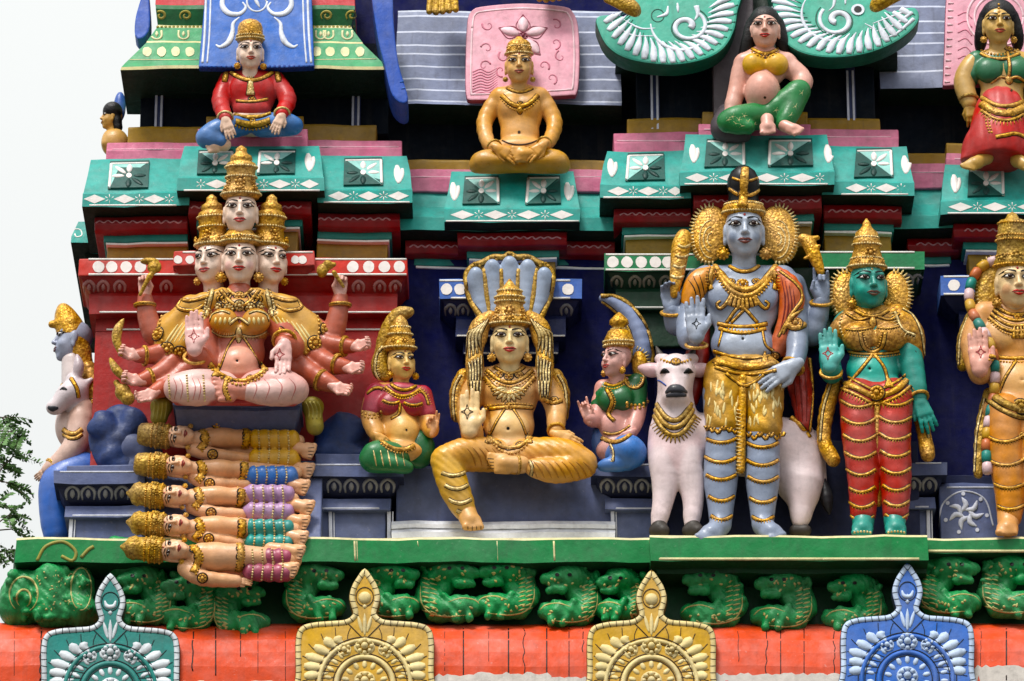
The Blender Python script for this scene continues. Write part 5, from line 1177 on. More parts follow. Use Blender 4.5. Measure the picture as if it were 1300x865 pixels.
# ------------------------------------------------------------------ five figures lying one above the other under her
def lying(k, fx, fy, cx0, ty, by, skirt, rows, feet, arm, d0, label, tw=9):
    F = Fig('reclining_statue', label, ((fx+120), by+8), d0, group='reclining figures under the goddess')
    sk = '#E2A878'
    h = F.head(fx+1, fy, 24, 33, 0, -84, 6, col='#E8B58C', neck=.45, w=.92, lips=lips_hex('9A2420'), brow=BROWN)
    b = F.sc(sk, 1.9, 4); my = (ty+by)/2; hh = (by-ty)/2
    b.c((fx+22, my, 12, 9), (fx+34, my, 10, hh*.9)); b.c((fx+36, my, 12, hh*1.15), (fx+80, my+1, 12, hh*1.1)); b.e(fx+52, my, 14, 20, hh*1.1, 13); b.c((fx+80, my, 10, hh*1.0), (fx+150, my+4, 8, hh*.8)); b.e(fx+85, my+10, 0, 70, 15, 8)
    for a in arm: b.sm([(p[0], p[1], p[2]+1, p[3]+1.8) for p in a[:-1]], k=2, n=3)
    F.add(b, back=d0-14)
    for a in arm:
        if len(a) > 3 and a[-1]: F.hand(a[-2][0], a[-2][1], a[-2][2]+2, 20, -2, 1, -1, .15, 0, sk, fat=1.1)
    for (x, y, tx, ty_) in feet:
        b = F.sc(sk, 1.1, 3); ax, ay = x, y
        F.foot(b, (x-15, y-3, 12), (x+4, y+1, 18), 8.5, (-2, 7.5, 0), tr=3.3); b.c((x-36, y-4, 4, 9), (x-12, y-2, 8, 8.5)); F.add(b, back=d0-14)
    F.body()
    for (x, y, tx, ty_) in feet: toelines(F, [(x-3, y-4+i*4, x+5, y-4.5+i*4.6) for i in range(4)])
    def folds(Fd, X_, Y_, Z_): return Fd-1.6*np.abs(np.sin((X_+650)*math.pi/12.5+.4))
    b = F.sc(skirt, 1.5, 3); x0, x1 = fx+91, fx+144
    for (a, c_) in rows: yy = (a+c_)/2; r_ = (c_-a)/2; b.c((x0+6, yy, 11, r_*.95), (x1-4, yy+1, 12, r_)); 
    b.post = folds; o = F.part('skirt', b, back=d0-12)
    yt, yb = rows[0][0], rows[-1][1]
    for j in range(4):
        x = x0+8+j*12.5
        F.orn('skirt_band', lambda m, tg: beads(m, [(x, yt+1), (x+1.5, (yt+yb)/2), (x-.5, yb-1)], 1.5, tg, 3.1), PALEGOLD, o)
    F.orn('belt', lambda m, tg: (stroke(m, [(fx+84, ty-1), (fx+85, my), (fx+82, by+3)], 4.2, tg, .6), beads(m, [(fx+80, ty-1), (fx+81, my), (fx+78, by+3)], 1.6, tg), beads(m, [(fx+88, ty-1), (fx+89, my), (fx+86, by+3)], 1.6, tg), [rosette(m, fx+84, y, 4, tg, 6) for y in (ty+5, my, by-4)]))
    F.orn('necklace', lambda m, tg: (stroke(m, [(fx+18, ty-3), (fx+29, my-7), (fx+31, my+5), (fx+24, by+5)], 4.6, tg, .5), beads(m, [(fx+23, ty-4), (fx+34, my-7), (fx+36, my+5), (fx+28, by+7)], 1.8, tg), [rosette(m, x, y, 4, tg, 6) for x, y in ((fx+24, my-10), (fx+30, my), (fx+29, my+10))]))
    for a in arm:
        p = a[1]; F.orn('armlet', lambda m, tg: (rosette(m, p[0], p[1], 5.2, tg, 7)))
    hl = fx-15-cx0; F.crown(h, [(0, 14.5), (5, 16), (10, 15.5), (16, 16.5), (22, 14.5), (hl*.55+4, 14), (hl*.62+4, 15.5), (hl*.8+2, 12.5), (hl*.92, 6), (hl+1, 1.5)] if hl > 44 else [(0, 14.5), (5, 16), (10, 15.5), (16, 16.5), (22, 14.5), (28, 15), (hl+2, 13.5), (hl+5, 10)], (4, 10, 17, 23), OLDGOLD, base=(0, -.2, .42), ros=((13, 0, 5), (13, -55, 4.5), (13, 55, 4.5), (5, 0, 4)), beadr=1.4)
    F.earrings(h, 3.2, .30, .42)
lying(0, 229, 553, 178, 546, 566, '#D9A41E', [(546, 570), (571, 595)], [(394, 573, 4, 3), (392, 598, 4, 3)], [[(262, 540, 10, 7), (275, 538, 14, 6.5), (332, 543, 8, 4), 0], [(246, 570, 10, 8), (270, 577, 14, 6.5), (312, 582, 12, 5), 0]], 58, 'reclining crowned figure in yellow scalloped skirt, topmost under the throne')
lying(1, 226, 591, 174, 586, 606, '#2A6FC0', [(592, 617)], [(386, 619, 4, 3)], [[(246, 606, 10, 7), (266, 614, 14, 6.5), (314, 616, 10, 5), 0]], 72, 'reclining crowned figure in blue banded skirt')
lying(2, 222, 629, 160, 620, 640, '#B48AB8', [(616, 638), (639, 660)], [(392, 645, 4, 3), (386, 664, 4, 3)], [[(244, 644, 10, 7), (268, 651, 14, 6.5), (308, 653, 10, 5), 0]], 88, 'reclining crowned figure in lilac banded skirt')
lying(3, 223, 666, 160, 658, 680, '#1F8F88', [(660, 680), (680, 698)], [(384, 684, 4, 3)], [[(244, 680, 10, 7), (265, 684, 14, 6.5), (304, 690, 10, 5), 0]], 104, 'reclining crowned figure in teal banded skirt')
lying(4, 221, 698, 153, 692, 722, '#A5405E', [(697, 718), (717, 737)], [(380, 702, 4, 3), (372, 724, 4, 3)], [[(236, 722, 10, 9), (257, 734, 14, 8), (300, 738, 12, 6), 1]], 124, 'reclining crowned figure in maroon banded skirt, lowest, with arm stretched out over the green ledge')
# ------------------------------------------------------------------ seated deity under the five-hooded cobra
def legbands(F, rows, tooth=2.4, w=1.7, name='leg_band', mat=GOLD, tg=None, d=0):
    for x0, x1, y, sag in rows: F.orn(name, lambda m, tg_: trim(m, tg_, arc(x0, y, x1, y, sag, 6), w, tooth, 3.2, 1), mat, tg=tg)
F = Fig('deity_statue', 'golden deity seated with one leg down beneath a fan of five cobra hoods', (650, 592), 44)
SK = '#D89E50'
h = F.head(647, 437, 50, 49, 0, 0, col='#F0D294', cheek='#EAC07A', w=1.05)
b = F.sc(SK, 2.2, 6)
b.e(647, 500, 24, 36, 40, 20); b.e(632, 496, 36, 15, 13, 10); b.e(663, 496, 36, 15, 13, 10); b.e(646, 540, 22, 32, 30, 18); b.e(645, 545, 32, 25, 20, 16, col='#E6B870'); b.e(647, 574, 24, 46, 16, 22); b.c((614, 480, 20, 14), (682, 480, 20, 14)); b.e(645, 544, 49, 2.6, 2.6, 4, k=2, sub=True)
b.sm([(606, 486, 20, 14), (594, 520, 22, 13), (600, 552, 34, 12), (597, 546, 50, 10.5)], n=3); b.sm([(690, 486, 20, 14), (705, 515, 26, 12.5), (706, 548, 40, 9.5)], n=3)
F.foot(b, (592, 650, 44), (602, 671, 58), 12.5, (10, 1, 0)); F.foot(b, (662, 590, 58), (622, 588, 62), 11, (2.5, 10, 0))
F.add(b, back=30)
hp = F.hand(596, 548, 58, 56, 90, 1, 1, .05, .03, '#EBC78E', .02, .05); F.hand(707, 552, 46, 36, -28, -1, -1, .2, .12, '#E2AE66')
F.body(); F.mark(593, 523, 9.5, hp, LB, .7)
b = F.sc('#D6951A', 1.9, 5)
b.sm([(632, 578, 30, 20), (595, 577, 42, 20), (566, 584, 46, 17)], n=3); b.sm([(566, 586, 46, 18), (577, 620, 46, 17), (590, 648, 44, 13)], n=3, col='#DBA93C'); b.sm([(662, 578, 30, 20), (710, 578, 42, 20), (740, 588, 46, 17)], n=3); b.sm([(740, 591, 46, 16), (706, 598, 54, 14), (678, 594, 57, 11)], n=3); b.e(650, 585, 30, 30, 14, 22)
b.post = lambda Fd, X_, Y_, Z_: Fd-.8*np.abs(np.sin((X_+Z_*1.1)*.28))
F.part('trousers', b, back=40); TR = F.last
legbands(F, [(561, 590, 600, 4), (565, 594, 616, 5), (570, 598, 634, 5), (580, 604, 648, 4)], 0, 2.2, mat=PALEGOLD, tg=TR)
AMB = paint('fold_amber', '#B87A14', dirt=.2)
for k in range(9): F.orn('trouser_fold', lambda m, tg: stroke(m, [(668+k*9, 586), (676+k*9, 594), (682+k*9, 607)], [.6, 1.7, .6], tg, .6, 0, 2.5, 5), AMB, tg=TR)
for k in range(5): F.orn('trouser_fold', lambda m, tg: stroke(m, [(592+k*8, 568), (600+k*8, 578), (604+k*8, 592)], [.6, 1.6, .6], tg, .6, 0, 2.5, 5), AMB, tg=TR)
F.orn('trouser_hem', lambda m, tg: trim(m, tg, [(672, 585), (676, 594), (674, 604)], 1.6, 0), PALEGOLD, tg=TR)
b = F.sc('#C0902C', 2.2, 4)                                       # long locks falling on the shoulders
for s in (-1, 1):
    X = lambda a: 647+s*a
    b.sm([(X(24), 402, 44, 8), (X(38), 416, 42, 11), (X(44), 444, 38, 10), (X(45), 478, 40, 9), (X(44), 505, 44, 6)], n=3); b.e(X(40), 425, 40, 12, 16, 12); b.e(X(44), 462, 40, 11, 15, 11)
    b.sm([(X(58), 478, 16, 10), (X(66), 500, 12, 10), (X(66), 528, 10, 9)], n=2)
hr = F.part('hair_locks', b, GOLD, back=44); HR = F.last
def locks(m, tg):
    for s in (sd,):
        for k in range(5): stroke(m, [(647+s*(27+k*4), 405+k*3), (647+s*(38+k*4), 426), (647+s*(36+k*5), 446+k*3)], [.8, 2.4, 2.0, .6], tg, .8, 0, 3, 5)
        for k in range(5): stroke(m, [(647+s*(36+k*4), 452+k*2), (647+s*(36+k*3.5), 470), (647+s*(36+k*3.6), 486+k)], [.8, 1.9, .6], tg, .8, 0, 3, 5)
        for k in range(4): stroke(m, [(647+s*(37+k*4), 484), (647+s*(38+k*3.4), 505)], [1.6, 1.4, .5], tg, .8, 0, 3, 5)
for sd in (-1, 1): F.orn('lock', locks, PALEGOLD, hr, HR)
for s in (-1, 1): F.orn('shawl_border', lambda m, tg: trim(m, tg, [(647+s*a, b_) for a, b_ in ((62, 476), (70, 492), (72, 512), (70, 534))], 1.8, 5, 4.2, s), PALEGOLD, hr, HR)
b = Sc('#98A8C2', 1.9, 2.5, F.d0+22)
for x, y, r in ((604, 347, 12), (625, 337, 12.5), (647, 333, 13), (670, 337, 12.5), (691, 347, 12)): b.sm([(647+(x-647)*.76, 404, 0, 9.5), (647+(x-647)*.9, 375, 2, 10.5), (x, y+12, 5, r*.95), (x, y, 12, 8)], n=3)
b.e(647, 385, -6, 44, 40, 8, k=6)
ho = F.part('cobra_hood', b, back=50); HO = F.last
F.orn('hood_rim', lambda m, tg: ([stroke(m, [(647+(x-647)*.74, 405), (647+(x-647)*.88, 375), (x, 342)], [2, 4.2, 3.2], tg, .7, 0, 3, 6) for x in (614, 636, 658, 681)], stroke(m, [(612, 405), (597, 380), (592, 352), (600, 339), (614, 333), (626, 327), (640, 327), (647, 323), (655, 327), (670, 327), (684, 334), (698, 342), (702, 356), (697, 380), (686, 405)], 4.2, tg, .9, 0, 3, 6, dflt=F.d0+24), [beads(m, [(x-5, y-3), (x, y-8), (x+5, y-3)], 2.0, tg, dflt=F.d0+30) for x, y in ((604, 341), (625, 333), (647, 329), (670, 333), (691, 341))]), OLDGOLD, ho, HO)
F.crown(h, [(0, 23), (4, 26), (9, 25), (13, 21), (24, 18.5), (28, 17), (32, 18.5), (38, 18.5), (42, 16), (48, 15), (51, 10), (55, 6), (58, 4), (62, 1)], (4, 13, 32, 38, 46), ros=((9, 0, 6), (9, -45, 5.5), (9, 45, 5.5), (19, 0, 7), (19, -55, 5), (19, 55, 5)), base=(0, -.16, .47))
F.earrings(h, 5.5, .34, .46)
F.orn('necklace', lambda m, tg: (stroke(m, arc(626, 464, 668, 464, 10), 2.2, tg), stroke(m, arc(618, 470, 676, 470, 16), 2.6, tg), beads(m, arc(616, 474, 678, 474, 17), 1.8, tg), stroke(m, arc(614, 478, 679, 478, 22), 2.6, tg), beads(m, arc(614, 482, 679, 482, 23), 1.7, tg), [rosette(m, x, y, 5, tg, 6) for x, y in ((646, 478), (633, 476), (659, 476))]))
F.orn('pendant', lambda m, tg: [leaf(m, 646+math.cos(a)*4, 492+math.sin(a)*4, 646+math.cos(a)*23, 494+math.sin(a)*18, 2.7, tg, .8) for a in np.linspace(.1, math.pi-.1, 9)], PALEGOLD)
F.orn('chest_band', lambda m, tg: (stroke(m, arc(616, 520, 677, 518, -2), 2.3, tg), beads(m, arc(616, 516, 677, 514, -2), 1.6, tg), rosette(m, 646, 516, 5, tg, 6), stroke(m, [(640, 520), (630, 536), (622, 552)], 1.5, tg), stroke(m, [(652, 520), (662, 536), (668, 552)], 1.5, tg)))
F.orn('girdle', lambda m, tg: (stroke(m, arc(622, 556, 674, 556, 13), 3.2, tg), beads(m, arc(624, 562, 672, 562, 14), 2.0, tg), [rosette(m, x, y, 4.2, tg, 6) for x, y in ((632, 564), (646, 569), (660, 564))], [stroke(m, [(x, 548), (x+j*3, 563)], [1, 2, 2.4], tg) for x in (621, 671) for j in (-1, 0, 1)]))
F.orn('armlet', lambda m, tg: (stroke(m, [(692, 508), (703, 512), (713, 508)], 3, tg), rosette(m, 703, 509, 5, tg, 6)))
toelines(F, [(594+i*5.5, 668, 594+i*5.5, 674) for i in range(4)]+[(618, 582+i*4.5, 627, 583+i*4) for i in range(4)]); F.bangles((706, 546, 40), (707, 551, 44), 10.5, 2, 1.6); F.bangles((658, 590, 58), (650, 590, 60), 11, 3, 1.7, name='anklet')
F.orn('navel', lambda m, tg: disc(m, 645, 544, 2, 2, tg, .5, 7), BLACK, F.bo)

# ------------------------------------------------------------------ the two cobra-hooded women beside him
F = Fig('attendant_statue', 'small naga woman in red blouse with raised hand beside the goddess\'s arms', (505, 592), 52)
SK = '#D79B48'
h = F.head(512, 463, 38, 38, 22, 0, col='#E8BF74'); b = F.sc(SK, 1.9, 5)
b.e(506, 515, 22, 26, 28, 17); b.e(508, 548, 20, 25, 24, 16); b.e(513, 548, 28, 18, 18, 14, col='#E0AC58'); b.c((483, 498, 20, 12), (533, 500, 20, 11)); b.e(505, 575, 22, 34, 14, 20); b.c((510, 485, 22, 9), (508, 496, 20, 12)); b.e(516, 546, 43, 2, 2, 3, k=2, sub=True)
b.sm([(476, 502, 20, 12), (470, 530, 22, 10.5), (478, 552, 32, 9)], n=3); b.sm([(538, 506, 20, 11), (545, 538, 24, 10), (548, 548, 34, 8)], n=3); F.add(b, back=40)
F.hand(478, 552, 38, 24, -40, 1, -1, .25, .1, SK); F.hand(549, 548, 38, 28, 82, -1, 1, .5, .1, '#DFA06A', curls=(.9, .9, .2, .2)); F.body()
b = F.sc('#A01C30', 1.9, 4); b.e(495, 514, 32, 16, 14, 11); b.e(524, 514, 32, 15, 14, 11); b.e(508, 508, 22, 30, 22, 18); b.c((478, 500, 22, 14), (472, 522, 22, 13), col='#B8304A'); b.c((536, 502, 22, 13), (543, 526, 24, 11.5)); b.e(508, 498, 24, 28, 9, 17, col='#C9606E'); F.part('blouse', b, back=44); BL = F.last
b = F.sc('#16723A', 1.9, 5); b.sm([(505, 580, 28, 16), (480, 578, 42, 17), (470, 584, 42, 13)], n=3); b.sm([(474, 588, 44, 12), (500, 590, 48, 9), (518, 594, 44, 7)], n=3); b.e(532, 570, 18, 20, 24, 14, col='#0F5A2C'); F.part('skirt', b, back=40); SKT = F.last
F.orn('skirt_trim', lambda m, tg: [stroke(m, arc(474+k*9, 572, 478+k*9, 592, 0), [.6, 1.2, .6], tg, .6, 0, 2.5, 5) for k in range(5)], PALEGOLD, tg=SKT)
F.orn('girdle', lambda m, tg: (stroke(m, arc(484, 560, 526, 566, 8), 3, tg), beads(m, arc(484, 564, 526, 570, 8), 1.7, tg)))
F.orn('necklace', lambda m, tg: (stroke(m, arc(494, 486, 528, 490, 7), 2, tg), stroke(m, arc(489, 491, 532, 495, 10), 2.2, tg), beads(m, arc(488, 495, 533, 498, 10), 1.5, tg)))
F.orn('blouse_trim', lambda m, tg: (trim(m, tg, arc(486, 508, 507, 510, 3), 1.5, 2.5, 2.6), trim(m, tg, arc(513, 511, 536, 512, 3), 1.5, 2.5, 2.6), beads(m, arc(460, 523, 484, 523, 4), 2.2, tg), beads(m, arc(460, 527, 484, 527, 4), 1.8, tg), stroke(m, [(508, 512), (506, 526), (496, 532)], 1.6, tg), stroke(m, arc(466, 500, 486, 494, -4), 2, tg), trim(m, tg, [(532, 494), (540, 502), (544, 514)], 1.6, 3, 3, -1)), GOLD)
b = Sc('#B88E34', 1.7, 3, F.d0+20); b.sm([(489, 478, 0, 7), (484, 455, 0, 8), (490, 425, 4, 9), (505, 402, 8, 10), (520, 396, 18, 6)], n=3); b.e(482, 464, 0, 11, 18, 7); F.part('cobra_hood', b, OLDGOLD, back=58); HO = F.last
F.orn('hood_rim', lambda m, tg: trim(m, tg, [(487, 488), (477, 474), (478, 452), (486, 440)], 1.8, 3.5, 3.4, 1), PALEGOLD, tg=HO)
F.crown(h, [(0, 18), (4, 20), (9, 18), (13, 17), (18, 14), (21, 15), (25, 13.5), (30, 12), (34, 10), (38, 9), (43, 5), (46, 1)], (4, 21, 30), ros=((11, 0, 4.5), (11, -50, 4), (11, 50, 4)), base=(0, -.16, .48)); F.earrings(h, 4.6, .36)
F.orn('navel', lambda m, tg: disc(m, 516, 546, 1.4, 1.4, tg, .5, 6), BLACK, F.bo)

F = Fig('attendant_statue', 'small naga woman in green blouse in profile, beside the white cow', (790, 592), 50)
SK = '#D6968A'
h = F.head(777, 459, 40, 38, -48, 0, col='#DFA79C'); b = F.sc(SK, 1.9, 5)
b.e(786, 508, 22, 24, 26, 16); b.e(783, 545, 20, 21, 24, 15); b.c((765, 492, 22, 10), (808, 490, 18, 12)); b.e(785, 572, 20, 28, 16, 18); b.c((785, 482, 24, 9), (786, 494, 20, 12)); b.e(775, 540, 26, 14, 16, 13)
b.sm([(764, 500, 22, 10), (757, 530, 26, 9.5), (748, 532, 38, 7.5)], n=3); b.sm([(810, 500, 18, 12), (808, 528, 24, 10), (802, 548, 34, 8)], n=3); F.add(b, back=40)
F.hand(747, 532, 40, 30, 108, 1, 1, .45, .1, '#DDA090', curls=(.1, .8, .8, .2)); F.hand(803, 548, 40, 24, 215, -1, -1, .25, .1, SK); F.body()
b = F.sc('#14602F', 1.9, 4); b.e(772, 508, 34, 13, 15, 12); b.e(790, 506, 34, 14, 15, 12); b.e(786, 506, 20, 27, 25, 17); b.c((808, 488, 20, 14), (808, 516, 22, 13)); b.c((768, 494, 22, 11), (760, 516, 24, 10.5)); F.part('blouse', b, back=44)
b = F.sc('#3573C0', 1.9, 5); b.sm([(782, 578, 26, 14), (796, 573, 44, 19), (803, 576, 44, 17)], n=3); b.sm([(796, 588, 44, 10), (775, 590, 44, 8), (764, 592, 40, 6)], n=2); b.e(763, 560, 14, 12, 22, 12, col='#2A559A'); F.part('skirt', b, back=40); SKT = F.last
F.orn('skirt_trim', lambda m, tg: (trim(m, tg, [(774, 562), (779, 574), (778, 586)], 1.5, 2.5, 3, 1)), PALEGOLD, tg=SKT)
F.orn('girdle', lambda m, tg: (stroke(m, arc(764, 556, 800, 552, 7), 3, tg), stroke(m, arc(766, 549, 800, 540, 6), 1.6, tg)), GOLD)
F.orn('necklace', lambda m, tg: (stroke(m, [(767, 487), (780, 490), (796, 482)], 2.2, tg), beads(m, [(765, 491), (780, 494), (798, 486)], 1.5, tg), stroke(m, [(770, 494), (777, 510), (772, 525), (780, 535)], 2.4, tg), beads(m, [(774, 494), (781, 510), (776, 524)], 1.3, tg)))
F.orn('sleeve_trim', lambda m, tg: ([stroke(m, [(805+12*math.cos(a), 480+13*math.sin(a)) for a in np.linspace(0, 6.28, 16)], 1.8, tg), fringe(m, [(805+12*math.cos(a), 480+13*math.sin(a)) for a in np.linspace(0, 6.28, 16)], 4, 1.2, tg, 4, 1)], beads(m, arc(796, 512, 822, 510, 4), 2.4, tg), beads(m, arc(796, 516, 822, 514, 4), 2.2, tg)), GOLD)
b = Sc('#7E8CB0', 1.7, 3, F.d0+14); b.sm([(812, 470, 0, 10), (815, 440, 2, 12), (803, 408, 4, 11), (785, 390, 8, 8), (765, 379, 16, 5)], n=3); ho = F.part('cobra_hood', b, back=55); HO = F.last
F.orn('hood_rim', lambda m, tg: (stroke(m, [(824, 478), (828, 450), (820, 415), (800, 388), (780, 377), (763, 376)], 3.2, tg, .9, 0, 3, 6, dflt=F.d0+14), stroke(m, [(800, 460), (803, 435), (795, 412), (780, 395), (764, 383)], 2.2, tg, .8, 0, 3, 6, dflt=F.d0+18)), OLDGOLD, ho, HO)
F.crown(h, [(0, 18), (4, 20.5), (9, 20), (16, 17), (22, 14), (24, 10), (28, 9), (31, 13), (36, 12), (41, 7), (46, 1)], (3, 8, 24), base=(0, -.2, .46)); F.earrings(h, 4.6, .34)
b = F.sc('#C49A3C', 1.9, 3); b.e(812, 462, 24, 10, 17, 6); F.part('ear_fan', b, GOLD, back=55); F.orn('fan_fringe', lambda m, tg: fringe(m, [(808, 444), (818, 450), (822, 464), (816, 478)], 5, 1.4, tg, 3.6, -1, dflt=F.d0+24), PALEGOLD)

# ------------------------------------------------------------------ white cow
F = Fig('cow_statue', 'white cow with gold collar standing behind the blue-grey deity', (930, 682), 62, 'cow')
W = '#E2CED0'; b = F.sc(W, 2.3, 8)
b.e(858, 474, 52, 24, 23, 22); b.c((858, 480, 58, 18), (858, 500, 66, 14), 6); b.e(858, 505, 66, 16, 9, 12, k=4)
b.c((843, 458, 46, 9), (838, 456, 42, 7), 4); b.c((873, 458, 46, 9), (880, 456, 42, 7), 4)
for s in (-1, 1):
    b.sm([(858+s*20, 470, 46, 6), (858+s*32, 470, 44, 8.5), (858+s*46, 467, 42, 3)], k=3, n=3, col='#D9B4B8'); b.e(858+s*14, 470, 68, 6, 4.5, 5, k=3); b.e(858+s*14, 472, 76, 7, 5, 4, k=3, sub=True)
b.c((857, 500, 44, 22), (857, 545, 36, 30), 10); b.e(857, 568, 34, 34, 46, 26, col='#DFC2C4'); b.e(842, 590, 38, 17, 32, 20); b.e(874, 590, 38, 17, 32, 20)
b.sm([(846, 605, 38, 17), (842, 635, 38, 12), (836, 664, 40, 9.5)], n=3, k=5); b.sm([(876, 605, 38, 17), (880, 635, 38, 12), (878, 664, 40, 9.5)], n=3, k=5)
b.c((868, 560, 12, 36), (990, 570, 4, 40), 12); b.e(1012, 588, 10, 34, 52, 26); b.sm([(1020, 615, 14, 24), (1018, 640, 16, 14), (1016, 664, 20, 9)], n=3); b.c((1034, 560, 4, 12), (1046, 612, 8, 4), 4)
F.add(b, back=36); F.body()
b = F.sc('#3A3A40', 1.4, 4)
F.orn('muzzle', lambda m, tg: (stroke(m, [(845, 499), (852, 494), (864, 494), (872, 498)], [2, 6, 6, 2], tg, .4, .3, 2, 8), stroke(m, [(846, 503), (858, 501), (871, 502)], [2, 4, 2], tg, .4, .3, 2, 8)), paint('muzzle_grey', '#33343C', rough=.35, dirt=.1), F.bo)
for x0, x1 in ((826, 848), (868, 892)):
    b = F.sc('#3A332E', 1.4, 3); b.c((x0+6, 674, 42, 8), (x1-6, 674, 46, 8)); b.e((x0+x1)/2, 670, 42, 10, 9, 10); F.part('hoof', b, paint('hoof_grey', '#3A342F', dirt=.3))
b = F.sc('#3A332E', 1.4, 3); b.c((1010, 674, 20, 8), (1022, 674, 22, 8)); F.part('hoof', b, paint('hoof_grey', '#3A342F', dirt=.3))
b = F.sc('#17151A', 1.4, 3); b.sm([(1045, 610, 10, 4), (1049, 632, 12, 8), (1053, 652, 12, 2)], n=3); F.part('tail_tuft', b, paint('tuft_black', '#17151A', dirt=0))
F.orn('collar', lambda m, tg: (stroke(m, arc(832, 511, 878, 513, 22), 3.2, tg), stroke(m, arc(830, 518, 880, 520, 24), 3.2, tg), trim(m, tg, arc(829, 526, 882, 528, 26), 3.0, 7, 3.6, 1)), OLDGOLD)
F.orn('forehead_band', lambda m, tg: beads(m, arc(840, 457, 876, 457, 4), 2.2, tg, 3.6), GOLD); F.orn('forehead_rosette', lambda m, tg: rosette(m, 858, 459, 5, tg, 6), GOLD)
for x in (844, 874): F.orn('eye', lambda m, tg: (stroke(m, [(x-6, 474), (x, 471), (x+6, 473)], [.8, 4, .8], tg, .4, .2, 1.5, 8)), BLACK, F.bo)
F.orn('halter', lambda m, tg: stroke(m, [(832, 483), (838, 484), (846, 490)], 1.1, tg), paint('cord_blue', '#2A4A9A', dirt=0)); 
for s in (-1, 1): F.orn('horn', lambda m, tg: m.tube([P(858+s*15, 456, F.d0+42), P(858+s*22, 448, F.d0+38), P(858+s*25, 440, F.d0+36)], [5, 4, 1]), paint('horn_grey', '#4A4440'))

# ------------------------------------------------------------------ blue-grey four-armed deity
F = Fig('deity_statue', 'blue-grey four-armed deity standing in gold breeches before the white cow', (942, 690), 74)
SK, LT = '#8490A8', '#A4AEC0'
h = F.head(945, 298, 50, 57, 0, 0, col='#B2BCCE', lips=lips_hex('7A4038'), cheek=SK, w=.98)
b = F.sc(SK, 2.3, 7)
b.e(943, 385, 26, 46, 48, 20, col=LT); b.e(921, 376, 40, 22, 20, 10); b.e(966, 376, 40, 22, 20, 10); b.e(943, 438, 24, 40, 32, 19); b.e(944, 440, 36, 31, 20, 13, col=LT); b.e(945, 480, 26, 46, 26, 22); b.c((896, 354, 24, 17), (994, 354, 24, 17)); b.e(943, 429, 50, 2.2, 2.2, 4, k=2, sub=True)
for x, x2 in ((918, 915), (968, 968)): b.sm([(x, 500, 30, 26), (x, 555, 34, 21), (x2, 605, 33, 21), (x2, 640, 34, 16), (x2, 664, 36, 13)], n=3, k=3)
F.foot(b, (914, 668, 40), (894, 686, 60), 13, (9, 3, 0)); F.foot(b, (969, 668, 40), (988, 683, 60), 13, (9, -2, 0))
b.sm([(888, 362, 26, 16), (874, 400, 26, 14), (874, 430, 38, 13), (884, 424, 58, 10.5)], n=3, k=4); b.sm([(886, 356, 14, 15), (862, 412, 12, 14), (853, 395, 26, 11)], n=3, k=4)
b.sm([(1003, 362, 26, 16), (1010, 410, 28, 14.5), (1012, 445, 36, 12.5), (1006, 466, 46, 10.5)], n=3, k=4); b.sm([(1008, 362, 12, 15), (1030, 425, 10, 14), (1043, 384, 26, 11)], n=3, k=4)
F.add(b, back=50)
hp = F.hand(884, 428, 64, 54, 92, 1, 1, .06, .05, '#9CA7BC', .05, .05); F.hand(852, 394, 30, 44, 98, 1, 1, .55, .1, SK, .02); F.hand(1044, 382, 30, 46, 92, -1, 1, .55, .1, SK, .02, curls=(.15, .9, .9, .3)); F.hand(1008, 464, 64, 52, 212, -1, -1, .14, .05, LT, .05)
F.body(); F.mark(884, 411, 7, hp, LD, .6)
b = F.sc('#B0841C', 2.2, 5); b.c((920, 480, 32, 27), (918, 540, 37, 22.5), 2); b.c((969, 480, 32, 27), (970, 546, 37, 22.5), 2); b.e(945, 470, 30, 48, 18, 23); b.e(945, 492, 38, 28, 18, 16)
b.post = lambda Fd, X_, Y_, Z_: Fd-.9*np.sin(X_*.32+1.2*np.sin(Z_*.11))*np.sin(Z_*.2+X_*.05)
F.part('breeches', b, paint('breeches_gold', '#C08E22', rough=.36, metal=.25, var=.35, dirt=.35, bump=.6, streak=0, bscale=40), back=66); BR = F.last
r = random.Random(4)
F.orn('fur_fleck', lambda m, tg: [leaf(m, x, y, x+r.uniform(-3, 3), y+r.uniform(8, 15), r.uniform(1.4, 2.4), tg, .5) for x, y in [(r.choice((918, 970))+r.uniform(-20, 20), r.uniform(482, 532)) for _ in range(60)]], paint('fleck_pale', '#E6CE86', dirt=.15), tg=BR, kind='stuff')
F.orn('ragged_hem', lambda m, tg: ([stroke(m, [(x, y), (x+3, y+4), (x+6, y-1)], 1.8, tg, .8, .4, 2, 5, dflt=F.d0+52) for x, y in [(895+k*7, 542+(k % 3)*2) for k in range(7)]+[(948+k*7, 550+(k % 2)*4) for k in range(7)]]), GOLD)
b = F.sc('#CC5A14', 2.2, 5)
b.sm([(906, 346, 36, 7), (886, 360, 34, 14), (876, 384, 32, 11)], n=3, col='#D98A1A'); b.sm([(888, 420, 12, 13), (884, 468, 12, 13), (878, 508, 12, 9)], n=3, col='#8E1E16'); b.sm([(988, 346, 36, 7), (1004, 370, 36, 14), (1002, 405, 32, 13), (986, 446, 24, 9)], n=3); b.sm([(1006, 440, 10, 14), (1016, 492, 14, 14), (1022, 540, 18, 8)], n=3, col='#A5281A')
b.post = lambda Fd, X_, Y_, Z_: Fd-.9*np.abs(np.sin((X_-Z_*.55)*.22))
F.part('shawl', b, back=66); SH = F.last
F.orn('shawl_stripe', lambda m, tg: ([stroke(m, [(872+k*8, 353-k*2), (881+k*6, 366), (886+k*4.5, 384)], [.4, 1.0, .4], tg, .6, 0, 3, 5) for k in range(4)]), BLACK, tg=SH)
FD = paint('fold_crimson', '#7E1A10', dirt=.2)
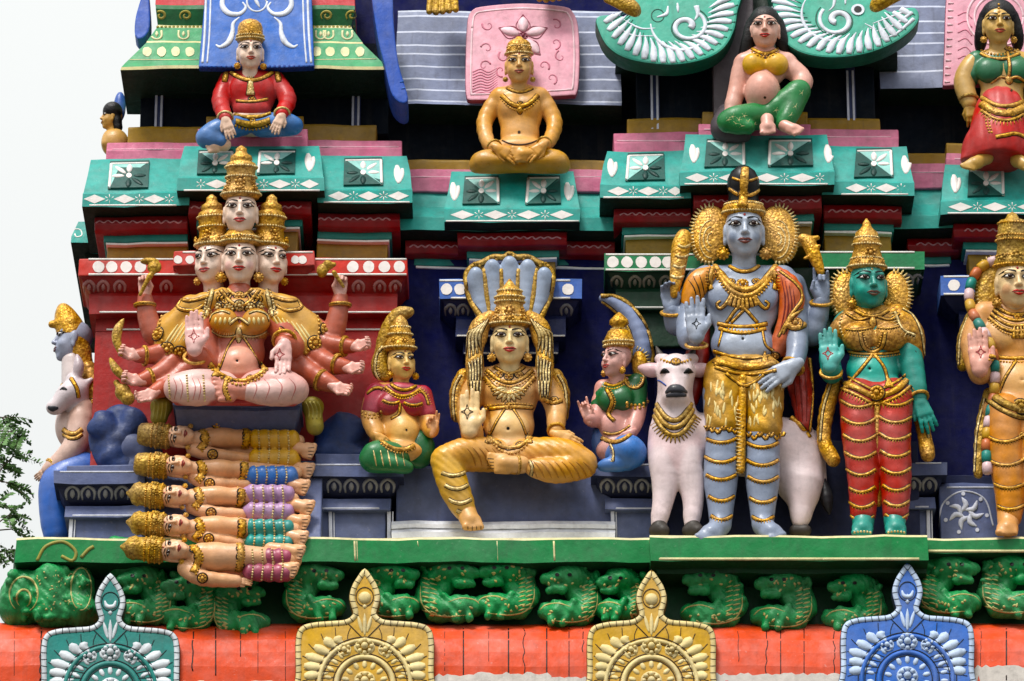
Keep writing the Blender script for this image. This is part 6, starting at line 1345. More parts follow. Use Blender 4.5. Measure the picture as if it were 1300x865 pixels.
for k in range(4): F.orn('shawl_fold', lambda m, tg: stroke(m, [(992+k*5, 352+k*5), (997+k*4, 385+k*3), (990+k*4, 425)], [.5, 1.4, .5], tg, .6, 0, 3, 5), FD, tg=SH)
for k in range(3): F.orn('shawl_fold', lambda m, tg: stroke(m, [(1006+k*7, 460), (1010+k*7, 500), (1014+k*5, 535)], [.5, 1.3, .5], tg, .6, 0, 3, 5), FD, tg=SH)
F.orn('shawl_border', lambda m, tg: ([stroke(m, [(990, 344+0), (1012, 362), (1018, 380), (1004, 400), (988, 428)], [1.5, 2.2, 1.5], tg, .8, 0, 3, 6), stroke(m, [(1020, 392), (1004, 404), (994, 424)], [1, 3, 1.2], tg, .8, 0, 3, 6), stroke(m, [(1028, 455), (1032, 500), (1028, 548)], 1.8, tg, dflt=F.d0+16), stroke(m, [(1004, 530), (1016, 540), (1028, 556)], 3.2, tg, dflt=F.d0+18)]), GOLD, tg=SH)
b = F.sc('#C8962C', 1.9, 3); b.c((943, 480, 54, 5), (940, 596, 42, 6)); F.part('sash', b, GOLD, back=70); F.orn('sash_fringe', lambda m, tg: fringe(m, [(934, 520), (934, 600)], 12, .9, tg, 4.5, down=(1, .2)), PALEGOLD)
for s in (-1, 1):
    b = Sc('#C8962C', 1.6, 3, F.d0+18); b.e(945+s*44, 298, 0, 24, 37, 8, rot=-8*s); F.part('halo_wing', b, GOLD, back=70); HW = F.last
    F.orn('halo_fringe', lambda m, tg: (fringe(m, [(945+s*(44+20*math.cos(a)), 298+34*math.sin(a)) for a in np.linspace(-1.75, 1.75, 20)], 6.5, 1.7, tg, 4.0, -s, dflt=F.d0+18), [stroke(m, [(945+s*(42+k*5*math.cos(a)), 304+k*8*math.sin(a)) for a in np.linspace(-1.6, 1.6, 10)], 1.1, tg, .8, 0, 3, 5) for k in (1, 2, 3)]), PALEGOLD, tg=HW)
F.crown(h, [(0, 24), (6, 24), (14, 20), (24, 19), (34, 21), (46, 20), (56, 15), (62, 7), (64, 1)], mat=BLACK, name='hair', base=(0, -.2, .50))
F.crown(h, [(0, 24.5), (4, 27), (9, 27.5), (14, 24), (17, 21)], (4, 14), base=(0, -.18, .47), ros=((9, 0, 5),))
F.orn('hair_clasp', lambda m, tg: (stroke(m, [(946, 214), (945, 226), (944, 244), (943, 262)], [5, 6, 4.5, 7], tg, .5, .4, 2.5, 8), stroke(m, arc(926, 240, 966, 240, 9), 2.4, tg), stroke(m, arc(930, 226, 962, 226, 4), 1.6, tg), rosette(m, 944, 247, 6, tg, 7)))
F.earrings(h, 8, .42, .47)
F.orn('necklace', lambda m, tg: (stroke(m, arc(926, 338, 966, 336, 8), 2.8, tg), stroke(m, arc(908, 338, 985, 338, 30), 4.2, tg), stroke(m, arc(910, 346, 982, 346, 30), 3.4, tg), beads(m, arc(906, 348, 986, 348, 33), 2, tg), rosette(m, 943, 361, 8, tg, 9), rosette(m, 928, 357, 4.5, tg, 6), rosette(m, 960, 357, 4.5, tg, 6)))
F.orn('pendant', lambda m, tg: ([stroke(m, [(943+(k-3)*4, 372), (943+(k-3)*6, 388+2*(3-abs(k-3)))], [1.4, 2.2, 2.6], tg) for k in range(7)], [stroke(m, [(943+s*14, 372), (943+s*20, 384), (943+s*29, 392), (943+s*33, 386), (943+s*28, 382)], [1.6, 2.4, 2.0, 1.2], tg) for s in (-1, 1)]), GOLD)
for s in (-1, 1): F.orn('shoulder_chain', lambda m, tg: (stroke(m, [(943+s*38, 340), (943+s*41, 352), (943+s*40, 368)], 3.0, tg), fringe(m, [(943+s*41, 338), (943+s*44, 352), (943+s*43, 368)], 4, 1.2, tg, 3.4, -s)), GOLD)
F.orn('chest_band', lambda m, tg: (stroke(m, arc(911, 411, 974, 411, 4), 2.6, tg), stroke(m, arc(913, 417, 972, 417, 6), 2.6, tg), fringe(m, arc(926, 415, 962, 415, 5), 6, 1.3, tg, 4, 1), stroke(m, [(922, 410), (940, 390), (962, 410)], 1.9, tg), stroke(m, [(928, 410), (946, 392)], 1.6, tg), stroke(m, [(917, 420), (912, 440)], 1.5, tg), stroke(m, [(968, 420), (972, 438), (982, 446)], 1.6, tg)))
F.orn('belt', lambda m, tg: (stroke(m, arc(906, 446, 986, 450, 7), 2.4, tg), stroke(m, arc(908, 457, 984, 460, 7), 5.5, tg, .5), stroke(m, arc(908, 466, 986, 470, 7), 2.2, tg), [disc(m, x, 461, 2.4, 2.4, tg, 1.6, 8) for x in (922, 937, 955)], [stroke(m, [(x, 446), (x+j*2.5, 464)], [1.2, 2, 2.2], tg) for x in (911, 971) for j in (-1, 0, 1)], stroke(m, [(922, 474), (934, 484), (946, 490), (960, 484), (970, 476)], 2.0, tg), rosette(m, 984, 452, 5, tg, 7)))
F.orn('armlet', lambda m, tg: (stroke(m, [(998, 412), (1010, 417), (1022, 412)], 4, tg), rosette(m, 1010, 411, 8, tg, 9)))
F.bangles((884, 440, 52), (884, 437, 54), 13, 1, 2.2); F.bangles((853, 399, 24), (853, 396, 26), 13, 1, 2.4); F.bangles((1043, 386, 24), (1043, 383, 26), 13.5, 1, 2.4); F.bangles((1009, 462, 44), (1005, 468, 46), 13.5, 1, 2.4)
toelines(F, [(888+i*5, 684+i*.6, 886+i*5, 690+i*.3) for i in range(4)]+[(982+i*4.5, 683-i*.3, 984+i*4.5, 688-i*.6) for i in range(4)])
legbands(F, [(895, 936, 556, 6), (895, 936, 580, 7), (897, 934, 603, 6), (900, 932, 630, 6), (903, 929, 655, 5), (948, 988, 562, 6), (948, 988, 584, 7), (950, 988, 605, 7), (952, 985, 632, 6), (955, 982, 656, 5)], 1.8, 2.0)
F.orn('navel', lambda m, tg: disc(m, 943, 430, 1.8, 1.8, tg, .5, 7), BLACK, F.bo)
def emblem(label, base, fn, name='ritual_emblem', mat=GOLD):
    t = thing(name, label, 'emblem', P(base[0], base[1], base[2])); b = Sc('#C8962C', 1.2, 2.5, F.d0); fn(b); o, bv = solid('body', b.mesh(), mat, t); return o, [bv]
o, tg = emblem('ringed gold club held in the deity\'s raised hand beside the dotted green capital', (856, 372, 108), lambda b: b.sm([(856, 374, 38, 5), (860, 345, 38, 9), (864, 315, 36, 11), (868, 300, 34, 9)], n=4)); m = MB()
for k in range(4): stroke(m, arc(852+k*3, 350-k*13, 870+k*2, 350-k*13, 3), 2.0, tg, .6, 0, 2, 6)
obj('ring', m, PALEGOLD, o)
o, tg = emblem('small leaping golden deer on the deity\'s raised fingers', (1040, 345, 108), lambda b: (b.sm([(1042, 345, 40, 5), (1034, 325, 40, 8), (1026, 308, 38, 8), (1018, 302, 38, 4)], n=3), b.c((1026, 305, 40, 5), (1038, 302, 42, 3)), b.c((1034, 318, 42, 4), (1040, 312, 46, 2)), b.c((1030, 325, 42, 3), (1022, 328, 46, 2)), b.e(1020, 303, 40, 7, 5, 5)), 'golden_deer')

# ------------------------------------------------------------------ green goddess
F = Fig('goddess_statue', 'green-skinned goddess in gold blouse and red banded leggings with raised palm', (1110, 682), 74)
SK = '#178E80'
h = F.head(1105, 365, 48, 52, 12, 0, col='#1F9C8C', lips=lips_hex('6A4A3A'), cheek='#2AA896', tilak=PALEGOLD)
b = F.sc(SK, 2.3, 7)
b.e(1110, 425, 26, 40, 40, 19); b.e(1108, 470, 26, 33, 28, 18); b.e(1106, 474, 34, 25, 18, 14, col='#27A594'); b.e(1112, 502, 28, 46, 22, 22); b.c((1075, 408, 24, 14), (1146, 408, 24, 14)); b.e(1104, 468, 48, 2, 2, 3.5, k=2, sub=True)
b.sm([(1070, 414, 24, 13), (1054, 446, 24, 12), (1056, 474, 36, 11), (1055, 466, 50, 10)], n=3); b.sm([(1150, 416, 24, 15), (1158, 465, 28, 13.5), (1167, 506, 32, 9.5)], n=3)
for x in (1096, 1136): b.sm([(x, 500, 28, 18), (x, 570, 32, 14), (x, 640, 34, 13), (x, 664, 36, 12)], n=2); F.foot(b, (x, 664, 38), (x-2 if x < 1100 else x+2, 678, 54), 12, (10, 1, 0), tr=3.4)
F.add(b, back=50)
hp = F.hand(1054, 466, 54, 52, 93, 1, 1, .05, .04, '#4FB0A8', .03, .05); F.hand(1167, 508, 34, 46, -72, 1, -1, .16, .05, SK, .08); F.body(); F.mark(1051, 449, 8.5, hp, REDLINE, .7)
b = F.sc('#B8861E', 1.9, 4); b.e(1090, 428, 42, 21, 17, 12); b.e(1130, 428, 42, 21, 17, 12); b.e(1110, 410, 28, 45, 22, 19); b.sm([(1138, 400, 30, 14), (1156, 424, 30, 16), (1160, 452, 24, 13)], n=3); b.sm([(1084, 402, 30, 13), (1068, 420, 28, 14), (1066, 432, 24, 9)], n=3); b.e(1112, 440, 28, 38, 10, 18)
F.part('blouse', b, paint('blouse_gold', '#C08A20', rough=.36, metal=.3, var=.3, dirt=.4, bump=.5, streak=0, carved=50), back=66); BL = F.last
b = F.sc('#B8241A', 2.2, 4)
for x, x2 in ((1091, 1096), (1134, 1137)): b.sm([(x, 505, 30, 25), (x, 555, 36, 21.5), (x2, 605, 36, 19.5), (x2, 652, 36, 16)], n=3, k=2)
b.e(1112, 505, 30, 46, 20, 23); F.part('leggings', b, paint('leggings_red', '#B02A1C', rough=.3, metal=.15, var=.25, dirt=.2, bump=.25, streak=0), back=60); LG = F.last
rows = []
for k, y in enumerate((508, 530, 552, 574, 596, 618, 638, 655)): w = 25-k*1.3; rows += [(1092+k*.6-w, 1092+k*.6+w-3, y, 9-k*.4), (1135+k*.3-w+3, 1135+k*.3+w, y-2, 9-k*.4)]
legbands(F, rows, 2.6, 1.8, mat=GOLD, tg=LG)
for s, pts in ((-1, [(1062, 480, 20, 8), (1050, 520, 18, 9), (1046, 560, 18, 8), (1058, 584, 20, 9)]), (1, [(1152, 484, 20, 9), (1166, 520, 16, 9), (1174, 556, 16, 8), (1178, 578, 18, 9)])):
    b = F.sc('#C8962C', 1.9, 4); b.sm(pts, n=3); F.part('robe_edge', b, GOLD, back=70); RB = F.last
    F.orn('robe_fringe', lambda m, tg: trim(m, tg, [(p[0]-2*s+s*7, p[1]) for p in pts[:3]], 1.6, 6, 5.5, s), PALEGOLD, tg=RB)
b = F.sc('#C8962C', 1.6, 3); b.c((1113, 500, 50, 4), (1115, 640, 30, 4)); F.part('sash', b, GOLD, back=70)
for s in (-1, 1):
    b = Sc('#C8962C', 1.6, 3, F.d0+14); b.e(1105+s*34, 374, 0, 17, 30, 8, rot=-6*s); F.part('halo_wing', b, GOLD, back=70); HW = F.last
    F.orn('halo_fringe', lambda m, tg: fringe(m, [(1105+s*(32+16*math.cos(a)), 374+27*math.sin(a)) for a in np.linspace(-1.7, 1.7, 16)], 7, 1.8, tg, 4.2, -s, dflt=F.d0+14), PALEGOLD, tg=HW)
F.crown(h, [(0, 22), (4, 24.5), (9, 23), (14, 20), (28, 16.5), (32, 18), (37, 17.5), (41, 15), (48, 14), (53, 8), (56, 6), (60, 5), (66, 1)], (4, 14, 32, 41), ros=((20, 0, 7), (9, -45, 4), (9, 45, 4), (9, 0, 4)), base=(0, -.16, .46))
F.earrings(h, 6.5, .40, .46)
F.orn('necklace', lambda m, tg: (stroke(m, arc(1086, 394, 1128, 394, 8), 2.4, tg), trim(m, tg, arc(1074, 418, 1106, 416, 2), 1.6, 4, 3), trim(m, tg, arc(1114, 416, 1142, 414, 2), 1.6, 4, 3), stroke(m, [(1074, 398), (1090, 406), (1106, 402)], 1.5, tg), stroke(m, [(1114, 402), (1130, 406), (1142, 398)], 1.5, tg), leaf(m, 1108, 402, 1108, 418, 5, tg, .6), stroke(m, [(1092, 422), (1096, 440), (1108, 447), (1120, 440), (1124, 422)], 2.2, tg), beads(m, [(1096, 422), (1100, 438), (1108, 443), (1116, 438), (1120, 422)], 1.4, tg), stroke(m, arc(1074, 446, 1142, 446, 4), 1.8, tg), beads(m, arc(1074, 450, 1142, 450, 4), 1.4, tg)))
F.orn('cape_fringe', lambda m, tg: trim(m, tg, [(1136, 396), (1146, 418), (1162, 426)], 1.8, 5, 3.6, 1), PALEGOLD, tg=BL); F.orn('cape_fringe', lambda m, tg: trim(m, tg, [(1146, 392), (1160, 402), (1170, 424), (1174, 456)], 1.8, 6, 4, -1), PALEGOLD, tg=BL)
F.orn('cape_brooch', lambda m, tg: rosette(m, 1155, 453, 9, tg, 10), PALEGOLD, tg=BL); F.orn('cape_beads', lambda m, tg: beads(m, [(1140, 458), (1150, 462), (1170, 462)], 2, tg), PALEGOLD, tg=BL); F.orn('cape_beads', lambda m, tg: beads(m, [(1070, 398), (1066, 412), (1070, 426)], 1.8, tg), PALEGOLD, tg=BL)
F.orn('girdle', lambda m, tg: (stroke(m, [(1068, 484), (1090, 494), (1112, 504), (1136, 496), (1152, 482)], 4.2, tg, .6), trim(m, tg, [(1066, 492), (1090, 503), (1112, 513), (1138, 504), (1156, 490)], 2, 6, 4.2, 1), stroke(m, [(1072, 476), (1092, 487), (1112, 495), (1134, 487), (1150, 476)], 1.8, tg), rosette(m, 1113, 499, 9, tg, 10), stroke(m, [(1108, 450), (1092, 470), (1078, 486)], 2.0, tg), stroke(m, [(1110, 450), (1122, 466), (1128, 486)], 2.0, tg), [stroke(m, [(1078, 482), (1070+j*3, 494)], [1, 2, 2.4], tg) for j in (0, 1, 2)], [stroke(m, [(1128, 480), (1125+j*4, 492)], [1, 2, 2.4], tg) for j in (0, 1, 2)]))
F.bangles((1055, 474, 46), (1055, 472, 48), 13, 1, 2.2); F.bangles((1166, 503, 32), (1167, 506, 33), 11.5, 1, 2.2)
for x in (1095, 1138): F.orn('anklet', lambda m, tg: beads(m, arc(x-10, 676, x+10, 676, -1), 1.6, tg), PALEGOLD)
F.orn('navel', lambda m, tg: disc(m, 1104, 468, 1.6, 1.6, tg, .5, 7), BLACK, F.bo)

# ------------------------------------------------------------------ garlanded deity at the next niche
F = Fig('deity_statue', 'bare-chested golden deity with multicoloured garland and yellow banded trousers', (1288, 682), 70)
SK = '#D6964E'
h = F.head(1290, 364, 48, 53, 8, 0, col='#E8C896', cheek='#DDA878', w=1.02)
b = F.sc(SK, 2.3, 7)
b.e(1292, 425, 26, 44, 44, 19); b.e(1272, 424, 38, 20, 18, 10, col='#E2AC68'); b.e(1312, 424, 38, 20, 18, 10); b.e(1290, 480, 26, 36, 30, 18); b.e(1295, 486, 36, 28, 22, 14, col='#E0A860'); b.e(1292, 520, 28, 44, 22, 22); b.c((1250, 398, 24, 15), (1334, 398, 24, 15)); b.e(1298, 482, 50, 2, 2, 3, k=2, sub=True)
b.sm([(1244, 404, 24, 14), (1234, 440, 24, 13), (1244, 474, 36, 12), (1244, 466, 50, 10.5)], n=3); b.sm([(1342, 404, 24, 14), (1352, 450, 24, 13), (1340, 490, 30, 11)], n=3)
for x in (1280, 1322): b.sm([(x, 520, 28, 18), (x, 580, 30, 14), (x, 640, 34, 12.5), (x, 664, 36, 12)], n=2); F.foot(b, (x, 664, 38), (x-2, 678, 54), 12, (10, 1, 0))
F.add(b, back=50); hp = F.hand(1244, 470, 54, 56, 92, 1, 1, .05, .04, '#DD9A86', .03, .05); F.hand(1340, 494, 34, 42, -80, 1, -1, .2, .05, SK); F.body(); F.mark(1245, 447, 8, hp, REDLINE, .7)
b = F.sc('#D08418', 2.2, 4)
for x, x2 in ((1276, 1282), (1318, 1320)): b.sm([(x, 525, 30, 26), (x, 570, 33, 22), (x2, 620, 34, 19), (x2, 656, 35, 15)], n=3, k=3)
b.e(1296, 525, 30, 42, 18, 22); F.part('trousers', b, paint('trouser_amber', '#CC8016', rough=.32, metal=.12, var=.25, dirt=.25, bump=.3, streak=0), back=60); LG = F.last
legbands(F, [(1250, 1300, 552, 9), (1252, 1302, 582, 9), (1258, 1304, 612, 8), (1262, 1302, 640, 7), (1296, 1342, 550, 9), (1298, 1340, 582, 9)], 2.4, 2, mat=GOLD, tg=LG)
F.crown(h, [(0, 22), (4, 24.5), (10, 24), (16, 21), (32, 19.5), (36, 21), (40, 20), (44, 19), (58, 18), (62, 16), (64, 9), (70, 6), (73, 1)], (4, 16, 36, 42, 58), OLDGOLD, ros=((14, 0, 7), (12, -50, 6), (12, 50, 6)), base=(0, -.16, .46)); F.earrings(h, 6.5, .40, .46)
b = Sc('#BFA02E', 1.6, 3, F.d0+14); b.e(1256, 365, 0, 18, 38, 8, rot=10); F.part('halo_wing', b, OLDGOLD, back=70); HW = F.last
F.orn('halo_fringe', lambda m, tg: fringe(m, [(1258-17*math.cos(a), 365+34*math.sin(a)) for a in np.linspace(-1.6, 1.6, 16)], 6, 1.5, tg, 4.2, 1, dflt=F.d0+14), PALEGOLD, tg=HW)
gc = [lin(c) for c in ('#C89A2A', '#D8B8BC', '#1F7F74', '#C06A3A')]
gm_ = [paint('garland_'+n, c, rough=.35, dirt=.25, streak=0) for n, c in (('gold', '#C89A2A'), ('pink', '#D8B8BC'), ('teal', '#1F7F74'), ('copper', '#C06A3A'))]
q, tt = cat([(1268, 330, 22), (1246, 338, 20), (1233, 358, 22), (1230, 380, 26), (1236, 400, 34), (1248, 420, 44), (1258, 440, 50), (1263, 465, 48), (1262, 500, 40), (1256, 530, 40), (1252, 565, 40), (1254, 602, 40)], 14)
for i in range(len(q)-1):
    m = MB(); a, c_ = P(q[i][0], q[i][1], F.d0+q[i][2]), P(q[i+1][0], q[i+1][1], F.d0+q[i+1][2]); m.tube([a+(c_-a)*u for u in (.0, .1, .5, .9, .99)], [4.2, 6.2, 6.8, 6.2, 4.2], None, 1, 10); obj('garland_segment', m, gm_[(i*3+1) % 4], F.t)
F.orn('necklace', lambda m, tg: ([stroke(m, arc(1264-k*3, 388+k*5, 1318+k*3, 388+k*5, 12+k*2), 2.2, tg) for k in range(4)], beads(m, arc(1256, 408, 1326, 408, 18), 1.7, tg), rosette(m, 1293, 402, 5, tg, 6), [stroke(m, [(1288+j*4, 412), (1287+j*5, 430)], [1.2, 2, 2.4], tg) for j in range(4)]))
F.orn('chest_band', lambda m, tg: (stroke(m, arc(1256, 452, 1330, 450, 4), 2.6, tg), beads(m, arc(1256, 457, 1330, 455, 4), 1.7, tg), stroke(m, [(1290, 458), (1276, 480), (1268, 500)], 1.8, tg)))
F.orn('girdle', lambda m, tg: (stroke(m, [(1258, 500), (1275, 512), (1300, 520), (1330, 508)], 5, tg, .6), stroke(m, [(1254, 508), (1275, 522), (1300, 530), (1332, 516)], 3, tg), rosette(m, 1296, 516, 9, tg, 9)), OLDGOLD)
b = F.sc('#B8963A', 1.9, 4); b.sm([(1240, 400, 10, 12), (1226, 430, 8, 10), (1222, 465, 8, 7)], n=3); b.sm([(1256, 500, 16, 8), (1246, 550, 16, 8), (1242, 602, 16, 6)], n=3); F.part('robe_edge', b, OLDGOLD, back=70); RB = F.last
F.orn('robe_fringe', lambda m, tg: (trim(m, tg, [(1228, 404), (1219, 430), (1217, 464)], 1.6, 5, 4.6, 1), trim(m, tg, [(1250, 506), (1240, 550), (1237, 600)], 1.6, 5, 4.6, 1)), PALEGOLD, tg=RB)
# ------------------------------------------------------------------ figures of the storey above
F = Fig('seated_statue', 'seated man in red shirt and blue trousers with gold turban on the pink step', (320, 190), 56)
SK = '#E2BDA4'
h = F.head(318, 69, 50, 38, 6, 0, col='#EBCDB8', lips=lips_hex('B5402E'), own=0); b = F.sc(SK, 1.9, 5)
b.e(320, 120, 20, 30, 34, 17); b.e(320, 155, 22, 30, 18, 18); b.c((318, 88, 26, 10), (319, 100, 22, 13)); F.add(b, back=50)
b = F.sc(SK, 1.3, 3); F.foot(b, (285, 184, 46), (262, 186, 50), 8.5, (1, 7, 0), tr=2.6); F.add(b, back=50)
F.hand(286, 151, 60, 30, -72, 1, -1, .14, .06, SK, .06); F.hand(358, 146, 60, 29, -112, -1, -1, .14, .06, SK, .06); F.body()
b = F.sc('#B01C1A', 1.8, 5); b.e(320, 118, 24, 31, 34, 19); b.e(308, 112, 34, 16, 15, 10); b.e(332, 112, 34, 16, 15, 10); b.c((292, 102, 22, 13), (348, 102, 22, 13)); b.sm([(289, 104, 22, 12), (280, 128, 30, 11), (286, 150, 56, 8.5)], n=3, k=3); b.sm([(351, 104, 22, 12), (365, 126, 32, 11), (358, 145, 56, 8.5)], n=3, k=3); b.e(320, 140, 28, 24, 14, 16); F.part('shirt', b, paint('shirt_red', '#B81C1A', rough=.35, dirt=.2), back=50)
b = F.sc('#3F73B4', 1.8, 5); b.sm([(308, 160, 30, 13), (280, 164, 46, 13), (262, 174, 46, 12)], n=3); b.sm([(262, 176, 46, 13), (280, 180, 50, 9)], n=2); b.sm([(332, 160, 30, 15), (358, 158, 42, 14), (374, 160, 42, 11)], n=3); F.part('trousers', b, back=50); TR = F.last
F.orn('shirt_trim', lambda m, tg: (stroke(m, arc(293, 92, 346, 92, 10), 3, tg), stroke(m, arc(300, 128, 340, 126, 2), 2, tg), rosette(m, 320, 126, 4, tg, 6), [stroke(m, [(x, 92), (x+2*s, 104)], [3, 4, 3], tg, .5) for x, s in ((287, -1), (352, 1))]), GOLD)
F.orn('necktie', lambda m, tg: (stroke(m, [(318, 100), (318, 110), (318, 121)], [3, 4.5, 6], tg, .5), rosette(m, 318, 100, 4, tg, 6)), PALEGOLD)
F.orn('belt', lambda m, tg: (stroke(m, arc(298, 146, 344, 144, 4), 3.2, tg), stroke(m, arc(299, 154, 343, 153, 5), 4.6, tg, .6), beads(m, arc(299, 160, 343, 159, 5), 2, tg), rosette(m, 320, 155, 5, tg, 6)), OLDGOLD)
F.crown(h, [(0, 16.5), (4, 18), (8, 17.5), (12, 16.5), (20, 16), (25, 14), (29, 9), (31, 3)], (4, 8), ros=((9, 0, 4), (9, -45, 3.5), (9, 45, 3.5)), base=(0, -.16, .46), beadr=1.4); F.earrings(h, 4.4, .40, .44)
F.bangles((286, 149, 54), (286, 151, 56), 9.5, 1, 1.8, PALEGOLD); F.bangles((358, 144, 54), (358, 146, 56), 9.5, 1, 1.8, PALEGOLD)

F = Fig('seated_statue', 'golden cross-legged yogi with bare chest below the pink flower plaque', (659, 220), 16)
SK = '#D69A44'
h = F.head(659, 86, 46, 40, 0, 0, col='#DDA85A', lips=lips_hex('A5442A'), neck=.8); b = F.sc(SK, 1.8, 6)
b.e(660, 142, 24, 29, 38, 17); b.e(648, 135, 34, 14, 14, 10); b.e(672, 135, 34, 14, 14, 10); b.e(660, 172, 24, 25, 22, 16); b.e(660, 192, 26, 40, 16, 22); b.c((636, 124, 22, 14), (684, 124, 22, 14)); b.e(659, 168, 43, 2, 2, 3, k=2, sub=True)
b.sm([(630, 128, 20, 12), (615, 156, 24, 10), (620, 182, 40, 8.5), (630, 188, 52, 7.5)], n=3, k=3); b.sm([(690, 128, 20, 12), (704, 156, 24, 10), (698, 178, 40, 8.5), (690, 184, 52, 7.5)], n=3, k=3)
F.foot(b, (680, 196, 56), (650, 196, 62), 8.5, (1, 8, 0), tr=2.8); F.add(b, back=-8)
F.hand(631, 188, 60, 34, -32, 1, -1, .14, .05, SK, .05); F.hand(690, 184, 62, 32, 222, -1, -1, .14, .05, SK, .05); F.body()
b = F.sc('#C48C10', 1.8, 6); b.sm([(652, 198, 34, 14), (622, 203, 44, 12), (608, 206, 44, 11)], n=3); b.sm([(668, 198, 34, 14), (700, 203, 44, 12), (711, 206, 44, 11)], n=3); b.e(630, 208, 44, 28, 9, 16); b.e(690, 208, 44, 28, 9, 16); b.c((604, 212, 40, 8), (716, 212, 40, 8)); F.part('dhoti', b, back=-8)
F.orn('necklace', lambda m, tg: (stroke(m, arc(644, 112, 676, 112, 5), 2.2, tg), stroke(m, arc(637, 121, 683, 121, 14), 3, tg), beads(m, arc(636, 126, 684, 126, 15), 1.5, tg), leaf(m, 660, 134, 660, 146, 4, tg, .7), rosette(m, 660, 133, 4, tg, 6)), GOLD)
F.orn('waistline', lambda m, tg: stroke(m, arc(632, 176, 690, 174, 9), 1.2, tg), LB)
F.orn('navel', lambda m, tg: (disc(m, 659, 168, 2, 2, tg, .5, 7), disc(m, 645, 134, 1.6, 1.6, tg, .4, 6), disc(m, 676, 134, 1.6, 1.6, tg, .4, 6)), LB, F.bo)
F.crown(h, [(0, 16), (4, 18), (9, 17), (14, 15), (18, 15), (22, 11), (24, 6), (27, 3)], (4, 13), ros=((9, 0, 5), (9, -50, 4), (9, 50, 4)), base=(0, -.16, .40), beadr=1.4); F.earrings(h, 3.6, .38, .44, OLDGOLD)
F.bangles((692, 181, 46), (690, 184, 52), 9, 1, 1.5, OLDGOLD); F.bangles((626, 185, 46), (629, 188, 52), 9, 1, 1.5, OLDGOLD); F.bangles((674, 197, 50), (670, 197, 51), 10, 2, 1.3, name='anklet')

F = Fig('seated_statue', 'long-haired pregnant woman in yellow top and green flowered trousers', (968, 175), 72)
SK = '#DBA291'
h = F.head(971, 40, 40, 42, -4, 0, col='#E0AE9C', neck=.6); b = F.sc(SK, 1.9, 6)
b.e(970, 85, 22, 30, 28, 16); b.e(968, 117, 32, 23, 25, 24); b.e(968, 148, 22, 30, 16, 20); b.c((945, 78, 22, 11), (998, 78, 22, 12)); b.e(971, 124, 55, 2, 2, 3, k=2, sub=True)
b.sm([(942, 82, 20, 11), (936, 112, 18, 10), (928, 142, 22, 9)], n=3); b.sm([(1002, 84, 22, 12), (1020, 104, 26, 11), (1008, 118, 44, 8)], n=3)
F.foot(b, (974, 152, 52), (975, 170, 60), 8.5, (8, 0, 0), tr=2.6); F.foot(b, (996, 160, 48), (1016, 168, 58), 8, (6, -3, 0), tr=2.6); F.add(b, back=60)
F.hand(1008, 116, 48, 30, -100, -1, -1, .18, .1, SK); F.hand(928, 140, 26, 22, -110, 1, -1, .2, .0, SK); F.body()
b = F.sc('#D8A40A', 1.6, 4); b.e(957, 82, 34, 15, 14, 12); b.e(986, 82, 34, 15, 14, 12); b.e(971, 90, 22, 30, 10, 17); b.c((950, 70, 28, 3.5), (957, 80, 36, 4)); b.c((993, 70, 28, 3.5), (986, 80, 36, 4)); F.part('top', b, paint('top_yellow', '#D6A308', rough=.35, dirt=.2), back=60)
b = F.sc('#157A3A', 1.9, 5); b.sm([(965, 148, 30, 17), (938, 150, 42, 15), (922, 154, 40, 12)], n=3); b.sm([(924, 158, 42, 11), (950, 162, 48, 9)], n=2); b.sm([(975, 148, 30, 16), (1008, 122, 36, 15), (1016, 114, 36, 12)], n=3); b.sm([(1012, 118, 36, 14), (1004, 142, 40, 12), (994, 158, 44, 9)], n=3); F.part('trousers', b, back=60); TR = F.last
r = random.Random(9); F.orn('flower_print', lambda m, tg: [[leaf(m, x, y, x+4*math.cos(a), y+4*math.sin(a), 1.2, tg, .3) for a in np.linspace(0, 5.2, 5)] for x, y in ((930, 148), (938, 152), (945, 147), (934, 157), (950, 155), (925, 152), (958, 158), (985, 140), (1018, 118), (1010, 135), (1004, 146), (942, 160))], paint('print_cream', '#C9C58A', dirt=.2), tg=TR)
b = F.sc('#100C0E', 1.9, 4); b.e(971, 28, 30, 20, 19, 20); b.sm([(955, 30, 28, 8), (950, 52, 24, 8), (946, 75, 14, 9), (940, 105, 8, 9)], n=3); b.sm([(988, 30, 28, 8), (992, 52, 24, 8), (996, 68, 14, 7)], n=3); F.part('hair', b, paint('hair_black', '#120E10', rough=.4, dirt=.1, bump=.6, bscale=80), back=60)
b = F.sc('#3A3438', 2.2, 6); b.sm([(930, 150, 6, 20), (918, 165, 14, 14), (945, 172, 20, 9)], n=3); b.e(922, 150, 0, 14, 18, 10); F.part('rock_seat', b, paint('dark_stone', '#4A4248', dirt=.4, streak=.4), back=60)
F.orn('necklace', lambda m, tg: (stroke(m, arc(955, 62, 988, 62, 6), 2.4, tg), beads(m, arc(955, 66, 988, 66, 7), 1.8, tg), rosette(m, 971, 70, 4, tg, 6)), GOLD)
F.bangles((1012, 113, 38), (1009, 118, 43), 9.5, 2, 2, PALEGOLD); F.orn('navel', lambda m, tg: disc(m, 971, 124, 1.8, 1.8, tg, .5, 7), LB, F.bo)

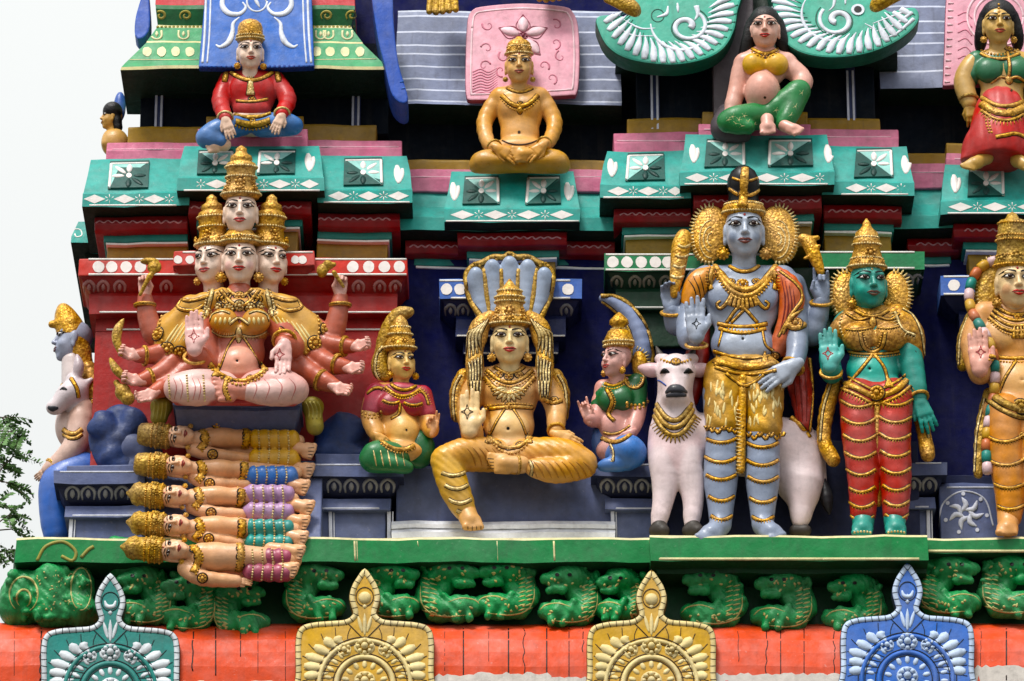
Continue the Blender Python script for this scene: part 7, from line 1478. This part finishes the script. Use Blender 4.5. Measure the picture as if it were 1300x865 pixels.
F = Fig('dancer_statue', 'golden-skinned dancer in green blouse and flared red skirt with gold girdle', (1270, 212), 40)
SK = '#C59A44'
h = F.head(1268, 34, 44, 44, 2, 0, col='#CFA552', lips=lips_hex('B03A22')); b = F.sc(SK, 1.8, 6)
b.e(1272, 90, 24, 36, 32, 17); b.e(1272, 122, 22, 28, 26, 17); b.c((1240, 78, 22, 12), (1306, 78, 22, 12)); b.e(1284, 115, 39, 1.8, 1.8, 3, k=2, sub=True)
b.sm([(1234, 82, 22, 13), (1224, 105, 22, 12), (1231, 132, 26, 10)], n=3); b.sm([(1308, 82, 22, 13), (1322, 105, 22, 12), (1316, 132, 26, 10)], n=3)
b.c((1262, 140, 24, 20), (1252, 200, 40, 9)); b.c((1284, 140, 24, 20), (1292, 204, 40, 9)); F.foot(b, (1252, 200, 44), (1226, 214, 56), 9, (6, 3, 0), tr=2.8); F.foot(b, (1292, 204, 44), (1310, 214, 56), 9, (6, -2, 0), tr=2.8)
F.add(b, back=26); F.hand(1231, 134, 28, 34, -82, 1, -1, .5, .05, '#A88030'); F.hand(1316, 134, 28, 34, -98, -1, -1, .5, .05, SK); F.body()
b = F.sc('#0F6A40', 1.9, 4); b.e(1256, 90, 36, 18, 16, 12); b.e(1292, 90, 36, 18, 16, 12); b.e(1273, 84, 24, 37, 20, 17); b.c((1240, 78, 22, 14), (1232, 98, 22, 13)); b.c((1308, 78, 22, 14), (1316, 98, 22, 13)); F.part('blouse', b, back=30)
b = F.sc('#BE2420', 1.9, 6); b.sm([(1270, 140, 24, 30), (1268, 165, 28, 34), (1266, 192, 32, 38)], n=3); b.e(1240, 190, 30, 18, 28, 22, rot=14); b.e(1300, 190, 30, 20, 28, 22, rot=-10); b.c((1228, 204, 34, 7), (1310, 206, 34, 7))
b.post = lambda Fd, X_, Y_, Z_: np.maximum(Fd-1.3*np.abs(np.sin((X_-615)*.19+(X_-615)*(Z_-230)*.0006)), (P(1270, 211, 60)[2]-Z_))
F.part('skirt', b, paint('skirt_red', '#BC2622', rough=.4, dirt=.2), back=26)
b = F.sc('#100C0E', 1.9, 4); b.e(1268, 20, 34, 23, 20, 20); b.sm([(1250, 22, 32, 8), (1246, 45, 26, 8), (1244, 62, 16, 6)], n=3); b.sm([(1286, 22, 32, 8), (1291, 45, 26, 8), (1292, 60, 16, 6)], n=3); F.part('hair', b, paint('hair_black', '#120E10', rough=.4, dirt=.1, bump=.6, bscale=80), back=30)
F.orn('necklace', lambda m, tg: (beads(m, arc(1246, 64, 1292, 64, 6), 2, tg), stroke(m, arc(1244, 68, 1294, 68, 7), 2.4, tg), stroke(m, [(1279, 66), (1282, 84), (1281, 98)], 2.2, tg), rosette(m, 1281, 62, 5, tg, 7), stroke(m, [(1258, 106), (1270, 98), (1281, 100), (1292, 98), (1304, 106)], 1.8, tg), leaf(m, 1281, 96, 1281, 108, 6, tg, .6)), GOLD)
F.orn('girdle', lambda m, tg: (stroke(m, arc(1246, 124, 1304, 126, 10), 3, tg), stroke(m, arc(1246, 132, 1304, 134, 11), 5.5, tg, .6), trim(m, tg, arc(1246, 140, 1304, 142, 12), 2, 5, 3.8, 1), rosette(m, 1284, 143, 6, tg, 8), rosette(m, 1262, 140, 5, tg, 7), [beads(m, [(1253+k*5, 142), (1252+k*4, 155), (1256+k*3, 168)], 1.7, tg) for k in range(2)], stroke(m, [(1264, 174), (1276, 172), (1290, 170), (1306, 176)], 2.6, tg)), GOLD)
F.orn('hair_jewel', lambda m, tg: (beads(m, [(1268, 6), (1268, 14), (1268, 20)], 1.8, tg)), GOLD); F.earrings(h, 4.5, .38, .44)
F.bangles((1230, 126, 26), (1231, 134, 27), 11.5, 3, 1.8, OLDGOLD); F.orn('navel', lambda m, tg: disc(m, 1284, 115, 1.6, 1.6, tg, .5, 7), LB, F.bo)

# ------------------------------------------------------------------ figures of the west side, seen in profile at the corner
F = Fig('side_statue', 'profile statue with gold crown, bare chest and blue leg on the tower\'s side', (85, 684), -20)
h = F.head(84, 437, 0, 46, -80, 0, 4, col='#9FA6BC', lips=lips_hex('8A6A70')); b = F.sc('#CFC0BE', 2.2, 6)
b.c((92, 460, 0, 14), (96, 500, 0, 18)); b.e(104, 545, 0, 26, 50, 26, col='#D6B9B0'); b.e(84, 540, 6, 14, 24, 18, col='#D9BDB4'); b.sm([(104, 520, 20, 16), (98, 560, 24, 14), (78, 585, 24, 11), (60, 598, 22, 8)], n=3, col='#CDA898'); F.add(b, back=-70)
F.hand(62, 598, 24, 22, 210, 1, -1, .3, .0, '#C09A80'); F.body()
b = F.sc('#2C60B8', 2.2, 6); b.sm([(106, 600, 10, 26), (76, 612, 18, 22), (70, 640, 18, 19), (72, 678, 16, 17)], n=3); F.part('trousers', b, back=-60)
b = F.sc('#C69420', 1.8, 4); b.sm([(80, 392, 0, 7), (84, 405, 0, 14), (92, 425, 0, 18), (104, 460, -4, 14)], n=3); b.c((66, 412, 4, 5), (92, 408, 14, 6), 3); cr = F.part('crown', b, GOLD, back=-60)
b = F.sc('#CC9A22', 1.9, 4); b.sm([(112, 470, 16, 12), (122, 500, 14, 14), (118, 560, 10, 9)], n=3); b.e(116, 490, 8, 20, 22, 14); F.part('shawl', b, paint('blouse_gold', '#C08A20', rough=.36, metal=.3, var=.3, dirt=.4, bump=.5, streak=0, carved=50), back=-60); SH = F.last
F.orn('shawl_border', lambda m, tg: [rosette(m, x, y, 5, tg, 6) for x, y in ((118, 512), (116, 528), (113, 544), (112, 560))], GOLD, tg=SH)
F.orn('armlet', lambda m, tg: (stroke(m, arc(80, 545, 104, 545, 6), 3, tg), stroke(m, arc(80, 551, 104, 551, 6), 2.4, tg)), GOLD); F.bangles((68, 592, 22), (62, 597, 22), 10.5, 2, 2.4)
F.orn('necklace', lambda m, tg: (stroke(m, [(66, 480), (80, 490), (96, 484)], 3, tg), stroke(m, spiral(72, 482, 1, 7, 0, 1.6), 1.6, tg)), GOLD)
F = Fig('cow_statue', 'small white bull head in profile against the sky below the profile statue\'s face', (90, 545), -6, 'cow')
b = F.sc('#CFC2C6', 1.9, 6); b.sm([(98, 496, 16, 14), (86, 502, 18, 13), (72, 516, 18, 8), (66, 518, 18, 6)], n=3); b.e(94, 484, 14, 11, 11, 11); b.sm([(98, 478, 20, 5), (100, 465, 22, 6.5), (98, 452, 22, 2.5)], k=2, n=3, col='#BFAeb4'.upper()); b.c((108, 488, 16, 5), (116, 482, 18, 3)); b.c((98, 505, 8, 14), (104, 535, 2, 18)); F.add(b, back=-50); F.body()
F.orn('muzzle', lambda m, tg: stroke(m, [(61, 517), (66, 519), (74, 518)], [2, 4.2, 1.5], tg, .4, .3, 1.6, 8), paint('muzzle_grey', '#33343C', rough=.35, dirt=.1), F.bo)
F.orn('eye', lambda m, tg: stroke(m, [(76, 495), (80, 493), (85, 495)], [.8, 2.4, .8], tg, .4, .2, 1.5, 8), BLACK, F.bo)
F.orn('forehead_band', lambda m, tg: (stroke(m, [(90, 480), (97, 492), (100, 505)], 2.4, tg)), GOLD)
F = Fig('small_statue', 'small golden figure with black hair in profile at the upper corner', (140, 182), -30)
h = F.head(137, 152, 0, 26, -76, 0, 4, col='#C8963C', lips=lips_hex('9A5A2A')); b = F.sc('#C8963C', 1.6, 4); b.e(146, 182, 0, 18, 18, 16); b.c((138, 172, 4, 6), (134, 182, 8, 5)); F.add(b, back=-60); F.body()
b = F.sc('#100C0E', 1.5, 3); b.e(143, 142, 0, 13, 12, 14); b.sm([(146, 146, 2, 7), (150, 162, 2, 6)], n=2); F.part('hair', b, paint('hair_black', '#120E10', rough=.4, dirt=.1, bump=.6, bscale=80), back=-60)
b = F.sc('#2A56AA', 1.6, 3); b.e(152, 136, -6, 8, 20, 8); F.part('headdress', b, back=-60)
